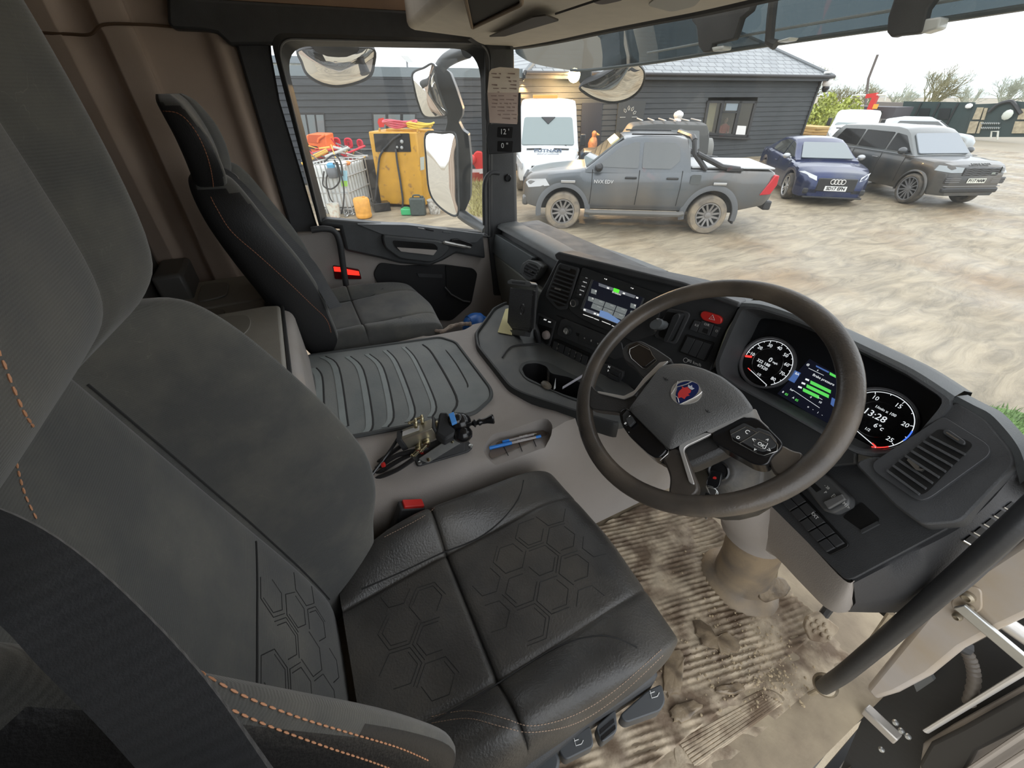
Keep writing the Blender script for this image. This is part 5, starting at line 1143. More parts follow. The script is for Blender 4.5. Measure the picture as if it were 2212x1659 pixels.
for x, y, s in ((378, 940, 'C'), (360, 962, '+'), (346, 985, '0'), (376, 1040, '.')):
    u, v = Z3([(x, y)])[0]; tx(g, WP, u, v, s, .007, .0155)
O('key_symbols', g, whitel, b)
pod = W('right_pod', [(945, 1090), (955, 1065), (1160, 965), (1245, 968), (1330, 1045), (1418, 1135), (1408, 1180), (1345, 1225), (1320, 1290), (1230, 1285), (960, 1135)], -.02, .014, blackg, r=.008, bev=.004)
kp = [(1060, 1060), (1160, 1008), (1238, 1048), (1252, 1040), (1330, 1070), (1378, 1130), (1372, 1172), (1285, 1202), (1240, 1190), (1130, 1130), (1075, 1100)]
b = W('menu_keys', kp, .014, .017, btnm, pod, r=.003, bev=.001)
g = G(); g.tube([WP.px(u, v, .0172) for u, v in Z3(kp)], .0006, 5, True); g.tube([WP.px(u, v, .0174) for u, v in Z3([(1120, 1118), (1235, 1050)])], .0006, 5)
g.tube([WP.px(u, v, .0174) for u, v in Z3([(1215, 1110), (1240, 1090), (1310, 1120), (1290, 1155), (1265, 1155), (1213, 1130)])], .0005, 5, True); O('outline', g, silver, b)
g = G(); 
for x, y, s, z in ((1265, 1130, 'OK', .0075), (1212, 1095, '<', .009), (1318, 1165, '>', .009), (1303, 1100, '^', .009), (1225, 1160, 'v', .008), (1170, 1042, 'C', .009), (1112, 1077, 'o', .011)):
    u, v = Z3([(x, y)])[0]; tx(g, WP, u, v, s, z, .0176)
O('key_symbols', g, whitel, b)
# column shroud, ignition and key
g = G(); rr = []
for (x, y, z, a, b_, tl) in ((.475, .63, .755, .05, .045, 0), (.477, .66, .71, .075, .06, .1), (.485, .72, .62, .10, .07, .1), (.50, .775, .50, .105, .075, 0), (.535, .83, .40, .098, .085, 0), (.56, .885, .31, .092, .088, 0), (.565, .895, .27, .086, .085, 0)):
    rr.append([V((x+a*math.cos(2*math.pi*k/28), y+b_*math.sin(2*math.pi*k/28), z-tl*b_*math.sin(2*math.pi*k/28))) for k in range(28)])
g.loft(rr[3:]); O('shroud', g, beige, stc, ang=60)
g = G(); g.loft([[p*1.0 for p in r] for r in rr[:4]]); O('upper_shroud', g, black2, stc, ang=60)
g = G(); IG = at(1552, 1018, Y=.625)
ign = (CAM-IG).normalized()*.5+V((.1, -.8, .5)).normalized()*.6; ign.normalize()
g.lathe([(.105, -.13), (.10, -.05), (.075, -.016), (.032, -.004), (.028, -.001)], IG, ign, 24); O('switch_housing', g, mat('housing_black', (.03, .029, .028), .5, bump=.2, dirt=(.12, .10, .07), dscale=12, dth=.6), stc, bev=.004)
g = G(); g.lathe([(.021, -.004), (.021, .004), (.018, .006), (.015, .003), (.012, .003)], IG, ign, 28); O('ignition_barrel', g, blackg, stc)
ky = thing('ignition_key', 'black ignition key with a metal ring hanging below the steering wheel', 'key', IG)
kd = (ign+V((.25, 0, -.75))).normalized()
g = G(); kx_ = kd.cross(ign).normalized(); ps = rp([IG+ign*.008+kx_*a+kd*b for a, b in ((-.010, 0), (.010, 0), (.013, .03), (.010, .042), (-.010, .042), (-.013, .03))], .006); g.prism(ps, ign*.010); O('bow', g, blackg, ky, bev=.002)
g = G(); p = IG+ign*.013+kd*.018; g.lathe([(.0035, .004), (.003, .0065)], p, ign, 10); O('red_button', g, red, ky)
for k, (du, dv) in enumerate(((0, 32), (10, 40))):
    g = G(); c_ = IG+ign*(.014+.004*k)+kd*.043+V((.004*k, 0, -.008)); g.tube([c_+V((0.011*math.cos(t), .003*math.sin(t*2), .011*math.sin(t))) for t in [i*.35 for i in range(18)]], .0009, 6, True); O('ring', g, steel, ky)
g = G(); p = IG+ign*.02+kd*.05+V((0, 0, -.02)); g.prism(rp([p+V((x, 0, z)) for x, z in ((-.008, .008), (.008, .008), (.01, -.03), (-.006, -.034))], .004), (0, .004, 0)); O('tag', g, blackg, ky, bev=.001)
g = G(); p = p+V((.01, -.004, 0)); g.hexa(bx(p, V((1, 0, 0)), V((0, 1, 0)), V((.1, 0, -1)).normalized(), .003, .0008, 0, .045)); O('blade', g, steel, ky)
# stalk lever behind the wheel, left
g = G(); g.tube(cr([V((.44, .66, .77)), at(1500, 830, Y=.70), at(1410, 790, Y=.66), at(1380, 770, Y=.64)], 5), [.009]*10+[.012]*6, 10); O('column_stalk', g, black2, stc)
# pedals
PD = thing('brake_pedal', 'mud-caked brake pedal beside the column boot', 'pedal', at(1660, 1270, Z=.06))
P_ = PL(at(1650, 1285, Z=.05), at(1700, 1272, Z=.05), at(1650, 1245, Z=.085))
g = G(); g.pix(P_, [(1630, 1258), (1655, 1238), (1690, 1248), (1703, 1268), (1692, 1285), (1648, 1300), (1636, 1290)], 0, .012, .006); O('pad', g, clay, PD, bev=.003)
g = G(); g.tube([P_.px(1672, 1245), at(1676, 1205, Z=.22), at(1690, 1160, Z=.35)], .009, 8); O('arm', g, mat('pedal_arm', (.30, .24, .16), .6, noise=.2), PD)
PD = thing('accelerator_pedal', 'muddy cleated accelerator pedal near the door sill', 'pedal', at(1775, 1365, Z=.04))
P_ = PL(at(1740, 1375, Z=.03), at(1800, 1360, Z=.03), at(1750, 1330, Z=.07))
g = G(); g.pix(P_, [(1738, 1330), (1765, 1318), (1772, 1325), (1806, 1352), (1800, 1364), (1776, 1385), (1745, 1380), (1732, 1350)], 0, .012, .006); pdd = O('pad', g, floorm, PD, bev=.003)
for k in range(9):
    u, v = 1748+16*(k % 3)+5*(k//3), 1335+14*(k//3)+7*(k % 3)
    g = G(); g.lathe([(.006, 0), (.0065, .004), (.004, .0065)], P_.px(u, v, .012), P_.n, 8); O('cleat', g, floorm, pdd)
g = G(); g.tube([P_.px(1770, 1340, -.01), at(1800, 1300, Z=.12), at(1810, 1280, Z=.2)], .012, 8); O('arm', g, black2, PD)
# ================================================================ THE YARD
from mathutils import noise as NZ
GZ = -1.3
mudm = mat('yard_mud', (.335, .28, .195), .5, noise=.12, nscale=.9, bump=0, dirt=(.235, .16, .085), dscale=.4, dth=.60, dsoft=.12, rvar=.22, ddet=8)
_t = mudm.node_tree; _b = _t.nodes['Principled BSDF']; _tc = _t.nodes.new('ShaderNodeTexCoord')
_mp = _t.nodes.new('ShaderNodeMapping'); _mp.inputs['Scale'].default_value = (1, .28, 1); _mp.inputs['Rotation'].default_value = (0, 0, R(24)); _t.links.new(_tc.outputs['Object'], _mp.inputs[0])
_n1 = _t.nodes.new('ShaderNodeTexNoise'); _n1.inputs['Scale'].default_value = 3.2; _n1.inputs['Detail'].default_value = 9; _n1.inputs['Roughness'].default_value = .68; _n1.inputs['Distortion'].default_value = 1.4; _t.links.new(_mp.outputs[0], _n1.inputs['Vector'])
_bp = _t.nodes.new('ShaderNodeBump'); _bp.inputs['Strength'].default_value = .9; _bp.inputs['Distance'].default_value = .06; _t.links.new(_n1.outputs[0], _bp.inputs['Height']); _t.links.new(_bp.outputs[0], _b.inputs['Normal'])
_old = _b.inputs['Base Color'].links[0].from_socket; _mx = _t.nodes.new('ShaderNodeMix'); _mx.data_type = 'RGBA'; _mx.blend_type = 'MULTIPLY'; _mx.inputs[0].default_value = 1
_mr = _t.nodes.new('ShaderNodeMapRange'); _mr.inputs[1].default_value = .35; _mr.inputs[2].default_value = .62; _mr.inputs[3].default_value = .62; _mr.inputs[4].default_value = 1.18; _t.links.new(_n1.outputs[0], _mr.inputs[0])
_t.links.new(_old, _mx.inputs[6]); _t.links.new(_mr.outputs[0], _mx.inputs[7]); _t.links.new(_mx.outputs[2], _b.inputs['Base Color'])
def mudz(x, y):
    p = V((x, y, 0))
    # two families of curved ruts sweeping past the parked cars towards the gate
    r1 = math.hypot(x-26, y-2); r2 = math.hypot(x+30, y+34)
    z = .022*NZ.noise(V((r1*2.6, y*.22, 1.7)))+.016*NZ.noise(V((r2*3.1, x*.2, 5.1)))+.012*NZ.noise(V((x*.9+y*1.4, (y-x)*.25, 3.)))*1.4
    z += .02*NZ.noise(p*.5)+.010*NZ.noise(p*3.)+.006*NZ.noise(p*9)
    z += .010*math.sin(r1*9+2*NZ.noise(p*.3))*max(0, NZ.noise(V((r1*.4, 2.2, 0)))+.2)
    return z
def ground(x0, x1, y0, y1, st_):
    nx, ny = int((x1-x0)/st_), int((y1-y0)/st_)
    g = G(); g.grid([[V((x, y, GZ+mudz(x, y)*min(1, .35+.65*min(1, (y+3)/6)))) for x in [x0+(x1-x0)*i/nx for i in range(nx+1)]] for y in [y0+(y1-y0)*j/ny for j in range(ny+1)]]); return g
g = ground(-15, 7, -1, 34, .085)
O('ground', g, mudm, ang=80, kind='structure')
g = G(); g.add([V((-400, -300, GZ-.07)), V((400, -300, GZ-.07)), V((400, 700, GZ-.07)), V((-400, 700, GZ-.07))], [(0, 1, 2, 3)])
O('ground_far', g, mat('far_ground', (.29, .25, .185), .7, noise=.15, nscale=.3), kind='structure')
def verge(x, y): return GZ+.10*max(0, math.sin(min(1, max(0, (x-.15)/.5))*1.57))+.03*NZ.noise(V((x*3, y*3, 1)))
g = G(); g.grid([[V((x, y, verge(x, y)-.02)) for x in [.25+i*.08 for i in range(26)]] for y in [4.0+j*.08 for j in range(22)]])
rnd = random.Random(12)
for k in range(5200):
    x, y = rnd.uniform(.25, 2.2), rnd.uniform(4.0, 5.7); p = V((x, y, verge(x, y)-.02)); a = rnd.uniform(0, 6.28); d = V((math.cos(a), math.sin(a), 0))*.006
    g.add([p-d, p+d, p+V((rnd.uniform(-.03, .03), rnd.uniform(-.03, .03), rnd.uniform(.03, .08)))], [(0, 1, 2)])
tag(O('grass_verge', g, mat('verge_green', (.12, .22, .05), .7, noise=.35, nscale=8)), 'green grass verge just beyond the right end of the dashboard', 'grass', kind='stuff')
# ---------------------------------------------------------------- barn
cn = V((-13.12, 22.76, GZ)); bd_ = V((-.12, -.993, 0)).normalized(); bn = V((bd_.y, -bd_.x, 0))
if bn.dot(CAM-cn) < 0: bn = -bn
BW = PL(cn, cn+bd_, cn+V((0, 0, 1)))
barn = thing('barn', 'long dark timber-clad building with slate roof behind the parked vehicles', 'building', cn)
clad = mat('charcoal_cladding', (.040, .046, .051), .65, noise=.2, nscale=6, bump=.5, bscale=40, stretch=(1, .3, 6))
LB = 31.0; HT = 3.02
prf = []; z = 0; bh_ = .178
while z < HT:
    prf += [(.034, z), (.006, min(z+bh_-.006, HT)), (-.004, min(z+bh_-.004, HT)), (-.004, min(z+bh_, HT))]; z += bh_
wq = [BW.xy(BW.px(u, v)) for u, v in ((1526, 217), (1634, 218), (1614, 296), (1514, 291))]
ws0, ws1 = min(q[0] for q in wq)+.06, max(q[0] for q in wq)-.06; wz0, wz1 = min(q[1] for q in wq)+.1, max(q[1] for q in wq)-.06
lo_ = [q for q in prf if q[1] <= wz0]; hi_ = [q for q in prf if q[1] >= wz1]
g = G()
for sa, sb_, pf in ((0, ws0, prf), (ws0, ws1, lo_), (ws0, ws1, hi_), (ws1, LB, prf)): g.grid([[cn+bd_*s+bn*h+V((0, 0, z)) for h, z in pf] for s in (sa, sb_)])
g.grid([[cn-bn*s+V((0, 0, z))-bd_*h for h, z in prf] for s in (0, 8)])
O('cladding', g, clad, barn, ang=25)
g = G(); g.box(cn+bd_*.02+bn*.02+V((0, 0, HT/2)), (.10, .10, HT), Matrix.Rotation(math.atan2(bd_.y, bd_.x), 3, 'Z')); O('corner_post', g, mat('post_black', (.03, .033, .036), .6), barn)
split = BW.xy(BW.px(1128, 150))[0]
fasm = mat('fascia_blue_grey', (.15, .185, .20), .5, noise=.05)
g = G(); g.prism([cn+bd_*split+bn*.05+V((0, 0, HT-.12)), cn+bd_*LB+bn*.05+V((0, 0, HT-.12)), cn+bd_*LB+bn*.05+V((0, 0, HT+.13)), cn+bd_*split+bn*.05+V((0, 0, HT+.13))], -bn*6); O('flat_roof', g, fasm, barn)
ez = HT+.02; ov = .32
slate = bpy.data.materials.new('wet_slates'); slate.use_nodes = True; t_ = slate.node_tree; pb_ = t_.nodes['Principled BSDF']; pb_.inputs['Roughness'].default_value = .42
bt2 = t_.nodes.new('ShaderNodeTexBrick'); tc2 = t_.nodes.new('ShaderNodeTexCoord'); t_.links.new(tc2.outputs['UV'], bt2.inputs[0])
for i, c in ((1, (.30, .32, .33, 1)), (2, (.24, .26, .275, 1)), (3, (.10, .11, .12, 1))): bt2.inputs[i].default_value = c  # slate greys kept pale, sky gloss put into the colour
bt2.inputs['Scale'].default_value = 1; bt2.inputs['Mortar Size'].default_value = .022; bt2.inputs['Brick Width'].default_value = .42; bt2.inputs['Row Height'].default_value = .30
t_.links.new(bt2.outputs[0], pb_.inputs['Base Color'])
e0 = cn-bd_*ov+bn*ov+V((0, 0, ez)); e1 = cn+bd_*split+bn*ov+V((0, 0, ez)); e2 = cn+bd_*split-bn*8.3+V((0, 0, ez)); e3 = cn-bd_*ov-bn*8.3+V((0, 0, ez))
r0_ = cn+bd_*4-bn*4+V((0, 0, ez+2.3)); r1_ = cn+bd_*(split-4)-bn*4+V((0, 0, ez+2.3))
g = G(); g.add([e0, e1, e2, e3, r0_, r1_], [(0, 1, 5, 4), (1, 2, 5), (2, 3, 4, 5), (3, 0, 4)]); rfo = O('roof', g, slate, barn, ang=10)
uvl = rfo.data.uv_layers.new(name='slates')
off_ = WL[barn.name]
for f in rfo.data.polygons:
    for li in f.loop_indices:
        p = rfo.data.vertices[rfo.data.loops[li].vertex_index].co+off_-e0
        uvl.data[li].uv = (p.dot(bd_), p.dot(V((0, 0, 1)))*2.05)
rg_ = mat('ridge_grey', (.16, .175, .185), .5)
g = G(); g.tube([e0, r0_], .09, 6); g2 = O('hip_tiles', g, rg_, barn)
g = G(); g.tube([e1, r1_], .09, 6); O('hip_tiles', g, rg_, barn)
g = G(); g.hexa([e0-bn*.4+V((0, 0, -.16)), e1-bn*.4+V((0, 0, -.16)), e1+V((0, 0, -.16)), e0+V((0, 0, -.16)), e0-bn*.4, e1-bn*.4, e1, e0]); O('eaves_board', g, mat('eaves_dark', (.035, .04, .045), .5), barn)
g = G(); g.tube([e0+bn*.05+V((0, 0, .0)), e1+bn*.05+V((0, 0, .0))], .06, 8); O('gutter', g, mat('gutter_black', (.03, .03, .033), .4), barn)
wfr = mat('window_frame_black', (.02, .021, .023), .4); wgl = mat('sky_lit_window_glass', (.17, .20, .21), .06, spec=.6)  # pane colour lightened to carry the sky reflection
def bwin(pts, n, par=barn):
    f = O('window', G().pix(BW, pts, .0, .07), wfr, par)
    a, b, c, d = [V((u, v, 0)) for u, v in pts]; g = G()
    for i in range(n):
        s0, s1 = (i+.10)/n, (i+.90)/n
        q = [lerp(lerp(a, b, s), lerp(d, c, s), t) for s, t in ((s0, .07), (s1, .07), (s1, .93), (s0, .93))]
        gg = G(); gg.pix(BW, [(p.x, p.y) for p in q], .07, .075); O('pane', gg, wgl, f)
    return f
bwin([(640, 243), (700, 243), (706, 312), (654, 312)], 3); f = bwin([(803, 243), (899, 243), (897, 300), (806, 300)], 3)
g = G(); g.pix(BW, [(817, 256), (828, 254), (831, 262), (829, 274), (819, 275), (815, 264)], .077, .082); O('red_can_patch', g, red, f)  # flat red patch stands for a red can inside the window
f = O('window', G(), wfr, barn) if 0 else None
wA, wB, wC, wD = [V((u, v, 0)) for u, v in ((1526, 217), (1634, 218), (1614, 296), (1514, 291))]
def wp(s, t): p = lerp(lerp(wA, wB, s), lerp(wD, wC, s), t); return (p.x, p.y)
g = G()
for s0, s1, t0, t1 in ((0, 1, 0, .07), (0, 1, .93, 1), (0, .05, 0, 1), (.95, 1, 0, 1), (.29, .35, 0, 1), (.64, .70, 0, 1), (.33, .66, .30, .35)):
    g.pix(BW, [wp(s0, t0), wp(s1, t0), wp(s1, t1), wp(s0, t1)], -.02, .07)
f = O('window', g, wfr, barn)
g = G(); g.pix(BW, [wp(.02, .02), wp(.98, .02), wp(.98, .98), wp(.02, .98)], .03, .034); O('pane', g, glass('barn_pane', (.75, .78, .78), .10, .05), f)
rm_ = mat('room_dark', (.05, .048, .045), .8)
g = G(); q_ = [BW.P(ws0-.3, .3, -.03), BW.P(ws1+.3, .3, -.03), BW.P(ws1+.3, 2.7, -.03), BW.P(ws0-.3, 2.7, -.03)]; q2_ = [p-BW.n*2.2 for p in q_]
g.add(q_+q2_, [(4, 5, 6, 7), (0, 1, 5, 4), (1, 2, 6, 5), (2, 3, 7, 6), (3, 0, 4, 7)]); O('room', g, rm_, barn)
g = G(); g.pix(BW, [wp(.05, .07), wp(.25, .07), wp(.25, .9), wp(.05, .9)], -.10, -.08); O('curtain', g, mat('tan_curtain', (.62, .50, .30), .9), f)
g = G(); g.pix(BW, [wp(.40, .04), wp(.65, .04), wp(.65, .28), wp(.40, .28)], .036, .04); O('sticker', g, mat('pane_grey', (.25, .30, .34), .15), f)
g = G(); g.pix(BW, [(1590, 271), (1609, 272), (1606, 291), (1586, 290)], .08, .085); O('notice', g, white, f)
g = G(); g.pix(BW, [(1512, 292), (1616, 297), (1615, 301), (1510, 296)], .0, .16); O('sill', g, wfr, barn)
g = G(); g.pix(BW, [(1335, 217), (1394, 218), (1372, 345), (1322, 345)], .0, .06); dr_ = O('door', g, mat('door_charcoal', (.045, .05, .052), .45), barn)
g = G(); c = BW.px(1358, 252, .065)
for k in range(4):
    a0 = math.pi*(.12+.2*k); pp = [c+bd_*-r*math.cos(a)+V((0, 0, 1))*r*math.sin(a) for r, a in ((.22, a0), (.30, a0-.05), (.36, a0+.09), (.30, a0+.25), (.22, a0+.2))]
    g.tube(pp, .014, 5, True)
g.tube([c-bd_*.40+V((0, 0, -.02)), c-bd_*.15+V((0, 0, -.02))], .014, 5); g.tube([c+bd_*.15+V((0, 0, -.02)), c+bd_*.40+V((0, 0, -.02))], .014, 5)
O('fanlight', g, mat('fanlight_grey', (.35, .38, .38), .3), dr_)
for k in range(2):
    g = G(); g.pix(BW, [(1337+24*k, 280), (1354+24*k, 280), (1346+23*k, 335), (1331+23*k, 335)], .06, .065); O('door_panel', g, mat('door_panel_dark', (.03, .034, .036), .4), dr_)
g = G(); g.pix(BW, [(1256, 222), (1300, 222), (1294, 345), (1250, 345)], .0, .05); O('reflection_panel', g, mat('reflection_blue_black', (.025, .028, .038), .4), barn)  # dark panel on the cladding, a reflection put into its colour
warm = emis('warm_bulb', (1.0, .62, .22), 9)
for k, (u, v) in enumerate(((1131, 170), (1418, 165), (1500, 166), (1592, 166), (1664, 166), (1742, 167))):
    p = BW.px(u, v, .13)
    g = G(); g.lathe([(.035, 0), (.035, -.06), (.03, -.06), (.03, -.03)], p, (0, 0, 1), 10); lf = O('soffit_lamp', g, wfr, barn)
    g = G(); g.ell(p+V((0, 0, -.045)), (.024, .024, .02), 8); O('bulb', g, warm, lf)
    ld_ = bpy.data.lights.new('lamp_light', 'SPOT'); ld_.energy = 140; ld_.color = (1, .55, .2); ld_.spot_size = R(95); ld_.spot_blend = .9; ld_.shadow_soft_size = .03
    lo = bpy.data.objects.new('lamp_light', ld_); sc.collection.objects.link(lo); lo.location = p+V((0, 0, -.08))-WL[barn.name]; lo.parent = barn; lo.rotation_euler = (0, 0, 0)
fl = BW.px(1240, 163, .62)
lampd = thing('flood_lamp', 'bright warm floodlight glowing on the wall above the white van', 'lamp', fl)
g = G(); g.box(fl-bn*.1, (.08, .3, .22)); O('housing', g, wfr, lampd)
g = G(); g.ell(fl, (.21, .21, .21), 14); O('bulb', g, emis('flood_bulb', (1, .74, .36), 26), lampd)  # bulb oversized so its shape stands in for lens glare
ld_ = bpy.data.lights.new('flood_light', 'POINT'); ld_.energy = 320; ld_.color = (1, .6, .25); ld_.shadow_soft_size = .13
lo = bpy.data.objects.new('flood_light', ld_); sc.collection.objects.link(lo); lo.location = bn*.2+V((0, 0, -.1)); lo.parent = lampd
# flat satellite dish on the roof
p = BW.px(879, 150, -.3); dsh = thing('satellite_panel', 'flat white satellite panel on a thin pole above the left roof edge', 'satellite dish', p)
g = G(); q = BW.px(879, 132, -.3); g.tube([p-V((0, 0, .3)), q], .03, 8); O('pole', g, mat('pole_grey', (.2, .21, .22), .5), dsh)
g = G(); g.pix(PL(q, q+BW.x, q+V((0, 0, 1))), [(865, 120), (880, 120), (893, 135), (880, 135)], 0, .04); O('panel', g, mat('panel_white', (.7, .72, .72), .4), dsh)
# white dome camera at the right corner
p = BW.px(1788, 178, .2); dm = thing('security_camera', 'white dome security camera hanging at the right corner of the barn', 'camera', p)
g = G(); g.ell(p, (.21, .21, .2), 14); O('dome_cover', g, white, dm)
g = G(); g.ell(p+V((0, 0, -.20)), (.15, .15, .17), 14); O('dome', g, blackg, dm)
g = G(); g.tube([p, p+V((0, 0, .35)), p+V((0, 0, .35))+bd_*.4], .05, 8); O('arm', g, white, dm)
# person behind the window, carved figure, chef hat
def standing(root, base, h, fwd, top, legs, skin, hair, arms):
    u = h/1.75; b = V(base); f = V(fwd).normalized(); s = V((f.y, -f.x, 0))
    def P(a, c, z): return b+s*a*u+f*c*u+V((0, 0, z*u))
    g = G()
    for sx in (-1, 1): g.tube(cr([P(sx*.10, 0, 0), P(sx*.10, .01, .45), P(sx*.10, 0, .9)], 4), [.05*u]*2+[.055*u]*2+[.075*u]*3+[.085*u]*2, 10); g.ell(P(sx*.10, .06, .04), (.05*u, .10*u, .045*u), 10)
    O('trousers', g, legs, root)
    g = G(); g.loft([[P(a*math.cos(t), d*math.sin(t), z) for t in [i*math.pi/8 for i in range(16)]] for z, a, d in ((.85, .17, .11), (.95, .165, .11), (1.1, .16, .105), (1.25, .19, .12), (1.38, .21, .115), (1.45, .16, .09), (1.49, .07, .06))])
    for sx, pts in zip((-1, 1), arms): g.tube(cr([P(*q) for q in pts], 4), [.058*u]*4+[.048*u]*4+[.036*u], 10)
    O('jacket', g, top, root)
    g = G(); g.ell(P(0, .01, 1.63), (.078*u, .092*u, .115*u), 14); g.tube([P(0, 0, 1.45), P(0, .0, 1.56)], .05*u, 10); g.ell(P(0, .105, 1.61), (.014*u, .02*u, .022*u), 8)
    for sx in (-1, 1): g.ell(P(sx*.08, 0, 1.62), (.012*u, .02*u, .03*u), 8)
    for pts in arms:
        q = P(*pts[-1]); g.ell(q, (.035*u, .045*u, .03*u), 8)
        for k in range(5): g.tube([q+s*(k-2)*.014*u, q+s*(k-2)*.017*u+f*.07*u+V((0, 0, -.01*u))], .008*u, 5)
    O('body', g, skin, root)
    g = G(); g.ell(P(0, -.015, 1.67), (.084*u, .095*u, .09*u), 12); O('hair', g, hair, root)
pb0 = BW.px(1561, 300, -.45); pb0 = BW.px(1558, 300, -.45); pb0.z = BW.px(1558, 251, -.45).z-1.66
skin = mat('skin', (.50, .31, .22), .5)
pr_ = thing('person', 'person in a red jacket standing at the right-hand barn window', 'person', pb0)
standing(pr_, pb0, 1.62, bn, mat('jacket_red', (.70, .07, .035), .7), mat('trousers_dark', (.04, .045, .06), .8), skin, mat('hair_dark', (.03, .02, .015), .7), (((-.22, 0, 1.4), (-.25, .05, 1.15), (-.12, .22, 1.08)), ((.22, 0, 1.4), (.25, .05, 1.15), (.12, .22, 1.08))))
b0 = BW.px(1278, 345, .9); b0.z = GZ; b0 = at(1275, 400, Z=GZ); b0 = CAM+(b0-CAM)*1.22; b0.z = GZ
zt_ = None
cf_ = thing('carved_figure', 'orange-brown carved wooden bird figure beside the white van', 'statue', b0)
def st_at(v): return at(1285, v, X=b0.x)
g = G(); base = at(1277, 335, X=b0.x-.2); tp2 = at(1284, 282, X=b0.x-.2); hh = tp2.z-base.z
prf_ = [(.0, 0, .20), (.25, .02, .24), (.5, .02, .26), (.66, .04, .20), (.74, .06, .12), (.82, .07, .13), (.9, .06, .14), (.97, .05, .09), (1.0, .05, .02)]
g.loft([[base+V((0, dx*hh, t*hh))+V((r*.62*math.cos(a), r*.72*math.sin(a), 0)) for a in [i*.5236 for i in range(12)]] for t, dx, r in prf_])
wood = mat('carved_wood', (.42, .19, .09), .6, noise=.3, nscale=8, bump=.5, bscale=40)
O('body', g, wood, cf_)
g = G(); g.lathe([(.05, 0), (.03, .07), (.01, .12)], base+V((.08, .12*hh, .86*hh)), (.6, .8, -.25), 8); O('beak', g, mat('beak_ochre', (.55, .36, .12), .6), cf_)
g = G(); g.loft([[V((base.x+r*math.cos(a), base.y+r*math.sin(a), z)) for a in [i*.5236 for i in range(12)]] for z, r in ((GZ, .32), (base.z, .28))]); O('plinth', g, mat('log_plinth', (.20, .14, .09), .8, noise=.3, bump=.5), cf_)
hp2 = at(1463, 262, X=-12.3); ch = thing('chef_figure', 'white chef hat of a figure showing above the jeep roof', 'figure', V((hp2.x, hp2.y, GZ)))
g = G(); g.lathe([(.13, -.02), (.125, .10), (.15, .13)], hp2, (0, 0, 1), 16); 
for a in range(6): g.ell(hp2+V((.09*math.cos(a*1.047), .09*math.sin(a*1.047), .2)), (.09, .09, .10), 10)
g.ell(hp2+V((0, 0, .25)), (.12, .12, .09), 10); O('hat', g, white, ch)
g = G(); g.ell(hp2+V((0, 0, -.12)), (.12, .13, .14), 12); O('head', g, mat('painted_face', (.62, .30, .22), .5), ch)
g = G(); g.lathe([(.13, -.06), (.135, 0), (.13, .01)], hp2, (0, 0, 1), 16); O('hat_band', g, red, ch)
g = G(); g.lathe([(.18, 0), (.26, .3), (.28, .7), (.20, hp2.z-.3-GZ), (.08, hp2.z-.2-GZ)], V((hp2.x, hp2.y, GZ)), (0, 0, 1), 16); O('coat', g, white, ch)
# pale shed far left
g = G(); p0, p1 = at(560, 160, X=-24), at(680, 160, X=-24)
shd = thing('pale_shed', 'pale ribbed shed roof edge showing behind the left end of the barn', 'building', V((-24, (p0.y+p1.y)/2, GZ)))
zt3 = at(640, 126, X=-24).z
g = G(); prf3 = []
n_ = 40
for i in range(n_+1):
    y = lerp(p0.y-3, p1.y, i/n_); prf3 += [V((-24+(.05 if i % 2 else 0), y, 0))]
g.grid([[V((p.x, p.y, z)) for p in prf3] for z in (GZ, zt3)]); g.box((-26, (p0.y-3+p1.y)/2, zt3), (4.3, p1.y-p0.y+3, .12)); O('ribbed_wall', g, mat('pale_cream_sheet', (.62, .63, .55), .5), shd)
g = G(); g.box((-23.9, (p0.y-3+p1.y)/2, zt3-.05), (.16, p1.y-p0.y+3.1, .25)); O('fascia', g, mat('shed_fascia', (.20, .23, .25), .5), shd)
# ---------------------------------------------------------------- fuel tank, pallet tank and clutter in front of the barn
def boxp(pl_, name): pass
tank = thing('fuel_tank', 'yellow rusty fuel tank with a black hose in front of the barn', 'fuel tank', V((-11.1, 2.5, GZ)))
yl = mat('tank_yellow', (.55, .29, .03), .5, noise=.1, nscale=4, bump=.1, dirt=(.22, .12, .05), dscale=6, dth=.66, dsoft=.06)
q0 = at(811, 446, Z=GZ); q1 = at(917, 452, Z=GZ); tdir = (q1-q0).normalized(); tn = V((tdir.y, -tdir.x, 0)); tn = tn if tn.dot(CAM-q0) > 0 else -tn
TK = PL(q0, q1, q0+V((0, 0, 1)))
ht_ = TK.px(797, 284).z-GZ; wd_ = TK.xy(TK.px(899, 286))[0]; wd0 = TK.xy(TK.px(795, 284))[0]-.05
g = G(); base_ = [TK.P(wd0+.05, .08), TK.P(wd_, .08), TK.P(wd_, .08)-tn*1.15, TK.P(wd0+.05, .08)-tn*1.15]
tpp = [p+V((0, 0, ht_-.08)) for p in base_]
g.hexa(base_+tpp); O('body', g, yl, tank, bev=.03)
g = G(); q = rp([TK.px(u, v, .004) for u, v in ((807, 289), (884, 288), (888, 328), (812, 328))], .02); g.prism(q, tn*.012); pnl = O('pump_recess', g, gapm, tank)
g = G(); g.tube([TK.px(u, v, .03) for u, v in ((826, 326), (850, 300), (866, 291))], .03, 8); O('nozzle', g, mat('nozzle_black', (.015, .015, .016), .5), pnl)
for u, v, r_ in ((868, 306, .045), (868, 319, .04), (858, 318, .03)):
    g = G(); g.ell(TK.px(u, v, .03), (r_, r_, r_), 10); O('pump_part', g, mat('pump_grey', (.35, .36, .35), .4), pnl)
g = G(); g.tube(cr([TK.px(u, v, .05) for u, v in ((828, 325), (820, 340), (816, 375), (812, 420), (808, 450), (818, 466), (840, 470), (862, 462), (870, 440), (866, 400), (858, 350), (855, 322))], 6), .026, 8); O('hose', g, mat('hose_grey', (.045, .047, .05), .5), tank)
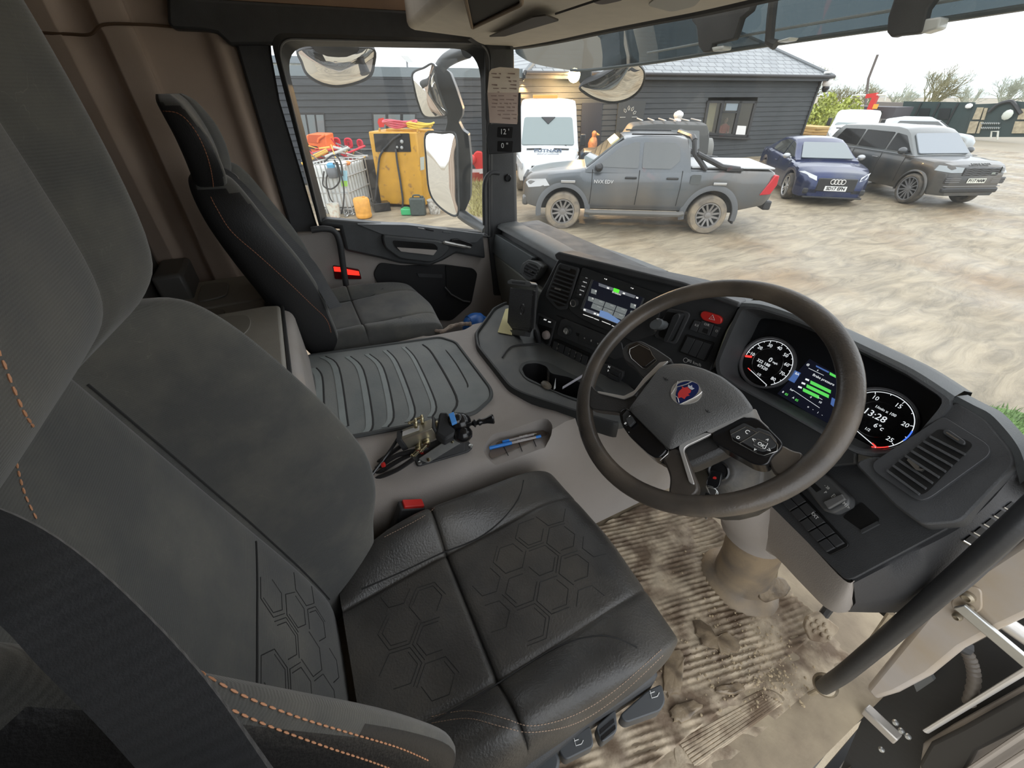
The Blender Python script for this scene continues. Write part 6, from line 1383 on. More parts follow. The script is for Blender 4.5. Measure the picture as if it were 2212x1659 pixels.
g = G(); g.pix(TK, [(908, 340), (917, 338), (917, 366), (909, 368)], .01, .02); O('data_plate', g, mat('plate_grey', (.4, .42, .36), .5), tank)
g = G(); 
for u in (820, 902): g.tube([TK.px(u, 285, -.1), TK.px(u, 277, -.1)], .025, 8)
g.tube([TK.px(835, 281, -.3), TK.px(930, 283, -.3)], .03, 8); O('top_frame', g, yl, tank)
hs2 = thing('hose_pile', 'red and yellow hoses heaped on top of the yellow tank', 'hose', TK.px(870, 279, -.4))
for nm, (cu_, cv_), m_, k in (('red_hose', (865, 275), mat('hose_red', (.55, .09, .12), .5), 4), ('yellow_hose', (905, 276), mat('hose_yellow', (.70, .50, .05), .5), 3)):
    c = TK.px(cu_, cv_, -.4)
    for j in range(k):
        g = G(); g.tube([c+tdir*(.30+.05*j)*math.cos(t)*1.0+tn*.22*math.sin(t)+V((0, 0, .02+.035*j+.02*math.sin(3*t+j))) for t in [i*.33 for i in range(20)]], .022, 6, True); O(nm, g, m_, hs2)
# IBC
q0 = at(697, 463, Z=GZ); q1 = at(752, 463, Z=GZ); q2 = at(803, 442, Z=GZ)
ibc = thing('pallet_tank', 'white caged pallet tank with a pump beside the yellow fuel tank', 'tank', q0)
IB = PL(q0, q1, q0+V((0, 0, 1))); wI = 1.0; dI = -IB.n
a0 = IB.P(-.12, .0); L_i = IB.xy(IB.px(763, 463))[0]; hI = IB.px(700, 355).z-GZ
dS = ((q2-IB.P(L_i, 0))); dS.z = 0; dS.normalize(); dep = 1.15
g = G(); bs = [IB.P(-.05, .14), IB.P(L_i-.03, .14), IB.P(L_i-.03, .14)+dS*dep, IB.P(-.05, .14)+dS*dep]; g.hexa([p+dS*.03 for p in bs[:2]]+bs[2:]+[p+V((0, 0, hI-.18)) for p in bs]); O('bottle', g, mat('tank_white', (.72, .74, .72), .35, noise=.05), ibc, bev=.05, seg=3)
cg_ = mat('cage_steel', (.55, .56, .55), .4, .6)
corners = [IB.P(-.08, 0), IB.P(L_i, 0), IB.P(L_i, 0)+dS*(dep+.04), IB.P(-.08, 0)+dS*(dep+.04)]
for i in range(4):
    A_, B_ = corners[i], corners[(i+1) % 4]
    for k in range(8):
        p = lerp(A_, B_, k/8); g = G(); g.tube([p, p+V((0, 0, hI))], .016, 6); O('cage_bar', g, cg_, ibc)
for z in (.13, .5, .85, hI):
    g = G(); g.tube([p+V((0, 0, z)) for p in corners], .018, 6, True); O('cage_hoop', g, cg_, ibc)
g = G(); c_ = sum(corners, V())/4; g.box(c_+V((0, 0, .065)), (1.0, 1.05, .12), Matrix.Rotation(math.atan2(IB.x.y, IB.x.x), 3, 'Z')); O('pallet', g, mat('pallet_grey', (.25, .24, .22), .7), ibc)
c = IB.px(718, 372, .10); g = G(); g.lathe([(.10, -.12), (.12, -.08), (.12, .06), (.09, .10)], c, (0, 0, 1), 14); pm = O('pump', g, mat('pump_dark', (.12, .13, .14), .4), ibc)
g = G(); g.lathe([(.09, 0), (.10, .06), (.05, .10)], c+V((0, 0, .1)), (0, 0, 1), 14); O('pump_cap', g, mat('pump_blue', (.10, .35, .55), .4), pm)
for pts in (((700, 370), (698, 400), (716, 408), (733, 392), (730, 365), (722, 345)), ((722, 352), (705, 385), (712, 425), (722, 440)), ((728, 350), (742, 400), (742, 440), (737, 462)), ((700, 350), (720, 335), (735, 348), (740, 380))):
    g = G(); g.tube(cr([IB.px(u, v, .12) for u, v in pts], 6), .018, 6); O('hose', g, hs, ibc)
g = G(); g.pix(IB, [(736, 368), (751, 368), (752, 402), (738, 402)], .03, .035); O('label', g, mat('label_pale_blue', (.35, .60, .70), .5), ibc, label='pale blue and green label')
g = G(); g.pix(IB, [(738, 390), (751, 390), (752, 402), (739, 402)], .036, .04); O('label_band', g, mat('label_green', (.35, .65, .10), .5), ibc)
g = G(); g.ell(IB.px(752, 352, -.3), (.10, .06, .05), 8); O('orange_cap', g, mat('cap_orange', (.85, .25, .05), .4), ibc)
# cans and buckets
def can(u0, u1, vt, vb, m, name, label, cat='can', kind='drum'):
    b = at((u0+u1)/2, vb, Z=GZ); pl_ = PL(b, b+CR, b+V((0, 0, 1))); w2 = (pl_.px(u1, vb)-pl_.px(u0, vb)).length/2; h = pl_.px((u0+u1)/2, vt).z-GZ
    th = thing(name, label, cat, b)
    if kind == 'drum':
        g = G(); g.lathe([(w2*.9, .01), (w2, .04), (w2, h*.2), (w2*.96, h*.25), (w2, h*.3), (w2, h*.85), (w2*.85, h*.93), (w2*.3, h*.95)], b, (0, 0, 1), 18); O('body', g, m, th)
        g = G(); g.lathe([(.03, h*.94), (.03, h*1.0), (.02, h*1.0)], b+CR*w2*.4, (0, 0, 1), 10); O('cap', g, m, th)
    elif kind == 'jerry':
        g = G(); M_ = Matrix((CR, CR.cross(V((0, 0, 1))), V((0, 0, 1)))).transposed(); g.box(b+V((0, 0, h*.45)), (w2*2, w2*1.1, h*.88), M_); O('body', g, m, th, bev=w2*.2, seg=3)
        g = G(); g.tube(cr([b-CR*w2*.5+V((0, 0, h*.88)), b-CR*w2*.4+V((0, 0, h)), b+CR*w2*.4+V((0, 0, h)), b+CR*w2*.5+V((0, 0, h*.88))], 4), w2*.1, 8); O('handle', g, m, th)
        g = G(); g.tube([b+CR*w2*.7+V((0, 0, h*.88)), b+CR*w2*.8+V((0, 0, h*.97))], w2*.16, 8); O('spout', g, m, th)
    else:
        g = G(); g.lathe([(w2*.75, .01), (w2, h), (w2*.95, h), (w2*.72, .03)], b, (0, 0, 1), 18); O('body', g, m, th)
        g = G(); g.tube([b+CR*w2*math.cos(t)+V((0, 0, h+.3*w2*math.sin(t)-.02)) for t in [i*math.pi/8 for i in range(9)]], .008, 6); O('handle', g, steel, th)
    return th
can(771, 804, 424, 470, mat('can_orange', (.70, .33, .05), .5, noise=.15, nscale=10), 'drum_can', 'orange plastic drum standing before the white pallet tank')
can(889, 921, 422, 465, mat('can_dark_green', (.05, .065, .06), .4, noise=.2), 'jerry_can', 'dark green jerry can at the foot of the yellow tank', 'can', 'jerry')
can(868, 892, 448, 464, mat('can_green', (.04, .38, .14), .4), 'petrol_can', 'small bright green petrol can in front of the yellow tank', 'can', 'jerry')
can(712, 738, 440, 470, mat('bucket_white', (.66, .66, .58), .5, dirt=(.5, .3, .2), dscale=14, dth=.6), 'bucket', 'stained white bucket in front of the pallet tank', 'bucket', 'bucket')
can(925, 955, 432, 462, mat('tub_white', (.60, .58, .53), .5, dirt=(.2, .17, .13), dscale=14), 'plastic_tub', 'dirty white tub partly hidden behind the long side mirror', 'tub', 'bucket')
b = at(825, 455, Z=GZ); g = G(); g.box(b+V((0, 0, .11)), (.3, .42, .2)); tag(O('battery', g, blackg, bev=.01), 'black battery box on the ground under the hose loop', 'battery')
b = at(775, 462, Z=GZ); tl = thing('chain_heap', 'grey heap of chain and hooks beside the orange drum', 'chain', b); rnd = random.Random(9)
for k in range(12):
    g = G(); c = b+V((rnd.uniform(-.25, .2), rnd.uniform(-.35, .1), .03)); g.tube([c+V((.07*math.cos(t), .05*math.sin(t), .02*math.sin(2*t))) for t in [i*.6 for i in range(11)]], .012, 6, True); O('link', g, steel, tl)
# orange skip, red barrows behind
c0 = at(690, 335, X=-12.6)
SK = PL(c0, c0+CR, c0+V((0, 0, 1))); sk = thing('tipping_skip', 'orange tipping skip standing on end behind the pallet tank', 'skip', V((c0.x, c0.y, GZ)))
om = mat('skip_orange', (.85, .16, .03), .45, noise=.08)
Zs = zz(640, 90, 5.53)
o1 = [(112, 1120), (150, 1105), (345, 1110), (365, 1240), (410, 1310), (330, 1380), (190, 1340), (130, 1200)]
g = G(); P0 = [SK.px(u, v, .0) for u, v in Zs(o1)]; g.prism(P0, -SK.n*.6); O('bin', g, om, sk, bev=.03)
g = G(); g.pix(SK, Zs([(130, 1195), (255, 1210), (345, 1130), (340, 1115), (150, 1112)]), .005, .02); O('opening', g, mat('skip_inside', (.55, .09, .02), .6), sk)
g = G(); g.tube([SK.px(u, v, .03) for u, v in Zs([(258, 1205), (270, 1160), (345, 1115)])], .03, 8); O('rim', g, om, sk)
g = G(); g.pix(SK, Zs([(165, 1240), (255, 1250), (265, 1290), (170, 1275)]), .02, .03); O('plate', g, gapm, sk)
g = G(); g.tube([SK.px(u, v, -.3) for u, v in Zs([(180, 1330), (200, 1420)])], .05, 8); g.tube([SK.px(u, v, -.3) for u, v in Zs([(330, 1360), (320, 1480)])], .05, 8); lgp = SK.px(250/5.53+640, 1380/5.53+90, -.3); g.tube([lgp, V((lgp.x, lgp.y, GZ))], .12, 8); O('stand', g, mat('stand_dark', (.06, .06, .06), .6), sk)
rdm = mat('barrow_red', (.62, .02, .05), .4)
for k, (x0, y0, x1, y1) in enumerate(((435, 1155, 530, 1270), (575, 1160, 672, 1270), (725, 1175, 800, 1265))):
    u, v = Zs([((x0+x1)/2, y1)])[0]; c = at(u, v, X=-13.2-.2*k)
    pl_ = PL(c, c+CR, c+V((0, 0, 1)))
    tr2 = thing('hand_truck', ['red frame seat shell nearest the orange skip', 'middle one of the three red frame shells behind the pallet tank', 'red frame shell beside the yellow tank'][k], 'hand truck', V((c.x, c.y, GZ)), 'red shells by the barn')
    g = G(); g.tube(rp([pl_.px(u_, v_) for u_, v_ in Zs([(x0, y0), (x1-20, y0), (x1, y1), (x0+20, y1)])], .08), .03, 8, True); O('frame', g, rdm, tr2)
    g = G(); g.pix(pl_, Zs([(x0+12, y0+20), (x1-28, y0+20), (x1-14, y1-10), (x0+26, y1-10)]), -.03, -.01); O('back_panel', g, rdm, tr2)
    g = G(); g.pix(pl_, Zs([(x0+35, y0+40), (x1-45, y0+40), (x1-38, y1-35), (x0+42, y1-35)]), -.009, .0); O('slot', g, mat('slot_red', (.25, .01, .02), .5), tr2)
    g = G(); g.tube([pl_.px(u, v), V((c.x, c.y, GZ+.1))], .03, 8); g.lathe([(.12, -.03), (.12, .03)], V((c.x, c.y, GZ+.12)), CR, 14); O('leg', g, mat('leg_dark', (.05, .05, .05), .5), tr2)
c = at(735, 325, X=-12.2); hcl = thing('scrap_heap', 'tangle of red yellow and grey tools behind the pallet tank', 'tools', V((c.x, c.y, GZ))); rnd = random.Random(21)
tm = [mat('tool_grey', (.18, .18, .18), .5), rdm, mat('tool_yellow', (.75, .45, .08), .5), mat('tool_pale', (.5, .5, .47), .5)]
for k in range(34):
    u, v = rnd.uniform(672, 795), rnd.uniform(318, 345); p = at(u, v, X=-12.0+rnd.uniform(-.3, .3)); d = V((rnd.uniform(-.3, .3), rnd.uniform(-1, 1), rnd.uniform(-.35, .35))).normalized()*rnd.uniform(.12, .4)
    g = G(); g.tube([p-d, p+d], rnd.uniform(.012, .03), 6); O('tool', g, tm[k % 4], hcl)
g = G(); g.box(V((c.x, c.y, (GZ+c.z)/2-.1)), (.9, 2.0, c.z-GZ-.2)); O('crate', g, mat('crate_dark', (.05, .05, .05), .8), hcl)
g = G(); p = [at(u, v, X=-12.9) for u, v in Zs([(555, 1090), (575, 1075), (625, 1140), (690, 1120), (725, 1150), (728, 1250), (640, 1150), (590, 1160)])]; g.tube(p, .02, 6, True); tag(O('wire_basket', g, mat('wire_grey', (.3, .34, .34), .4)), 'bent grey wire frame above the red shells', 'wire frame') if 0 else None
# red machine at right of the mirror, grass
c = at(1035, 372, X=-13.4); rm = thing('red_machine', 'red machine part standing by the barn right of the long mirror', 'machine', V((c.x, c.y, GZ)))
MP = PL(c, c+CR, c+V((0, 0, 1)))
g = G(); g.pix(MP, [(1025, 330), (1030, 327), (1040, 328), (1044, 335), (1045, 366), (1028, 366), (1017, 345)], -.2, 0); O('shell', g, red, rm, bev=.03)
g = G(); g.ell(MP.px(1019, 345, .1), (.16, .16, .16), 12); O('drum', g, red, rm)
g = G(); g.pix(MP, [(1014, 366), (1048, 364), (1048, 374), (1016, 376)], -.1, .05); O('bar', g, mat('bar_pale', (.65, .6, .58), .4), rm)
g = G(); g.box(V((c.x-.1, c.y, (GZ+c.z)/2)), (.3, .5, c.z-GZ)); O('stand', g, mat('stand_red', (.35, .05, .03), .6), rm)
g = G(); rnd = random.Random(2)
for k in range(900):
    u, v = rnd.uniform(1016, 1048), rnd.uniform(395, 470); p = at(u, v, Z=GZ); 
    g.add([p, p+V((rnd.uniform(-.02, .02), .03, 0)), p+V((rnd.uniform(-.12, .12), rnd.uniform(-.12, .12), rnd.uniform(.05, .22)))], [(0, 1, 2)])
tag(O('grass_tuft', g, mat('dry_grass', (.40, .36, .15), .8, noise=.3)), 'dry straw-green grass by the barn wall right of the mirror', 'grass', kind='stuff')
# ================================================================ VEHICLES
gldk = mat('tinted_car_glass', (.05, .058, .058), .03, spec=.9, coat=.6)
tyrem = mat('muddy_tyre', (.16, .14, .115), .8, noise=.2, nscale=8, bump=.3, bscale=40, dirt=(.30, .245, .17), dscale=4, dth=.52)
tyred = mat('dark_tyre', (.055, .05, .043), .75, dirt=(.17, .14, .10), dscale=5, dth=.6)
darkw = mat('wheel_well', (.012, .012, .012), .8)
lampc = mat('lamp_lens', (.62, .64, .66), .08, spec=.8); lampr = mat('tail_lens', (.50, .02, .03), .12)
trimk = mat('car_trim_black', (.022, .023, .025), .4)
whl = mat('whitewall_print', (.7, .7, .7), .4)
def paint(name, col, dirt=None, dth=.6, metal=.35, rough=.32, ds=.9): return mat(name, col, rough, metal, noise=.04, coat=.5, dirt=dirt, dscale=ds, dth=dth, dsoft=.22)
def place(name, label, cat, p, fwd, group=None):
    th = thing(name, label, cat, p, group); th.rotation_euler = (0, 0, math.atan2(fwd.y, fwd.x)); WL[th.name] = V((0, 0, 0)); return th
def lin(tab, x): return pw(x, tab)
def car_body(root, pm, xr, xf, top, hw, base, arches, wz, crown=.03, nm='body', hs=1.0):
    """painted lower body lofted along its length; arches are cut out of the sill line"""
    xs = [xr+(xf-xr)*i/110 for i in range(111)]
    rings = []
    for x in xs:
        zt = lin(top, x); w_ = lin(hw, x); zl = lin(base, x)
        for xc, r_ in arches:
            if abs(x-xc) < r_: zl = max(zl, wz+math.sqrt(r_*r_-(x-xc)**2))
        zl = min(zl, zt-.08); h = zt-zl
        side = [(w_*.95, zl), (w_*.99, lerp(zl, zt, .12)), (w_, lerp(zl, zt, .4)), (w_*.995, lerp(zl, zt, .7)), (w_*.965, lerp(zl, zt, .92)), (w_*.90, zt), (w_*.6, zt+crown*.7), (w_*.3, zt+crown), (0, zt+crown)]
        rings.append([V((x, -y, z)) for y, z in side]+[V((x, y, z)) for y, z in side[-2::-1]])
    # round the nose and tail
    g = G(); g.loft(rings); return O(nm, g, pm, root, ang=42)
def cabin(root, pm, xs_roof, zb, hwb, tum, nm='cabin', crown=.03):
    """greenhouse: xs_roof = [(x, roof z)] from the tail to the windscreen foot"""
    n = 60; x0, x1 = xs_roof[0][0], xs_roof[-1][0]; rings = []
    for i in range(n+1):
        x = lerp(x0, x1, i/n); zr = max(pw(x, xs_roof), zb+.02); h = zr-zb
        yy = lambda z: hwb-(z-zb)*tum
        r_ = min(.06, h*.4)
        side = [(hwb, zb-.04), (yy(zb+h*.5), zb+h*.5), (yy(zr-r_), zr-r_), (yy(zr-r_*.3)-r_*.35, zr-r_*.25), (yy(zr)-r_*1.4, zr), (yy(zr)*.5, zr+crown*.8), (0, zr+crown)]
        rings.append([V((x, -y, z)) for y, z in side]+[V((x, y, z)) for y, z in side[-2::-1]])
    g = G(); g.loft(rings); return O(nm, g, pm, root, ang=42)
def side_glass(root, pts, zb, hwb, tum, side, m=gldk, off=.008, nm='side_window', t=.004):
    g = G(); ps = [V((x, side*(hwb-(z-zb)*tum+off), z)) for x, z in pts]; g.prism(rp(ps, .04, 3), (0, -side*t, 0)); return O(nm, g, m, root)
def wheel(root, x, y, r, w_, rim, spokes, m_rim, tyre=tyrem, nm='wheel', disc=None):
    s = 1 if y > 0 else -1; o = V((x, y, r)); g = G()
    g.lathe([(r*.62, -w_/2), (r*.9, -w_/2), (r, -w_*.32), (r, w_*.32), (r*.92, w_/2), (r*(rim+.06), w_*.52), (r*rim, w_*.42)], o, (0, s, 0), 36, False); wh = O(nm, g, tyre, root)
    g = G(); g.lathe([(r*rim, w_*.45), (r*(rim-.04), w_*.42), (r*(rim-.06), w_*.1), (r*.05, w_*.05)], o, (0, s, 0), 32, False); O('rim_barrel', g, disc or darkw, wh)
    g = G(); g.lathe([(r*(rim+.01), w_*.40), (r*(rim+.02), w_*.5), (r*(rim-.04), w_*.5), (r*(rim-.06), w_*.4)], o, (0, s, 0), 32, False)
    for k in range(spokes):
        a = 6.28318*k/spokes; c, d = V((math.cos(a), 0, math.sin(a))), V((-math.sin(a), 0, math.cos(a)))
        for dd in ((-.5, .5) if spokes < 8 else (0,)):
            wd = .045*r if spokes < 8 else .035*r
            p0 = o+c*r*.12+d*dd*r*.10+V((0, s*w_*.36, 0)); p1 = o+c*r*(rim-.02)+d*dd*r*.28+V((0, s*w_*.44, 0))
            dn = (p1-p0).cross(V((0, s, 0))).normalized()*wd; th = V((0, -s*w_*.14, 0))
            g.hexa([p0-dn*1.4+th, p0+dn*1.4+th, p1+dn+th, p1-dn+th, p0-dn*1.4, p0+dn*1.4, p1+dn, p1-dn])
    g.lathe([(r*.17, w_*.30), (r*.16, w_*.42), (r*.06, w_*.44)], o, (0, s, 0), 20); O('alloy_rim', g, m_rim, wh)
    return wh
def boxat(root, nm, c, d, m, bev=0, M=None, label=None):
    g = G(); g.box(V(c), d, M); return O(nm, g, m, root, bev=bev, label=label)
def arch_flare(root, xc, y, r_, wz, m, wd=.06, nm='arch_trim'):
    s = 1 if y > 0 else -1; g = G(); rows = []
    for i in range(25):
        a = math.pi*(-.06+1.12*i/24); c = V((xc+math.cos(a)*r_, y, wz+math.sin(a)*r_)); e = V((math.cos(a), 0, math.sin(a)))
        rows.append([c-e*.015+V((0, -s*.04, 0)), c-e*.015+V((0, s*.025, 0)), c+e*wd*.6+V((0, s*.022, 0)), c+e*wd+V((0, -s*.005, 0))])
    g.grid(rows); return O(nm, g, m, root, ang=50)
def mirror(root, x, y, z, m, s=1.0, shell=None):
    sg = 1 if y > 0 else -1; g = G(); g.ell((x, y+sg*.10*s, z), (.075*s, .11*s, .075*s), 12); g.tube([(x, y-sg*.03, z-.05), (x, y+sg*.06*s, z-.02)], .03*s, 8); return O('door_mirror', g, m, root)
def nplate(root, x, z, st, w_=.52, m=white, face=1, y=0):
    g = G(); g.box((x, y, z), (.012, w_, .115)); p = O('number_plate', g, m, root, label='white front number plate')
    g = G(); g.text(st, (x+.009*face, y, z), (0, face, 0), (0, 0, 1), .105, .001, bold=.004); O('plate_letters', g, trimk, p)
# ---------------------------------------------------------------- grey pickup
fw, rw = at(1210, 493, Z=GZ), at(1518, 503, Z=GZ); f_ = (fw-rw); f_.z = 0; f_.normalize(); lft = V((-f_.y, f_.x, 0))
HW = .90; ctr_ = (fw+rw)/2-lft*(HW-.10); ctr_.z = GZ
pk = place('pickup_truck', 'muddy grey double-cab pickup with black sports bar parked side-on', 'pickup', ctr_, f_)
pgrey = paint('pickup_grey', (.10, .113, .125), (.17, .145, .115), .60)
AX = 1.545; WR = .385
car_body(pk, pgrey, -2.72, 2.46, [(-2.72, 1.14), (-2.66, 1.22), (-1.0, 1.235), (-.95, 1.25), (1.05, 1.20), (1.2, 1.20), (1.9, 1.13), (2.3, 1.06), (2.42, .98), (2.46, .86)], [(-2.72, .78), (-2.6, .86), (-1, .89), (1.2, .89), (2.0, .87), (2.3, .78), (2.42, .66), (2.46, .6)], [(-2.72, .70), (-2.6, .60), (-2.1, .48), (-1, .46), (1, .46), (2.1, .44), (2.4, .50), (2.46, .58)], [(-AX, .50), (AX, .50)], WR, .025)
cabin(pk, pgrey, [(-1.0, 1.24), (-.93, 1.6), (-.86, 1.76), (-.6, 1.80), (.0, 1.805), (.35, 1.775), (.55, 1.66), (1.12, 1.22)], 1.2, .86, .30)
for sd in (1, -1):
    side_glass(pk, [(.90, 1.27), (.48, 1.60), (.20, 1.70), (.08, 1.71), (.05, 1.25)], 1.2, .86, .30, sd); side_glass(pk, [(-.02, 1.25), (.0, 1.71), (-.62, 1.70), (-.72, 1.62), (-.76, 1.40), (-.60, 1.25)], 1.2, .86, .30, sd)
    for x in (.98, .02, -.84):
        g = G(); g.tube([V((x, sd*.892, .56)), V((x-.01, sd*.892, .9)), V((x, sd*.862, 1.22))], .007, 5); O('door_gap', g, darkw, pk)
    for x in (.18, -.66):
        boxat(pk, 'door_handle', (x, sd*.905, 1.08), (.24, .03, .045), trimk, .015)
    g = G(); g.tube([V((1.05, sd*.95, .42)), V((.95, sd*.99, .41)), V((-.9, sd*.99, .41)), V((-1.0, sd*.95, .42))], .055, 8); O('side_step', g, mat('step_grey', (.12, .115, .105), .5), pk)
    for xc in (AX, -AX): arch_flare(pk, xc, sd*.87, .50, WR, trimk if 0 else mat('flare_grey', (.10, .105, .11), .5), .10); wheel(pk, xc, sd*.79, WR, .26, .64, 6, mat('alloy_grey', (.26, .25, .24), .4, .6), nm='wheel')
    boxat(pk, 'fender_badge', (1.47, sd*.905, .985), (.30, .02, .05), mat('badge_silver', (.5, .5, .5), .3, .7), .008); boxat(pk, 'fender_badge', (-1.62, sd*.905, 1.00), (.26, .02, .05), mat('badge_silver', (.5, .5, .5), .3, .7), .008)
    mirror(pk, .86, sd*.85, 1.27, trimk, 1.1)
    g = G(); g.prism([V((x, sd*.885, z)) for x, z in ((-2.46, .80), (-2.66, .82), (-2.735, 1.0), (-2.72, 1.17), (-2.64, 1.17))], (0, -sd*.20, 0)); O('tail_light', g, lampr, pk, bev=.015)
    g = G(); g.prism([V((x, sd*y, z)) for x, y, z in ((1.86, .885, .90), (2.32, .775, .84), (2.39, .69, .93), (2.30, .775, 1.0), (1.95, .875, 1.03))], (0, sd*.012, 0)); O('headlamp', g, lampc, pk)
    boxat(pk, 'mud_flap', (-2.10, sd*.74, .40), (.03, .24, .36), trimk)
    g = G(); g.tube([V((-1.30, sd*.80, 1.24)), V((-1.02, sd*.76, 1.52)), V((-.97, sd*.70, 1.76))], .05, 8); g.tube([V((-1.07, sd*.78, 1.52)), V((-1.6, sd*.80, 1.30)), V((-1.95, sd*.80, 1.26))], .05, 8); g.box((-1.85, sd*.8, 1.255), (.32, .10, .05)); O('sports_bar', g, trimk, pk)
g = G(); g.tube([V((-.97, -.72, 1.74)), V((-.95, -.60, 1.80)), V((-.95, .60, 1.80)), V((-.97, .72, 1.74))], .055, 8); O('sports_hoop', g, trimk, pk)
g = G(); g.text('NVX EDV', (.93, .905, .995), (-1, 0, 0), (0, 0, 1), .095, .004, 'LEFT'); O('door_lettering', g, whl, pk)
boxat(pk, 'bed_cover', (-1.84, 0, 1.272), (1.62, 1.5, .03), mat('cover_pale', (.50, .52, .53), .4), .01)
g = G(); g.prism([V((1.10, -.72, 1.245)), V((1.10, .72, 1.245)), V((.40, .62, 1.775)), V((.40, -.62, 1.775))], (.02, 0, .02)); O('windscreen', g, gldk, pk)
g = G(); g.prism([V((.62, -.45, 1.62)), V((.62, .55, 1.62)), V((.47, .55, 1.735)), V((.47, -.45, 1.735))], (.03, 0, .03)); O('screen_banner', g, mat('banner_yellow', (.75, .68, .40), .5), pk)
boxat(pk, 'grille', (2.44, 0, .84), (.06, 1.0, .34), trimk, .03); boxat(pk, 'bumper', (2.40, 0, .56), (.14, 1.4, .22), pgrey, .05); nplate(pk, 2.48, .62, 'P11 TNM', m=white)
boxat(pk, 'rear_bumper', (-2.74, 0, .58), (.16, 1.5, .18), trimk, .03); boxat(pk, 'floor_pan', (0, 0, .50), (4.3, 1.3, .2), darkw)
for sd in (1, -1): boxat(pk, 'roof_rail', (-.25, sd*.56, 1.83), (1.0, .04, .03), trimk, .01)
g = G(); g.prism(rp([V((-1.22, .897, .98)), V((-1.02, .897, .98)), V((-1.02, .897, 1.16)), V((-1.22, .897, 1.16))], .04), (0, .006, 0)); O('fuel_flap', g, pgrey, pk)
# ---------------------------------------------------------------- dark jeep behind it
jf = V((-.55, -.83, 0)).normalized(); jp = at(1478, 272, X=-9.6); jp = V((jp.x-.2, jp.y, GZ))+jf*.95
jp_ = place('jeep', 'dark soft-top jeep with a spare wheel seen behind the pickup', 'jeep', jp, jf)
jb = paint('jeep_black', (.035, .038, .04), None)
car_body(jp_, jb, -1.75, 1.95, [(-1.75, 1.05), (.75, 1.08), (.9, 1.08), (1.85, 1.0), (1.95, .9)], [(-1.75, .76), (.8, .76), (1.95, .62)], [(-1.75, .5), (1.95, .5)], [(-1.2, .45), (1.35, .45)], .38)
cabin(jp_, mat('soft_top_black', (.06, .062, .06), .6), [(-1.76, 1.06), (-1.72, 1.45), (-1.6, 1.74), (-.2, 1.77), (.45, 1.72), (.52, 1.68), (.86, 1.1)], 1.06, .74, .12)
for sd in (1, -1):
    side_glass(jp_, [(.72, 1.14), (.48, 1.60), (.05, 1.62), (.05, 1.14)], 1.06, .74, .12, sd); side_glass(jp_, [(-.05, 1.14), (-.05, 1.62), (-1.4, 1.60), (-1.5, 1.14)], 1.06, .74, .12, sd)
    for xc in (-1.2, 1.35): wheel(jp_, xc, sd*.70, .38, .25, .62, 5, mat('alloy_grey2', (.3, .3, .3), .4, .5)); arch_flare(jp_, xc, sd*.74, .45, .38, trimk, .12)
for k in range(6): boxat(jp_, 'roof_bar', (-1.4+.33*k, 0, 1.835), (.035, 1.15, .03), mat('bar_silver', (.55, .57, .58), .35, .4), .008)
g = G(); g.prism([V((-1.775, -.5, 1.15)), V((-1.775, .5, 1.15)), V((-1.72, .46, 1.6)), V((-1.72, -.46, 1.6))], (-.012, 0, 0)); O('rear_window', g, mat('soft_window', (.32, .33, .28), .25), jp_)
g = G(); g.lathe([(.30, -.02), (.37, .02), (.37, .20), (.30, .24), (.02, .25)], V((-1.80, .0, 1.0)), (-1, 0, 0), 28); O('spare_wheel', g, mat('spare_cover', (.20, .20, .185), .5), jp_)
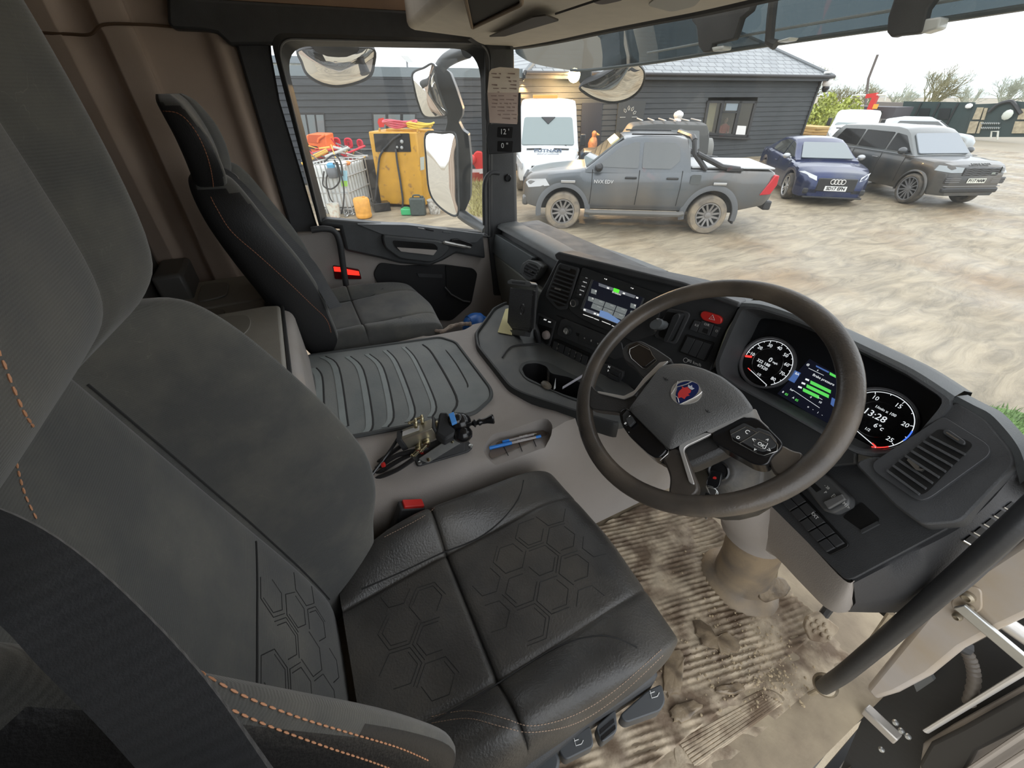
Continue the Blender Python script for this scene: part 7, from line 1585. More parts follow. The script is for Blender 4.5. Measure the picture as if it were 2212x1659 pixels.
# ---------------------------------------------------------------- white van behind
def van(name, label, pos, fwd, H, W_, L, txt=None, beacon=False, sc_=1.0):
    v = place(name, label, 'van', pos, fwd)
    vw = mat(name+'_white', (.74, .76, .77), .3, noise=.02, coat=.4)
    hwv = W_/2; xf = L/2
    car_body(v, vw, -xf, xf, [(-xf, 1.18), (xf-1.1, 1.18), (xf-.85, 1.17), (xf-.25, 1.0), (xf-.06, .86), (xf, .66)], [(-xf, hwv), (xf-.9, hwv), (xf-.25, hwv*.9), (xf, hwv*.72)], [(-xf, .42), (xf-.2, .38), (xf, .42)], [(-xf+1.0, .42), (xf-.95, .42)], .34)
    cabin(v, vw, [(-xf, 1.2), (-xf+.04, H-.1), (-xf+.2, H-.03), (xf-1.75, H-.03), (xf-1.55, H-.14), (xf-1.40, H-.42), (xf-.72, 1.16)], 1.12, hwv*.985, .09)
    zt = H-.47; x1 = xf-1.40+.68*(.05)/(H-1.58)+.012; x0 = xf-.72-.68*(.10)/(H-1.58)+.012
    g = G(); g.prism(rp([V((x0, -hwv*.84, 1.22)), V((x0, hwv*.84, 1.22)), V((x1, hwv*.76, zt)), V((x1, -hwv*.76, zt))], .08), (.055, 0, .04)); O('windscreen', g, mat(name+'_glass', (.20, .25, .25), .04, spec=.9), v)
    for sd in (1, -1):
        side_glass(v, [(x0-.08, 1.2), (x1-.12, zt-.05), (x1-.9, zt-.05), (x1-.9, 1.2)], 1.12, hwv*.985, .09, sd)
        for xc in (-xf+1.0, xf-.95): wheel(v, xc, sd*(hwv-.14), .34, .22, .62, 5, mat(name+'_rim', (.4, .4, .4), .4, .5))
        g = G(); g.prism([V((x, sd*y, z)) for x, y, z in ((xf-.45, hwv*.96, .80), (xf-.07, hwv*.80, .70), (xf-.03, hwv*.78, .86), (xf-.35, hwv*.95, 1.02))], (0.01, sd*.02, 0)); O('headlamp', g, lampc, v)
        g = G(); g.box((x0-.06, sd*(hwv+.10), 1.36), (.10, .16, .30)); O('door_mirror', g, trimk, v, bev=.03)
    g = G(); g.tube([V((x0+.03, hwv*.6, 1.22)), V((lerp(x0, x1, .2)+.03, hwv*.1, 1.32))], .014, 6); O('wiper', g, trimk, v)
    boxat(v, 'grille', (xf-.02, 0, .70), (.05, W_*.5, .20), trimk, .02); boxat(v, 'bumper', (xf-.02, 0, .46), (.10, W_*.70, .18), trimk, .03)
    for sd in (1, -1):
        g = G(); g.tube([V((xf-.62, sd*.18, 1.16)), V((xf-.62, sd*.62, 1.15))], .02, 6); O('bonnet_vent', g, trimk, v)
    if txt:
        nx = V((.45, 0, 1)).normalized(); g = G(); g.text(txt, (xf-.46, 0, 1.13), (0, 1, 0), (-.86, 0, .38), .20, .003, bold=.006); g.text('GROUP OF COMPANIES', (xf-.32, 0, 1.06), (0, 1, 0), (-.86, 0, .45), .06, .002); O('bonnet_lettering', g, mat('van_text_blue_black', (.04, .07, .12), .4), v)
    if beacon:
        boxat(v, 'beacon_bar', (x1-.5, -.1, H+.06), (.16, .75, .09), mat('beacon_orange', (.85, .42, .10), .3), .02)
        g = G(); g.prism([V((x1+.06, -hwv*.22, zt+.03)), V((x1+.06, hwv*.22, zt+.03)), V((lerp(x1, x0, .25)+.06, 0, lerp(zt, 1.22, .25)+.03))], (.02, 0, .016)); O('sensor_patch', g, trimk, v)
    if beacon:
        for sd in (1, -1): boxat(v, 'side_stripe', (-.3, sd*(hwv+.006), 1.0), (L*.6, .006, .5), mat('stripe_blue', (.12, .35, .60), .4))
    return v
vf_ = V((.87, -.49, 0)).normalized(); vp0 = at(1183, 345, X=-10.5); van('panel_van', 'white high-roof van with an orange beacon bar facing the truck', V((vp0.x, vp0.y, GZ))-vf_*2.05, vf_, 2.34, 1.86, 4.6, 'PUTNAM', True)
# ---------------------------------------------------------------- blue saloon
def front_car(name, label, p1, p2, H, W_, L, wb, pm, roof, top, hwt, base, WRr, spokes, cat='car', side=1, hwb=None, zb=.9, tum=.34, tk=.22):
    ax = (p2-p1); ax.z = 0; ax.normalize(); fwd = V((ax.y, -ax.x, 0))
    if fwd.dot(CAM-p1) < 0: fwd = -fwd
    lf = V((-fwd.y, fwd.x, 0)); sgn = 1 if (p2-p1).dot(lf) < 0 else -1   # which side p1 is on
    c = p1-lf*sgn*(W_/2-.12)-fwd*(wb/2); c.z = GZ
    return place(name, label, cat, c, fwd), sgn
p1, p2 = at(1696, 428, Z=GZ), at(1830, 434, Z=GZ)
au, sg = front_car('blue_car', 'dark blue saloon with four-ring badge and plate SD17 EFN', p1, p2, 1.42, 1.84, 4.7, 2.82, None, None, None, None, None, .33, 5)
abl = paint('saloon_blue', (.008, .020, .085), (.10, .11, .10), .72, .5, .25)
car_body(au, abl, -2.3, 2.28, [(-2.3, .86), (-2.2, .98), (-1.5, 1.0), (-1.2, .98), (.6, .95), (1.0, .94), (1.7, .86), (2.1, .76), (2.24, .66), (2.28, .55)], [(-2.3, .70), (-2.1, .84), (-1, .91), (1.2, .91), (1.9, .86), (2.15, .76), (2.28, .62)], [(-2.3, .34), (-1.5, .24), (1.4, .22), (2.1, .20), (2.28, .24)], [(-1.41, .39), (1.41, .39)], .33)
cabin(au, abl, [(-1.95, .98), (-1.35, 1.22), (-.9, 1.38), (-.3, 1.42), (.1, 1.40), (.35, 1.32), (1.15, .95)], .94, .80, .42)
for sd in (1, -1):
    side_glass(au, [(.92, 1.0), (.30, 1.29), (.0, 1.34), (-.02, 1.0)], .94, .80, .42, sd); side_glass(au, [(-.08, 1.0), (-.06, 1.34), (-.5, 1.34), (-1.0, 1.24), (-1.2, 1.02)], .94, .80, .42, sd)
    for xc in (-1.41, 1.41): wheel(au, xc, sd*.80, .33, .23, .76, 5, mat('alloy_bright', (.5, .5, .5), .3, .7), tyre=tyred); 
    mirror(au, .80, sd*.86, 1.02, mat('mirror_silver', (.45, .46, .47), .3, .5), .95)
    g = G(); g.prism([V((x, sd*y, z)) for x, y, z in ((1.85, .855, .76), (2.20, .66, .66), (2.26, .50, .60), (2.23, .52, .70), (2.0, .78, .79))], (.02, 0, .012)); O('headlamp', g, lampc, au)
    boxat(au, 'air_intake', (2.25, sd*.56, .36), (.06, .36, .14), trimk, .03)
    g = G(); g.tube([V((.0, sd*.915, .35)), V((-.02, sd*.91, .6)), V((0, sd*.89, .93))], .005, 5); O('door_gap', g, darkw, au)
    boxat(au, 'door_handle', (-.25, sd*.905, .80), (.2, .025, .035), abl, .01)
g = G(); g.prism(rp([V((1.10, -.66, 1.0)), V((1.10, .66, 1.0)), V((.42, .52, 1.325)), V((.42, -.52, 1.325))], .05), (.015, 0, .02)); O('windscreen', g, mat('saloon_screen', (.16, .19, .20), .04, spec=.9), au)
gr = boxat(au, 'grille', (2.275, 0, .52), (.05, .92, .32), trimk, .03)
g = G()
for k in range(4): g.tube([V((2.315, -.12+.08*k+.055*math.cos(t), .60+.055*math.sin(t))) for t in [i*.5236 for i in range(12)]], .010, 6, True)
O('ring_badge', g, chrome, gr)
nplate(au, 2.31, .44, 'SD17 EFN'); boxat(au, 'splitter', (2.27, 0, .22), (.12, 1.4, .04), trimk, .01); boxat(au, 'floor_pan', (0, 0, .32), (3.6, 1.3, .2), darkw)
g = G(); g.text('quattro', (2.305, -.28, .60), (0, 1, 0), (0, 0, 1), .05, .002); O('grille_text', g, whl, au) if 0 else None
# ---------------------------------------------------------------- big dark off-roader
p1, p2 = at(1947, 438, Z=GZ), at(2070, 436, Z=GZ)
rr_, sg = front_car('off_road_car', 'large dark grey muddy off-roader with plate P117 NAM', p1, p2, 1.87, 2.04, 5.2, 3.1, None, None, None, None, None, .40, 10)
rr_.scale = (.93, .93, .93); rr_.location = rr_.location+V((.10, -.10, 0))
rgm = paint('off_roader_grey', (.032, .039, .044), (.13, .108, .082), .62, .3, .35)
car_body(rr_, rgm, -2.6, 2.42, [(-2.6, 1.12), (-2.5, 1.20), (1.0, 1.19), (1.2, 1.19), (2.0, 1.15), (2.28, 1.09), (2.40, 1.0), (2.42, .9)], [(-2.6, .90), (-2.2, .98), (1.6, .98), (2.1, .93), (2.33, .82), (2.42, .72)], [(-2.6, .5), (-2.2, .36), (1.9, .34), (2.42, .36)], [(-1.55, .46), (1.55, .46)], .40, .02)
cabin(rr_, mat('off_roader_roof', (.13, .14, .14), .25, .3, coat=.6), [(-2.55, 1.2), (-2.35, 1.62), (-2.15, 1.79), (-1, 1.85), (0, 1.86), (.35, 1.82), (.55, 1.72), (1.18, 1.19)], 1.16, .92, .25)
for sd in (1, -1):
    side_glass(rr_, [(1.0, 1.26), (.50, 1.66), (.12, 1.70), (.12, 1.26)], 1.16, .92, .25, sd, trimk if 0 else mat('privacy_glass', (.02, .021, .022), .05)); side_glass(rr_, [(.05, 1.26), (.05, 1.71), (-1.05, 1.71), (-1.05, 1.26)], 1.16, .92, .25, sd, MATS['privacy_glass']); side_glass(rr_, [(-1.12, 1.26), (-1.12, 1.71), (-2.0, 1.68), (-2.2, 1.30)], 1.16, .92, .25, sd, MATS['privacy_glass'])
    for xc in (-1.55, 1.55): wheel(rr_, xc, sd*.87, .40, .26, .76, 13, mat('alloy_dark', (.26, .26, .26), .35, .5), tyre=tyred); arch_flare(rr_, xc, sd*.955, .46, .40, rgm, .05)
    mirror(rr_, .86, sd*.93, 1.30, mat('mirror_dark', (.06, .065, .07), .25, coat=.5), 1.25)
    g = G(); g.prism([V((x, sd*y, z)) for x, y, z in ((2.02, .965, .95), (2.37, .80, .93), (2.435, .56, .94), (2.425, .56, 1.06), (2.06, .945, 1.08))], (.02, sd*.006, 0)); O('headlamp', g, mat('smoked_lens', (.28, .31, .32), .08, spec=.8), rr_)
    boxat(rr_, 'bumper_vent', (2.38, sd*.66, .74), (.06, .42, .16), trimk, .02)
    for k in range(3): boxat(rr_, 'vent_slat', (2.415, sd*.66, .70+.045*k), (.02, .40, .012), mat('slat_grey', (.2, .2, .2), .4))
    for x in (.95, .08, -1.08): 
        g = G(); g.tube([V((x, sd*.985, .5)), V((x, sd*.98, .9)), V((x, sd*.95, 1.19))], .006, 5); O('door_gap', g, darkw, rr_)
    for x in (-.1, -1.25): boxat(rr_, 'door_handle', (x, sd*.975, 1.04), (.22, .02, .03), mat('handle_grey', (.2, .2, .2), .3), .008)
    g = G(); g.tube([V((1.25, sd*.955, 1.2)), V((-2.4, sd*.945, 1.2))], .012, 5); O('waist_line', g, mat('waist_bright', (.30, .31, .32), .3, .5), rr_)
g = G(); g.prism(rp([V((1.14, -.78, 1.24)), V((1.14, .78, 1.24)), V((.60, .66, 1.70)), V((.60, -.66, 1.70))], .06), (.02, 0, .02)); O('windscreen', g, mat('off_roader_screen', (.22, .25, .28), .04, spec=.9), rr_)
gr = boxat(rr_, 'grille', (2.405, 0, .96), (.06, 1.04, .20), trimk, .02)
for k in range(4):
    g = G(); g.tube([V((2.44, -.5+.125*i, .89+.047*k+(.010 if i % 2 else -.010))) for i in range(9)], .010, 5); O('grille_bar', g, mat('grille_grey', (.09, .09, .092), .35), gr)
g = G(); g.box((2.445, .36, .92), (.012, .11, .05)); O('badge', g, mat('badge_dark', (.25, .28, .25), .3), gr)
g = G(); g.text('RANGE ROVER', (2.30, 0, 1.125), (0, 1, 0), (-.8, 0, .45), .085, .004); O('bonnet_lettering', g, mat('letter_dark', (.02, .02, .02), .4), rr_)
nplate(rr_, 2.44, .74, 'P117 NAM', m=mat('plate_cream', (.80, .80, .70), .4)); boxat(rr_, 'lower_bumper', (2.36, 0, .50), (.16, 1.62, .14), trimk, .04); boxat(rr_, 'bumper_line', (2.40, 0, .60), (.05, 1.64, .02), mat('bumper_line_grey', (.2, .2, .2), .4)); boxat(rr_, 'floor_pan', (0, 0, .46), (4.2, 1.4, .2), darkw)
# ---------------------------------------------------------------- white van behind the off-roader, cars beyond
p = at(1845, 330, Z=GZ); p = V((-10.2, 20.4, GZ)); q = at(1850, 258, Y=23.6)
wf = V((.46, -.89, 0)).normalized()
van('small_white_van', 'white van with a big windscreen parked behind the blue saloon', V((q.x, q.y, GZ))-wf*1.4, wf, 1.78, 1.80, 4.2)
def plain_car(name, label, pos, fwd, pm, H=1.45):
    c = place(name, label, 'car', pos, fwd)
    car_body(c, pm, -2.1, 2.1, [(-2.1, .8), (-1.9, .95), (.9, .93), (1.9, .8), (2.1, .6)], [(-2.1, .7), (-1.8, .84), (1.7, .84), (2.1, .65)], [(-2.1, .3), (2.1, .25)], [(-1.3, .38), (1.3, .38)], .32)
    cabin(c, pm, [(-1.9, .95), (-1.4, H-.12), (-.8, H-.02), (.1, H-.02), (.4, H-.14), (1.1, .93)], .9, .76, .35)
    for sd in (1, -1):
        side_glass(c, [(.85, .98), (.3, H-.15), (-1.2, H-.15), (-1.5, .98)], .9, .76, .35, sd)
        for xc in (-1.3, 1.3): wheel(c, xc, sd*.74, .32, .2, .66, 5, lampc)
    g = G(); g.prism([V((1.05, -.62, .98)), V((1.05, .62, .98)), V((.42, .5, H-.13)), V((.42, -.5, H-.13))], (.015, 0, .02)); O('windscreen', g, gldk, c)
    return c
q = at(1735, 268, X=-21.5); plain_car('white_car', 'white car half hidden by the barn corner and the timber stack', V((q.x, q.y, GZ)), V((.6, -.8, 0)), mat('white_car_paint', (.7, .72, .72), .3, coat=.5))
q = at(1994, 257, Y=28.5); plain_car('silver_car', 'pale silver car roof showing beyond the dark off-roader', V((q.x, q.y+.3, GZ)), V((.75, .66, 0)), mat('silver_car_paint', (.5, .54, .57), .3, .4, coat=.5), 1.5)
# ================================================================ BEYOND THE CARS
bush = thing('laurel_bush', 'yellow-green leafy bush behind the white van at the barn corner', 'bush', at(1810, 290, X=-16))
lf1 = mat('bush_leaf', (.32, .36, .06), .5, noise=.4, nscale=3); rnd = random.Random(31); g = G()
def leaf(g, p, s, rnd):
    a = V((rnd.gauss(0, 1), rnd.gauss(0, 1), rnd.gauss(0, 1))).normalized(); b = a.orthogonal().normalized()
    g.add([p-a*s, p+b*s*.5, p+a*s, p-b*s*.5], [(0, 1, 2, 3)])
for (u, v, r_, n) in ((1770, 250, .8, 380), (1800, 262, .9, 420), (1828, 243, .85, 420), (1848, 262, .7, 220), (1785, 225, .6, 200), (1752, 265, .7, 260)):
    c = at(u, v, X=-16.2)
    for k in range(n):
        d = V((rnd.gauss(0, 1), rnd.gauss(0, 1), rnd.gauss(0, 1))).normalized()*r_*rnd.uniform(.5, 1); leaf(g, c+d, .12, rnd)
O('leaves', g, lf1, bush)
g = G()
for (u, v) in ((1770, 290), (1800, 290), (1835, 290), (1860, 290)):
    c = at(u, 245, X=-16.2); g.tube([V((c.x, c.y, GZ)), c], .04, 6)
O('stems', g, mat('bush_stem', (.18, .14, .08), .8), bush)
# timber stack
c = at(1752, 283, X=-15.2); rnd = random.Random(8)
for k in range(7):
    g = G(); g.box((c.x, c.y, GZ+.12+.13*k), (1.9, 1.2, .115), Matrix.Rotation(R(-20+rnd.uniform(-4, 4)), 3, 'Z'))
    tag(O('timber_board', g, mat('sawn_timber_%d' % k, (.62+.05*(k % 3), .42+.04*(k % 2), .17), .6), bev=.01), 'yellow sawn timber layer in the stack by the barn corner', 'timber', 'timber stack by the barn corner')
# crane lorry boom
lr = thing('crane_lorry', 'lorry bed with a red folding crane boom behind the bush', 'lorry', at(1885, 260, Y=36.5))
g = G(); g.tube([at(1868, 262, Y=36.5), at(1893, 206, Y=36.5)], .20, 4); g.tube([at(1872, 208, Y=36.5), at(1894, 205, Y=36.5)], .17, 4); O('crane_boom', g, red, lr)
c1, c2 = at(1770, 226, Y=37.0), at(1880, 236, Y=37.0)
g = G(); g.hexa([V((c1.x, c1.y, GZ+1.0)), V((c2.x+1.5, c1.y, GZ+1.0)), V((c2.x+1.5, c1.y+2.2, GZ+1.0)), V((c1.x, c1.y+2.2, GZ+1.0)), V((c1.x, c1.y, .35)), V((c2.x+1.5, c1.y, .35)), V((c2.x+1.5, c1.y+2.2, .35)), V((c1.x, c1.y+2.2, .35))]); O('bed', g, mat('lorry_bed_dark', (.07, .065, .075), .6), lr)
g = G(); g.tube([at(1775, 240, Y=36.5), at(1850, 206, Y=36.5), at(1914, 206, Y=36.5), at(1910, 218, Y=36.5)], .07, 6); O('rail', g, mat('rail_pale', (.62, .62, .55), .5), lr)
g = G(); 
for u in (1790, 1830, 1865, 1905): 
    q = at(u, 240, Y=36.7); g.tube([V((q.x, q.y, GZ)), V((q.x, q.y, q.z))], .10, 6)
O('leg', g, darkw, lr)
g = G(); q = at(1891, 230, Y=36.4); g.box(q, (.30, .04, .26)); O('orange_plate', g, mat('orange_plate', (.85, .42, .05), .4), lr)
pl = thing('leaning_pole', 'thin dark pole leaning above the trees right of the barn', 'pole', at(1875, 200, Y=48)); 
g = G(); g.tube([at(1868, 240, Y=48), at(1876, 170, Y=48), at(1896, 118, Y=48)], .10, 6); O('shaft', g, mat('pole_brown', (.14, .12, .11), .7), pl)
# dark green hoarding with an ornamental gate
YF = 41.0
fn = thing('hoarding', 'long dark green panel fence across the far side of the yard', 'fence', at(2030, 292, Y=YF))
fm_ = mat('hoarding_green', (.028, .05, .05), .5, noise=.1, nscale=2)
g = G(); q = [at(1938, 294, Y=YF), at(2106, 290, Y=YF), at(2106, 221, Y=YF), at(1952, 219, Y=YF)]; g.prism([V((p.x, p.y, max(p.z, GZ))) for p in q], (0, .12, 0)); O('panel', g, fm_, fn)
for u in (1990, 2030, 2070):
    g = G(); q = at(u, 222, Y=YF-.05); g.tube([V((q.x, q.y, GZ)), q], .05, 6); O('post', g, trimk, fn)
for u0, u1 in ((1988, 2010), (2030, 2055)):
    g = G(); q = [at(a, b, Y=YF-.03) for a, b in ((u0, 234), (u1, 234), (u1-6, 258), (u0-6, 258))]; g.prism(q, (0, -.03, 0)); O('sign_board', g, mat('board_dark', (.015, .02, .022), .4), fn)
g = G(); q = at(2093, 229, Y=YF-.2); g.ell(q, (.2, .1, .15), 8); O('lamp', g, white, fn)
gt = thing('ornamental_gate', 'black arched double gate with bronze panels at the far right', 'gate', at(2165, 292, Y=YF))
brz = mat('bronze_panel', (.42, .36, .25), .45, .2, noise=.25, nscale=6, bump=.5, bscale=10)
GT = PL(at(2106, 292, Y=YF-.1), at(2300, 292, Y=YF-.1), at(2106, 220, Y=YF-.1))
for pts in ([(2112, 232), (2126, 232), (2117, 258), (2101, 258)], [(2128, 233), (2135, 233), (2127, 259), (2120, 259)], [(2097, 262), (2115, 262), (2107, 288), (2089, 288)], [(2118, 263), (2125, 263), (2116, 288), (2110, 288)], [(2206, 235), (2225, 235), (2220, 258), (2198, 258)], [(2194, 262), (2225, 262), (2220, 288), (2186, 288)]):
    g = G(); g.pix(GT, pts, 0, .08); O('bronze_panel', g, brz, gt)
g = G(); g.pix(GT, [(2104, 225), (2138, 224), (2170, 222), (2190, 218), (2230, 222), (2240, 296), (2080, 296)], -.15, -.02); O('leaf', g, fm_, gt)
g = G(); g.tube(cr([GT.px(u, v, .1) for u, v in ((2136, 242), (2155, 226), (2180, 219), (2190, 224), (2205, 246))], 6), .10, 6); O('arch_rail', g, trimk, gt)
g = G(); g.tube(cr([GT.px(u, v, .12) for u, v in ((2136, 240), (2155, 224), (2180, 217))], 6), .035, 6); O('arch_highlight', g, mat('rail_grey', (.5, .52, .52), .4), gt)
for v in (266, 276):
    g = G(); n_ = 18; g.tube([GT.px(2120+40*i/n_, v+(2 if i % 2 else -1), .1) for i in range(n_+1)], .04, 5); O('scroll', g, mat('scroll_grey', (.35, .37, .36), .5), gt)
g = G(); g.ell(GT.px(2176, 248, .2), (.25, .1, .28), 10); O('crest', g, mat('crest_pale', (.62, .65, .58), .4), gt)
g = G(); g.tube([GT.px(2140, 300, .5), GT.px(2142, 284, .5), GT.px(2156, 284, .5), GT.px(2154, 302, .5)], .05, 6); tag(O('barrier_frame', g, mat('barrier_pale', (.6, .6, .52), .5)), 'small pale metal frame standing before the far gate', 'barrier')
w0 = at(1905, 245, Y=38); 
g = G(); g.hexa([V((w0.x-4, 44, GZ)), V((w0.x+3, 42, GZ)), V((w0.x+3, 42.4, GZ)), V((w0.x-4, 44.4, GZ)), V((w0.x-4, 44, .5)), V((w0.x+3, 42, .5)), V((w0.x+3, 42.4, .5)), V((w0.x-4, 44.4, .5))]); tag(O('timber_fence', g, mat('weathered_fence', (.20, .18, .165), .8, noise=.2, stretch=(8, 8, .5))), 'weathered grey-brown fence section left of the green hoarding', 'fence')
# hills in the mist
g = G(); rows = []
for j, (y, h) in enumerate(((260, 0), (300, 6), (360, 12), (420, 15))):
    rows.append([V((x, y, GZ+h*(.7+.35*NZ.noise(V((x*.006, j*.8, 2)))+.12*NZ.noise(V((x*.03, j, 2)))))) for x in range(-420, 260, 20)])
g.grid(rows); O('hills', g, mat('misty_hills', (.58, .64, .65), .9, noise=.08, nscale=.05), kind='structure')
# bare trees
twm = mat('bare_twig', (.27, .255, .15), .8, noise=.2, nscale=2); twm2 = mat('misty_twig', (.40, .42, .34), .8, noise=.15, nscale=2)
def tree(base, h, seed, wind, m, label, nlev=5, spread=.62, thick=.05):
    rnd = random.Random(seed); tr = thing('bare_tree', label, 'tree', base, 'bare trees beyond the yard'); gt_, gb_ = G(), G()
    def grow(p, d, L, r, lev):
        q = p+d*L; mid = lerp(p, q, .5)+V((rnd.uniform(-.04, .04), rnd.uniform(-.04, .04), 0))*L
        (gt_ if lev >= nlev-1 else gb_).tube([p, mid, q], [r, r*.85, r*.7], 4 if lev < nlev-2 else 5, caps=False)
        if lev == 0: return
        k = 3 if lev == nlev else 2
        for i in range(k+(rnd.random() < .62)):
            a = V((rnd.gauss(0, 1), rnd.gauss(0, 1), rnd.gauss(0, .6))); a = (a-d*a.dot(d)).normalized()
            dd = (d*(1-spread*.35)+a*spread*rnd.uniform(.55, 1.1)+wind*.10+V((0, 0, .12))).normalized()
            grow(lerp(p, q, rnd.uniform(.55, 1.0)), dd, L*rnd.uniform(.62, .82), max(r*.60, .009), lev-1)
    for k in range(3):
        d = V((rnd.uniform(-.35, .35), rnd.uniform(-.2, .2), 1)).normalized(); grow(base, d, h*.30, h*thick*.5, nlev)
    O('trunk', gt_, m, tr); O('branches', gb_, m, tr); return tr
wind = V((.7, .2, .2))
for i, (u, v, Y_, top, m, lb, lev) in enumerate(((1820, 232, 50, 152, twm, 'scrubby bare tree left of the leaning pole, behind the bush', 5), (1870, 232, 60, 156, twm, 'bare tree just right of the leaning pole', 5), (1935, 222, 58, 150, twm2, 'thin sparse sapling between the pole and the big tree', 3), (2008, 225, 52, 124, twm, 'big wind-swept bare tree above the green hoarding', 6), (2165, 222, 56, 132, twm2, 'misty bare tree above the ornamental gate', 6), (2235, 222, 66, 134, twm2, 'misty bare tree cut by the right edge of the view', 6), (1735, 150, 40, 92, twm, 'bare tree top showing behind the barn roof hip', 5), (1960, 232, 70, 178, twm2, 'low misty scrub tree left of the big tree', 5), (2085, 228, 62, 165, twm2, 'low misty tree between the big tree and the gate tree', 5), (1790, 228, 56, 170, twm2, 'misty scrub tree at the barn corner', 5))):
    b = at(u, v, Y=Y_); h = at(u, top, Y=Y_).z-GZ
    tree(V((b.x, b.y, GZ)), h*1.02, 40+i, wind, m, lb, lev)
# ================================================================ OUTSIDE THE GLASS: visor, mirrors, wiper
vs = thing('sun_visor', 'smoked acrylic sun visor above the windscreen with black brackets', 'sun visor', (0, 1.42, 1.35))
smoke = glass('smoked_acrylic', (.05, .066, .072), .06, .04, (.30, .36, .38), 2.5)
low = [(1113, 108, 1.22), (1118, 118, 1.25), (1150, 136, 1.29), (1200, 147, 1.33), (1262, 152, 1.36), (1400, 136, 1.38), (1535, 115, 1.39), (1760, 82, 1.39), (2000, 48, 1.38), (2212, 16, 1.36), (2400, -12, 1.34)]
lw = cr([at(u, v, Y=y) for u, v, y in low], 5)
g = G(); g.grid([lw, [p+V((0, -.01, .03)) for p in lw], [p+V((0, -.05, .13)) for p in lw], [p+V((0, -.10, .24)) for p in lw]]); O('panel', g, smoke, vs, ang=80)
ed = [q for q in lw if q.x > -1.2]
g = G(); g.tube(ed, .006, 6); O('lip', g, mat('visor_lip', (.10, .12, .125), .3), vs)
g = G(); g.tube([q+V((0, -.012, .030)) for q in lw if q.x > -.75], .0035, 6); O('lip_line', g, mat('visor_line', (.30, .34, .35), .3), vs)
YB = 1.335
VBp = PL(at(1560, 60, Y=YB), at(1700, 40, Y=YB), at(1560, 0, Y=YB))
g = G(); g.pix(VBp, [(1498, 30), (1512, 26), (1636, -4), (1626, 24), (1606, 40), (1598, 66), (1590, 86), (1545, 96), (1540, 112), (1524, 114), (1514, 100), (1510, 58), (1500, 46)], -.012, .012); O('bracket', g, black, vs, bev=.004)
g = G(); g.tube([VBp.px(u, v, .0) for u, v in ((1672, -10), (1666, 40), (1662, 90), (1676, 97))], .012, 8, flat=1.0); O('bracket', g, black, vs)
g = G(); g.pix(VBp, [(1940, -10), (2035, -14), (2010, 20), (1998, 70), (1985, 74), (1945, 78), (1932, 82), (1922, 70), (1924, 40)], -.012, .014); O('bracket', g, black, vs, bev=.004)
for q in ([(1540, 102), (1568, 98), (1566, 108), (1544, 112)], [(1684, 88), (1712, 80), (1706, 88), (1684, 92)], [(1999, 42), (2038, 36), (2030, 62), (1992, 74)]):
    g = G(); g.pix(VBp, q, -.03, .01); O('marker_lamp', g, mat('marker_clear', (.7, .72, .7), .15), vs, bev=.004)
# camera housing and arm hanging in front of the windscreen
ma = thing('front_mirror', 'convex front mirror hanging outside the left of the windscreen', 'mirror', at(1290, 170, Y=1.40))
mir = mat('mirror_glass', (.88, .88, .86), .015, 1)
def dome(root, pl_, pts, bulge, name='mirror_face', housing=.05, hm=None, grow=1.05, lower=0):
    ps = cr([pl_.px(u, v) for u, v in pts], 4, True); c = sum(ps, V())/len(ps)
    g = G(); g.loft([[lerp(c, p, s)+pl_.n*bulge*(1-s*s) for p in ps] for s in (1, .85, .65, .45, .25, .06)], True, False); g.f.append(list(range(len(g.v)-len(ps), len(g.v)))); g.mi.append(0); O(name, g, mir, root, ang=80)
    po = [lerp(c, p, grow) for p in ps]
    g = G(); g.loft([[p+pl_.n*.000 for p in ps], [lerp(c, p, 1+(grow-1)*.4)+pl_.n*.005 for p in ps], [p+pl_.n*.004 for p in po], [p-pl_.n*.008 for p in po], [lerp(c, p, .9)-pl_.n*housing for p in po], [lerp(c, p, .5)-pl_.n*housing*1.35 for p in po], [lerp(c, p, .02)-pl_.n*housing*1.4 for p in po]], True, False); O('housing', g, hm or black2, root, ang=60)
def plane_n(o, n): n = V(n).normalized(); a = n.cross(V((0, 0, 1))).normalized(); return PL(o, o+a, o+n.cross(a) if n.cross(a).z > 0 else o-n.cross(a))
o = at(1320, 178, Y=1.46)
dome(ma, plane_n(o, (.62, -.42, -.68)), [(1256, 186), (1300, 166), (1355, 134), (1376, 140), (1391, 160), (1384, 190), (1360, 212), (1325, 221), (1290, 214), (1264, 200)], .03, housing=.035)
g = G(); g.pix(plane_n(at(1270, 140, Y=1.40), (.8, -.6, 0)), [(1250, 70), (1262, 92), (1256, 150), (1250, 176), (1258, 186), (1280, 180), (1278, 150), (1284, 130), (1268, 100), (1268, 70)], -.03, .01); O('arm', g, mat('mirror_arm_grey', (.10, .105, .10), .5), ma, bev=.006)
# passenger side mirrors
km = thing('kerb_mirror', 'wide convex kerb mirror hanging above the passenger window', 'mirror', at(725, 140, X=-1.33))
o = at(725, 145, X=-1.36)
dome(km, plane_n(o, (.75, -.05, -.64)), [(646, 110), (690, 104), (730, 106), (770, 104), (806, 108), (806, 140), (797, 165), (765, 180), (725, 186), (690, 178), (664, 160), (653, 135)], .035, housing=.06)
g = G(); g.tube([at(726, 104, X=-1.33), V((-1.25, .33, 1.47)), V((-1.06, .33, 1.50))], .022, 8); O('arm', g, black, km)
g = G(); g.ell(at(726, 102, X=-1.33), (.06, .10, .035), 12); O('mount', g, black, km)
g = G(); g.lathe([(.012, 0), (.016, .02), (.02, .05)], at(778, 128, X=-1.30), (.3, .2, -1), 10); O('spot_stem', g, black, km)
sm = thing('side_mirrors', 'black housing with two passenger side mirrors outside the door window', 'mirror', at(985, 300, X=-1.42))
hm = mat('mirror_housing_grey', (.055, .062, .066), .4, noise=.05)
XM = -1.44
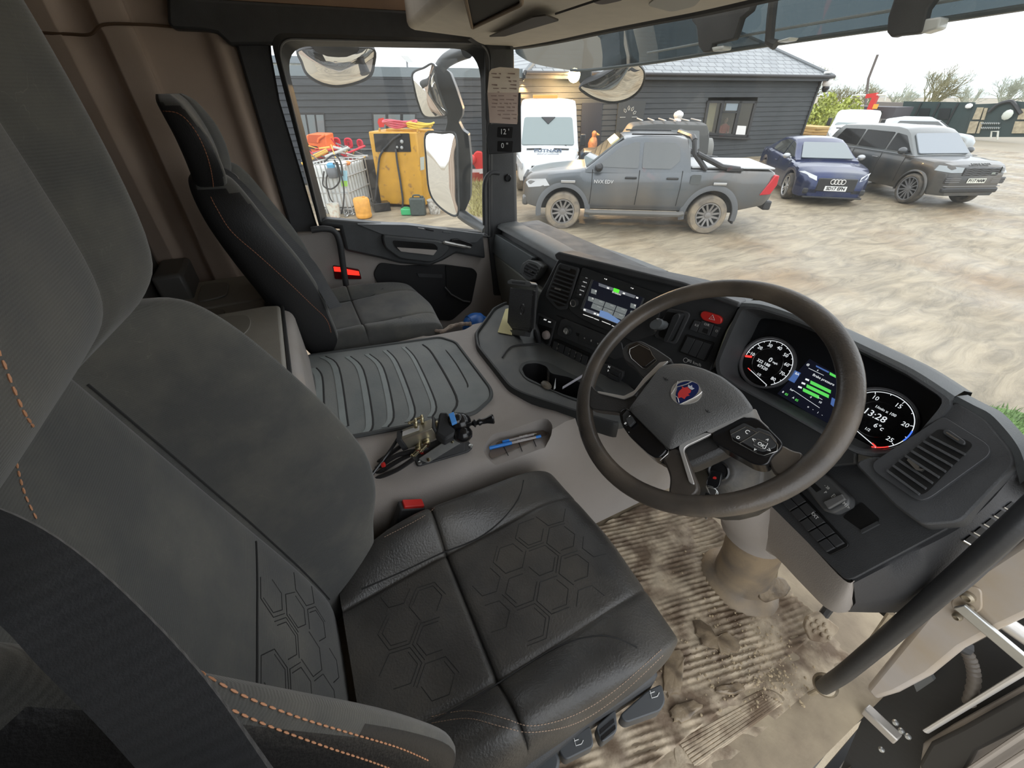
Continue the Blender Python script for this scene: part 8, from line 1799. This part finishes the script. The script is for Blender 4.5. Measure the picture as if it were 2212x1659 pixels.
WM = plane_n(at(930, 198, X=XM), (.70, -.66, -.03)); LM = plane_n(at(955, 375, X=XM), (.62, -.78, .07))
dome(sm, WM, [(892, 160), (915, 148), (936, 141), (942, 180), (955, 220), (963, 244), (952, 251), (918, 251), (904, 225), (895, 190)], .02, 'wide_mirror', .03, hm, 1.06)
dome(sm, LM, [(921, 293), (955, 290), (982, 294), (986, 350), (988, 420), (988, 458), (975, 462), (945, 440), (928, 410), (922, 350)], .006, 'long_mirror', .03, hm, 1.06)
HB = PL(at(985, 300, X=XM+.01), at(985, 300, X=XM+.01)+CR, at(985, 300, X=XM+.01)+V((0, 0, 1)))
g = G(); g.pix(HB, [(938, 141), (958, 146), (972, 156), (985, 190), (1000, 235), (998, 252), (990, 262), (1000, 282), (1012, 290), (1018, 350), (1016, 430), (1000, 466), (988, 468), (986, 300), (960, 286), (966, 262), (960, 220), (945, 180)], -.10, .0, .01); O('back_shell', g, hm, sm, bev=.02, seg=3)
g = G(); g.tube(cr([at(u, v, X=x) for u, v, x in ((950, 148, XM), (962, 132, XM+.02), (985, 118, XM+.12), (1010, 108, -1.15))], 5), .028, 10); g.tube(cr([at(u, v, X=x) for u, v, x in ((996, 462, XM), (1010, 472, XM+.08), (1030, 484, -1.25), (1052, 498, -1.1))], 5), .030, 10, flat=.8); O('support_arm', g, hm, sm)
# wiper at the foot of the windscreen
wpr = thing('wiper', 'black windscreen wiper parked along the foot of the windscreen', 'wiper', at(1300, 550, Y=1.30))
g = G(); P = [V((-.62, 1.30, .69)), V((-.40, 1.325, .70)), V((-.15, 1.34, .70)), V((.10, 1.345, .68))]; P = [at(u, v, Y=y) for u, v, y in ((1215, 520, 1.27), (1270, 540, 1.30), (1330, 562, 1.32), (1388, 583, 1.33))]
g.tube(cr(P, 5), .008, 6); O('blade', g, black, wpr)
g = G(); g.tube([p+V((0, .02, .02)) for p in (P[0], lerp(P[0], P[1], .5), P[1])], .006, 6); g.tube([P[1]+V((0, .02, .025)), P[2]+V((0, .015, .02)), P[3]], .005, 6); O('arm', g, black2, wpr)
# ================================================================ DRIVER'S SIDE: jamb, grab handle, open door
jb_ = mat('jamb_beige_paint', (.46, .415, .375), .35, noise=.04, dirt=(.42, .32, .2), dscale=7, dth=.58, coat=.3)
jm = thing('door_jamb', 'pale beige painted door jamb behind the driver grab handle', 'door jamb', (.92, .92, 0)); jm['kind'] = 'structure'
YJ = .90
q = [at(u, v, Y=YJ) for u, v in ((2560, 960), (2230, 1150), (2030, 1285), (1868, 1488), (1892, 1514), (1938, 1500), (2010, 1462), (2080, 1405), (2160, 1362), (2230, 1330), (2560, 1150))]
g = G(); g.prism(q, (.0, .12, 0)); O('jamb_panel', g, jb_, jm, bev=.01)
g = G(); g.prism(rp([at(u, v, Y=YJ-.003) for u, v in ((2052, 1300), (2085, 1262), (2120, 1272), (2122, 1318), (2098, 1330), (2060, 1322))], .01), (0, .004, 0)); O('hinge_plate', g, jb_, jm, bev=.002)
for u, v, r_ in ((2092, 1288, .010), (2070, 1330, .007), (2096, 1312, .006)):
    g = G(); g.lathe([(r_, 0), (r_, .006), (r_*.6, .01), (r_*.5, .006)], at(u, v, Y=YJ-.004), (0, -1, 0), 16); O('hinge_bolt', g, mat('muddy_bolt', (.35, .30, .22), .4, .6), jm)
gh = thing('driver_grab_handle', 'long black tubular grab handle by the driver door opening', 'handle', at(1780, 1490, Y=.78))
hpth = [at(u, v, Y=y) for u, v, y in ((1778, 1484, .80), (1800, 1470, .765), (1835, 1445, .745), (1960, 1340, .74), (2080, 1235, .745), (2180, 1145, .755), (2260, 1070, .775), (2420, 925, .80), (2560, 800, .85))]
g = G(); g.tube(cr(hpth, 6), .0148, 14); O('tube', g, mat('handle_rubber', (.03, .031, .033), .42, bump=.15, noise=.1), gh)
c = at(1776, 1486, Y=.80); g = G(); g.lathe([(.024, 0), (.025, .010), (.02, .022), (.012, .024)], c+V((0, .02, -.008)), (.0, -.5, .5), 20); O('foot', g, mat('muddy_chrome', (.30, .25, .18), .3, .6), gh)
g = G(); a = [at(u, v, Y=.84) for u, v in ((1925, 1325), (1870, 1400), (1800, 1470), (1750, 1500))]; g.tube(cr(a, 5), .007, 8, flat=.6); O('door_seal', g, mat('seal_tan', (.30, .24, .16), .6, noise=.3, nscale=30), jm)
g = G(); g.hexa([V(p) for p in ((.87, .93, .74), (.97, .93, .74), (.97, 1.08, .74), (.87, 1.08, .74), (.87, .88, 1.5), (.97, .88, 1.5), (.97, 1.0, 1.5), (.87, 1.0, 1.5))]); O('trim_8', g, MATS['pillar_black'], bev=.01, kind='structure')
sd_ = thing('door_2', 'open driver door with dark inner face beyond the jamb', 'door', (1.15, .95, -.2)); sd_['kind'] = 'structure'
# hinge gap and open door: dark inner panel, vertical seals, strap
g = G(); g.prism([at(u, v, Y=1.02) for u, v in ((1880, 1510), (2010, 1440), (2240, 1320), (2240, 1700), (1800, 1700))], (0, .03, 0)); O('hinge_well', g, mat('well_dark', (.018, .018, .018), .6, bump=.4, bscale=60), sd_)
g = G(); q = [at(u, v, Y=.97) for u, v in ((1990, 1612), (2050, 1575), (2240, 1470), (2240, 1720), (1975, 1720))]; g.prism(q, (0, .03, 0)); O('door_edge', g, mat('door_edge_beige', (.40, .36, .32), .4, .1), sd_, bev=.01)
g = G(); q = [at(u, v, Y=.955) for u, v in ((2010, 1605), (2080, 1570), (2240, 1480), (2240, 1560), (2110, 1625), (2060, 1720), (2000, 1720), (1985, 1650))]; g.prism(q, (0, .012, 0)); O('inner_panel', g, mat('inner_panel_dark', (.03, .028, .026), .5), sd_, bev=.006)
for (u0, v0), (u1, v1), m_ in (((2000, 1580), (2230, 1440), chrome), ((2040, 1700), (2240, 1565), mat('strip_tan', (.35, .31, .27), .4)), ((2100, 1700), (2240, 1610), MATS['strip_tan'])):
    g = G(); g.tube([at(u0, v0, Y=.95), at(u1, v1, Y=.95)], .006, 8, flat=.6); O('seal_strip', g, m_, sd_)
g = G(); s0, s1 = at(2072, 1308, Y=.885), at(2235, 1445, Y=.90); t = (s1-s0).normalized(); g.hexa(bx(s0, V((0, 1, 0)), t.cross(V((0, 1, 0))).normalized(), t, .004, .011, 0, (s1-s0).length)); O('check_strap', g, steel, sd_, bev=.002)
g = G(); g.tube(cr([at(u, v, Y=.97) for u, v in ((2130, 1310), (2165, 1340), (2200, 1365), (2240, 1392))], 5), .014, 10); O('door_tube', g, chrome, sd_)
g = G(); pts = cr([at(u, v, Y=.96) for u, v in ((2082, 1398), (2098, 1430), (2104, 1470), (2092, 1520))], 8); g.tube(pts, [.011*(1 if i % 2 else .82) for i in range(len(pts))], 10); O('cable_sleeve', g, mat('sleeve_brown', (.10, .085, .07), .55), sd_)
g = G(); g.tube([at(2090, 1400, Y=.955), at(2060, 1385, Y=.94)], .014, 8); O('sleeve_boot', g, rubber, sd_)
g = G(); s0, s1 = at(1868, 1530, Y=.93), at(1940, 1598, Y=.93); t = (s1-s0).normalized(); g.hexa(bx(s0, V((0, 1, 0)), t.cross(V((0, 1, 0))).normalized(), t, .012, .012, 0, (s1-s0).length)); lh = O('lower_hinge', g, mat('hinge_pale', (.50, .47, .43), .35, .5), sd_, bev=.003)
for u, v in ((1905, 1618), (1962, 1590), (1948, 1578), (1935, 1560)):
    g = G(); g.lathe([(.006, 0), (.006, .004), (.0035, .008), (.002, .008)], at(u, v, Y=.925), (0, -1, .3), 12); O('bolt', g, steel, lh)
g = G(); q = [at(u, v, Y=1.0) for u, v in ((1975, 1465), (2010, 1445), (2022, 1465), (1985, 1490))]; g.prism(q, (0, -.01, 0)); O('label', g, mat('label_grey', (.12, .125, .125), .5), sd_)
# step below the sill
stp = thing('entry_step', 'muddy grey-blue plastic step housing below the driver door sill', 'step', (1.0, .5, -.6))
g = G(); rows = []
for u0, v0, u1, v1 in ((1905, 1512, 1700, 1680),):
    pass
sl1 = [at(u, v, Z=-.10) for u, v in ((1880, 1512), (1800, 1560), (1720, 1620), (1640, 1690))]; sl2 = [at(u, v, Z=-.22) for u, v in ((1868, 1545), (1810, 1600), (1760, 1660), (1700, 1740))]
a_, b_ = cr(sl1, 5), cr(sl2, 5)
g = G(); g.grid([[p+V((-.05, -.02, .03)) for p in a_], a_, [lerp(p, q, .5)+V((.012, 0, 0)) for p, q in zip(a_, b_)], b_, [p+V((-.1, 0, -.1)) for p in b_]]); O('sill_cover', g, mat('sill_cover_grey', (.13, .125, .118), .45, noise=.15, nscale=10, dirt=(.32, .26, .17), dscale=7, dth=.55), stp, ang=60)
sl3 = [at(u, v, Z=-.45) for u, v in ((1905, 1560), (1850, 1610), (1800, 1680), (1780, 1740))]; c_ = cr(sl3, 5)
g = G(); g.grid([[p+V((0.0, 0, .10)) for p in c_], c_, [p+V((.10, .04, -.01)) for p in c_], [p+V((.12, .04, -.2)) for p in c_]]); O('step_tread', g, mat('step_blue_grey', (.12, .13, .15), .4, noise=.3, nscale=12, dirt=(.28, .25, .2), dscale=9, dth=.6), stp, ang=60)
g = G(); q = [at(u, v, Z=-.6) for u, v in ((1700, 1760), (1905, 1520), (2240, 1400), (2260, 1800), (1700, 1900))]; g.prism([V((p.x, p.y, -.62)) for p in q], (0, 0, -.02)); O('step_well', g, mat('well_black2', (.012, .012, .012), .7), stp)
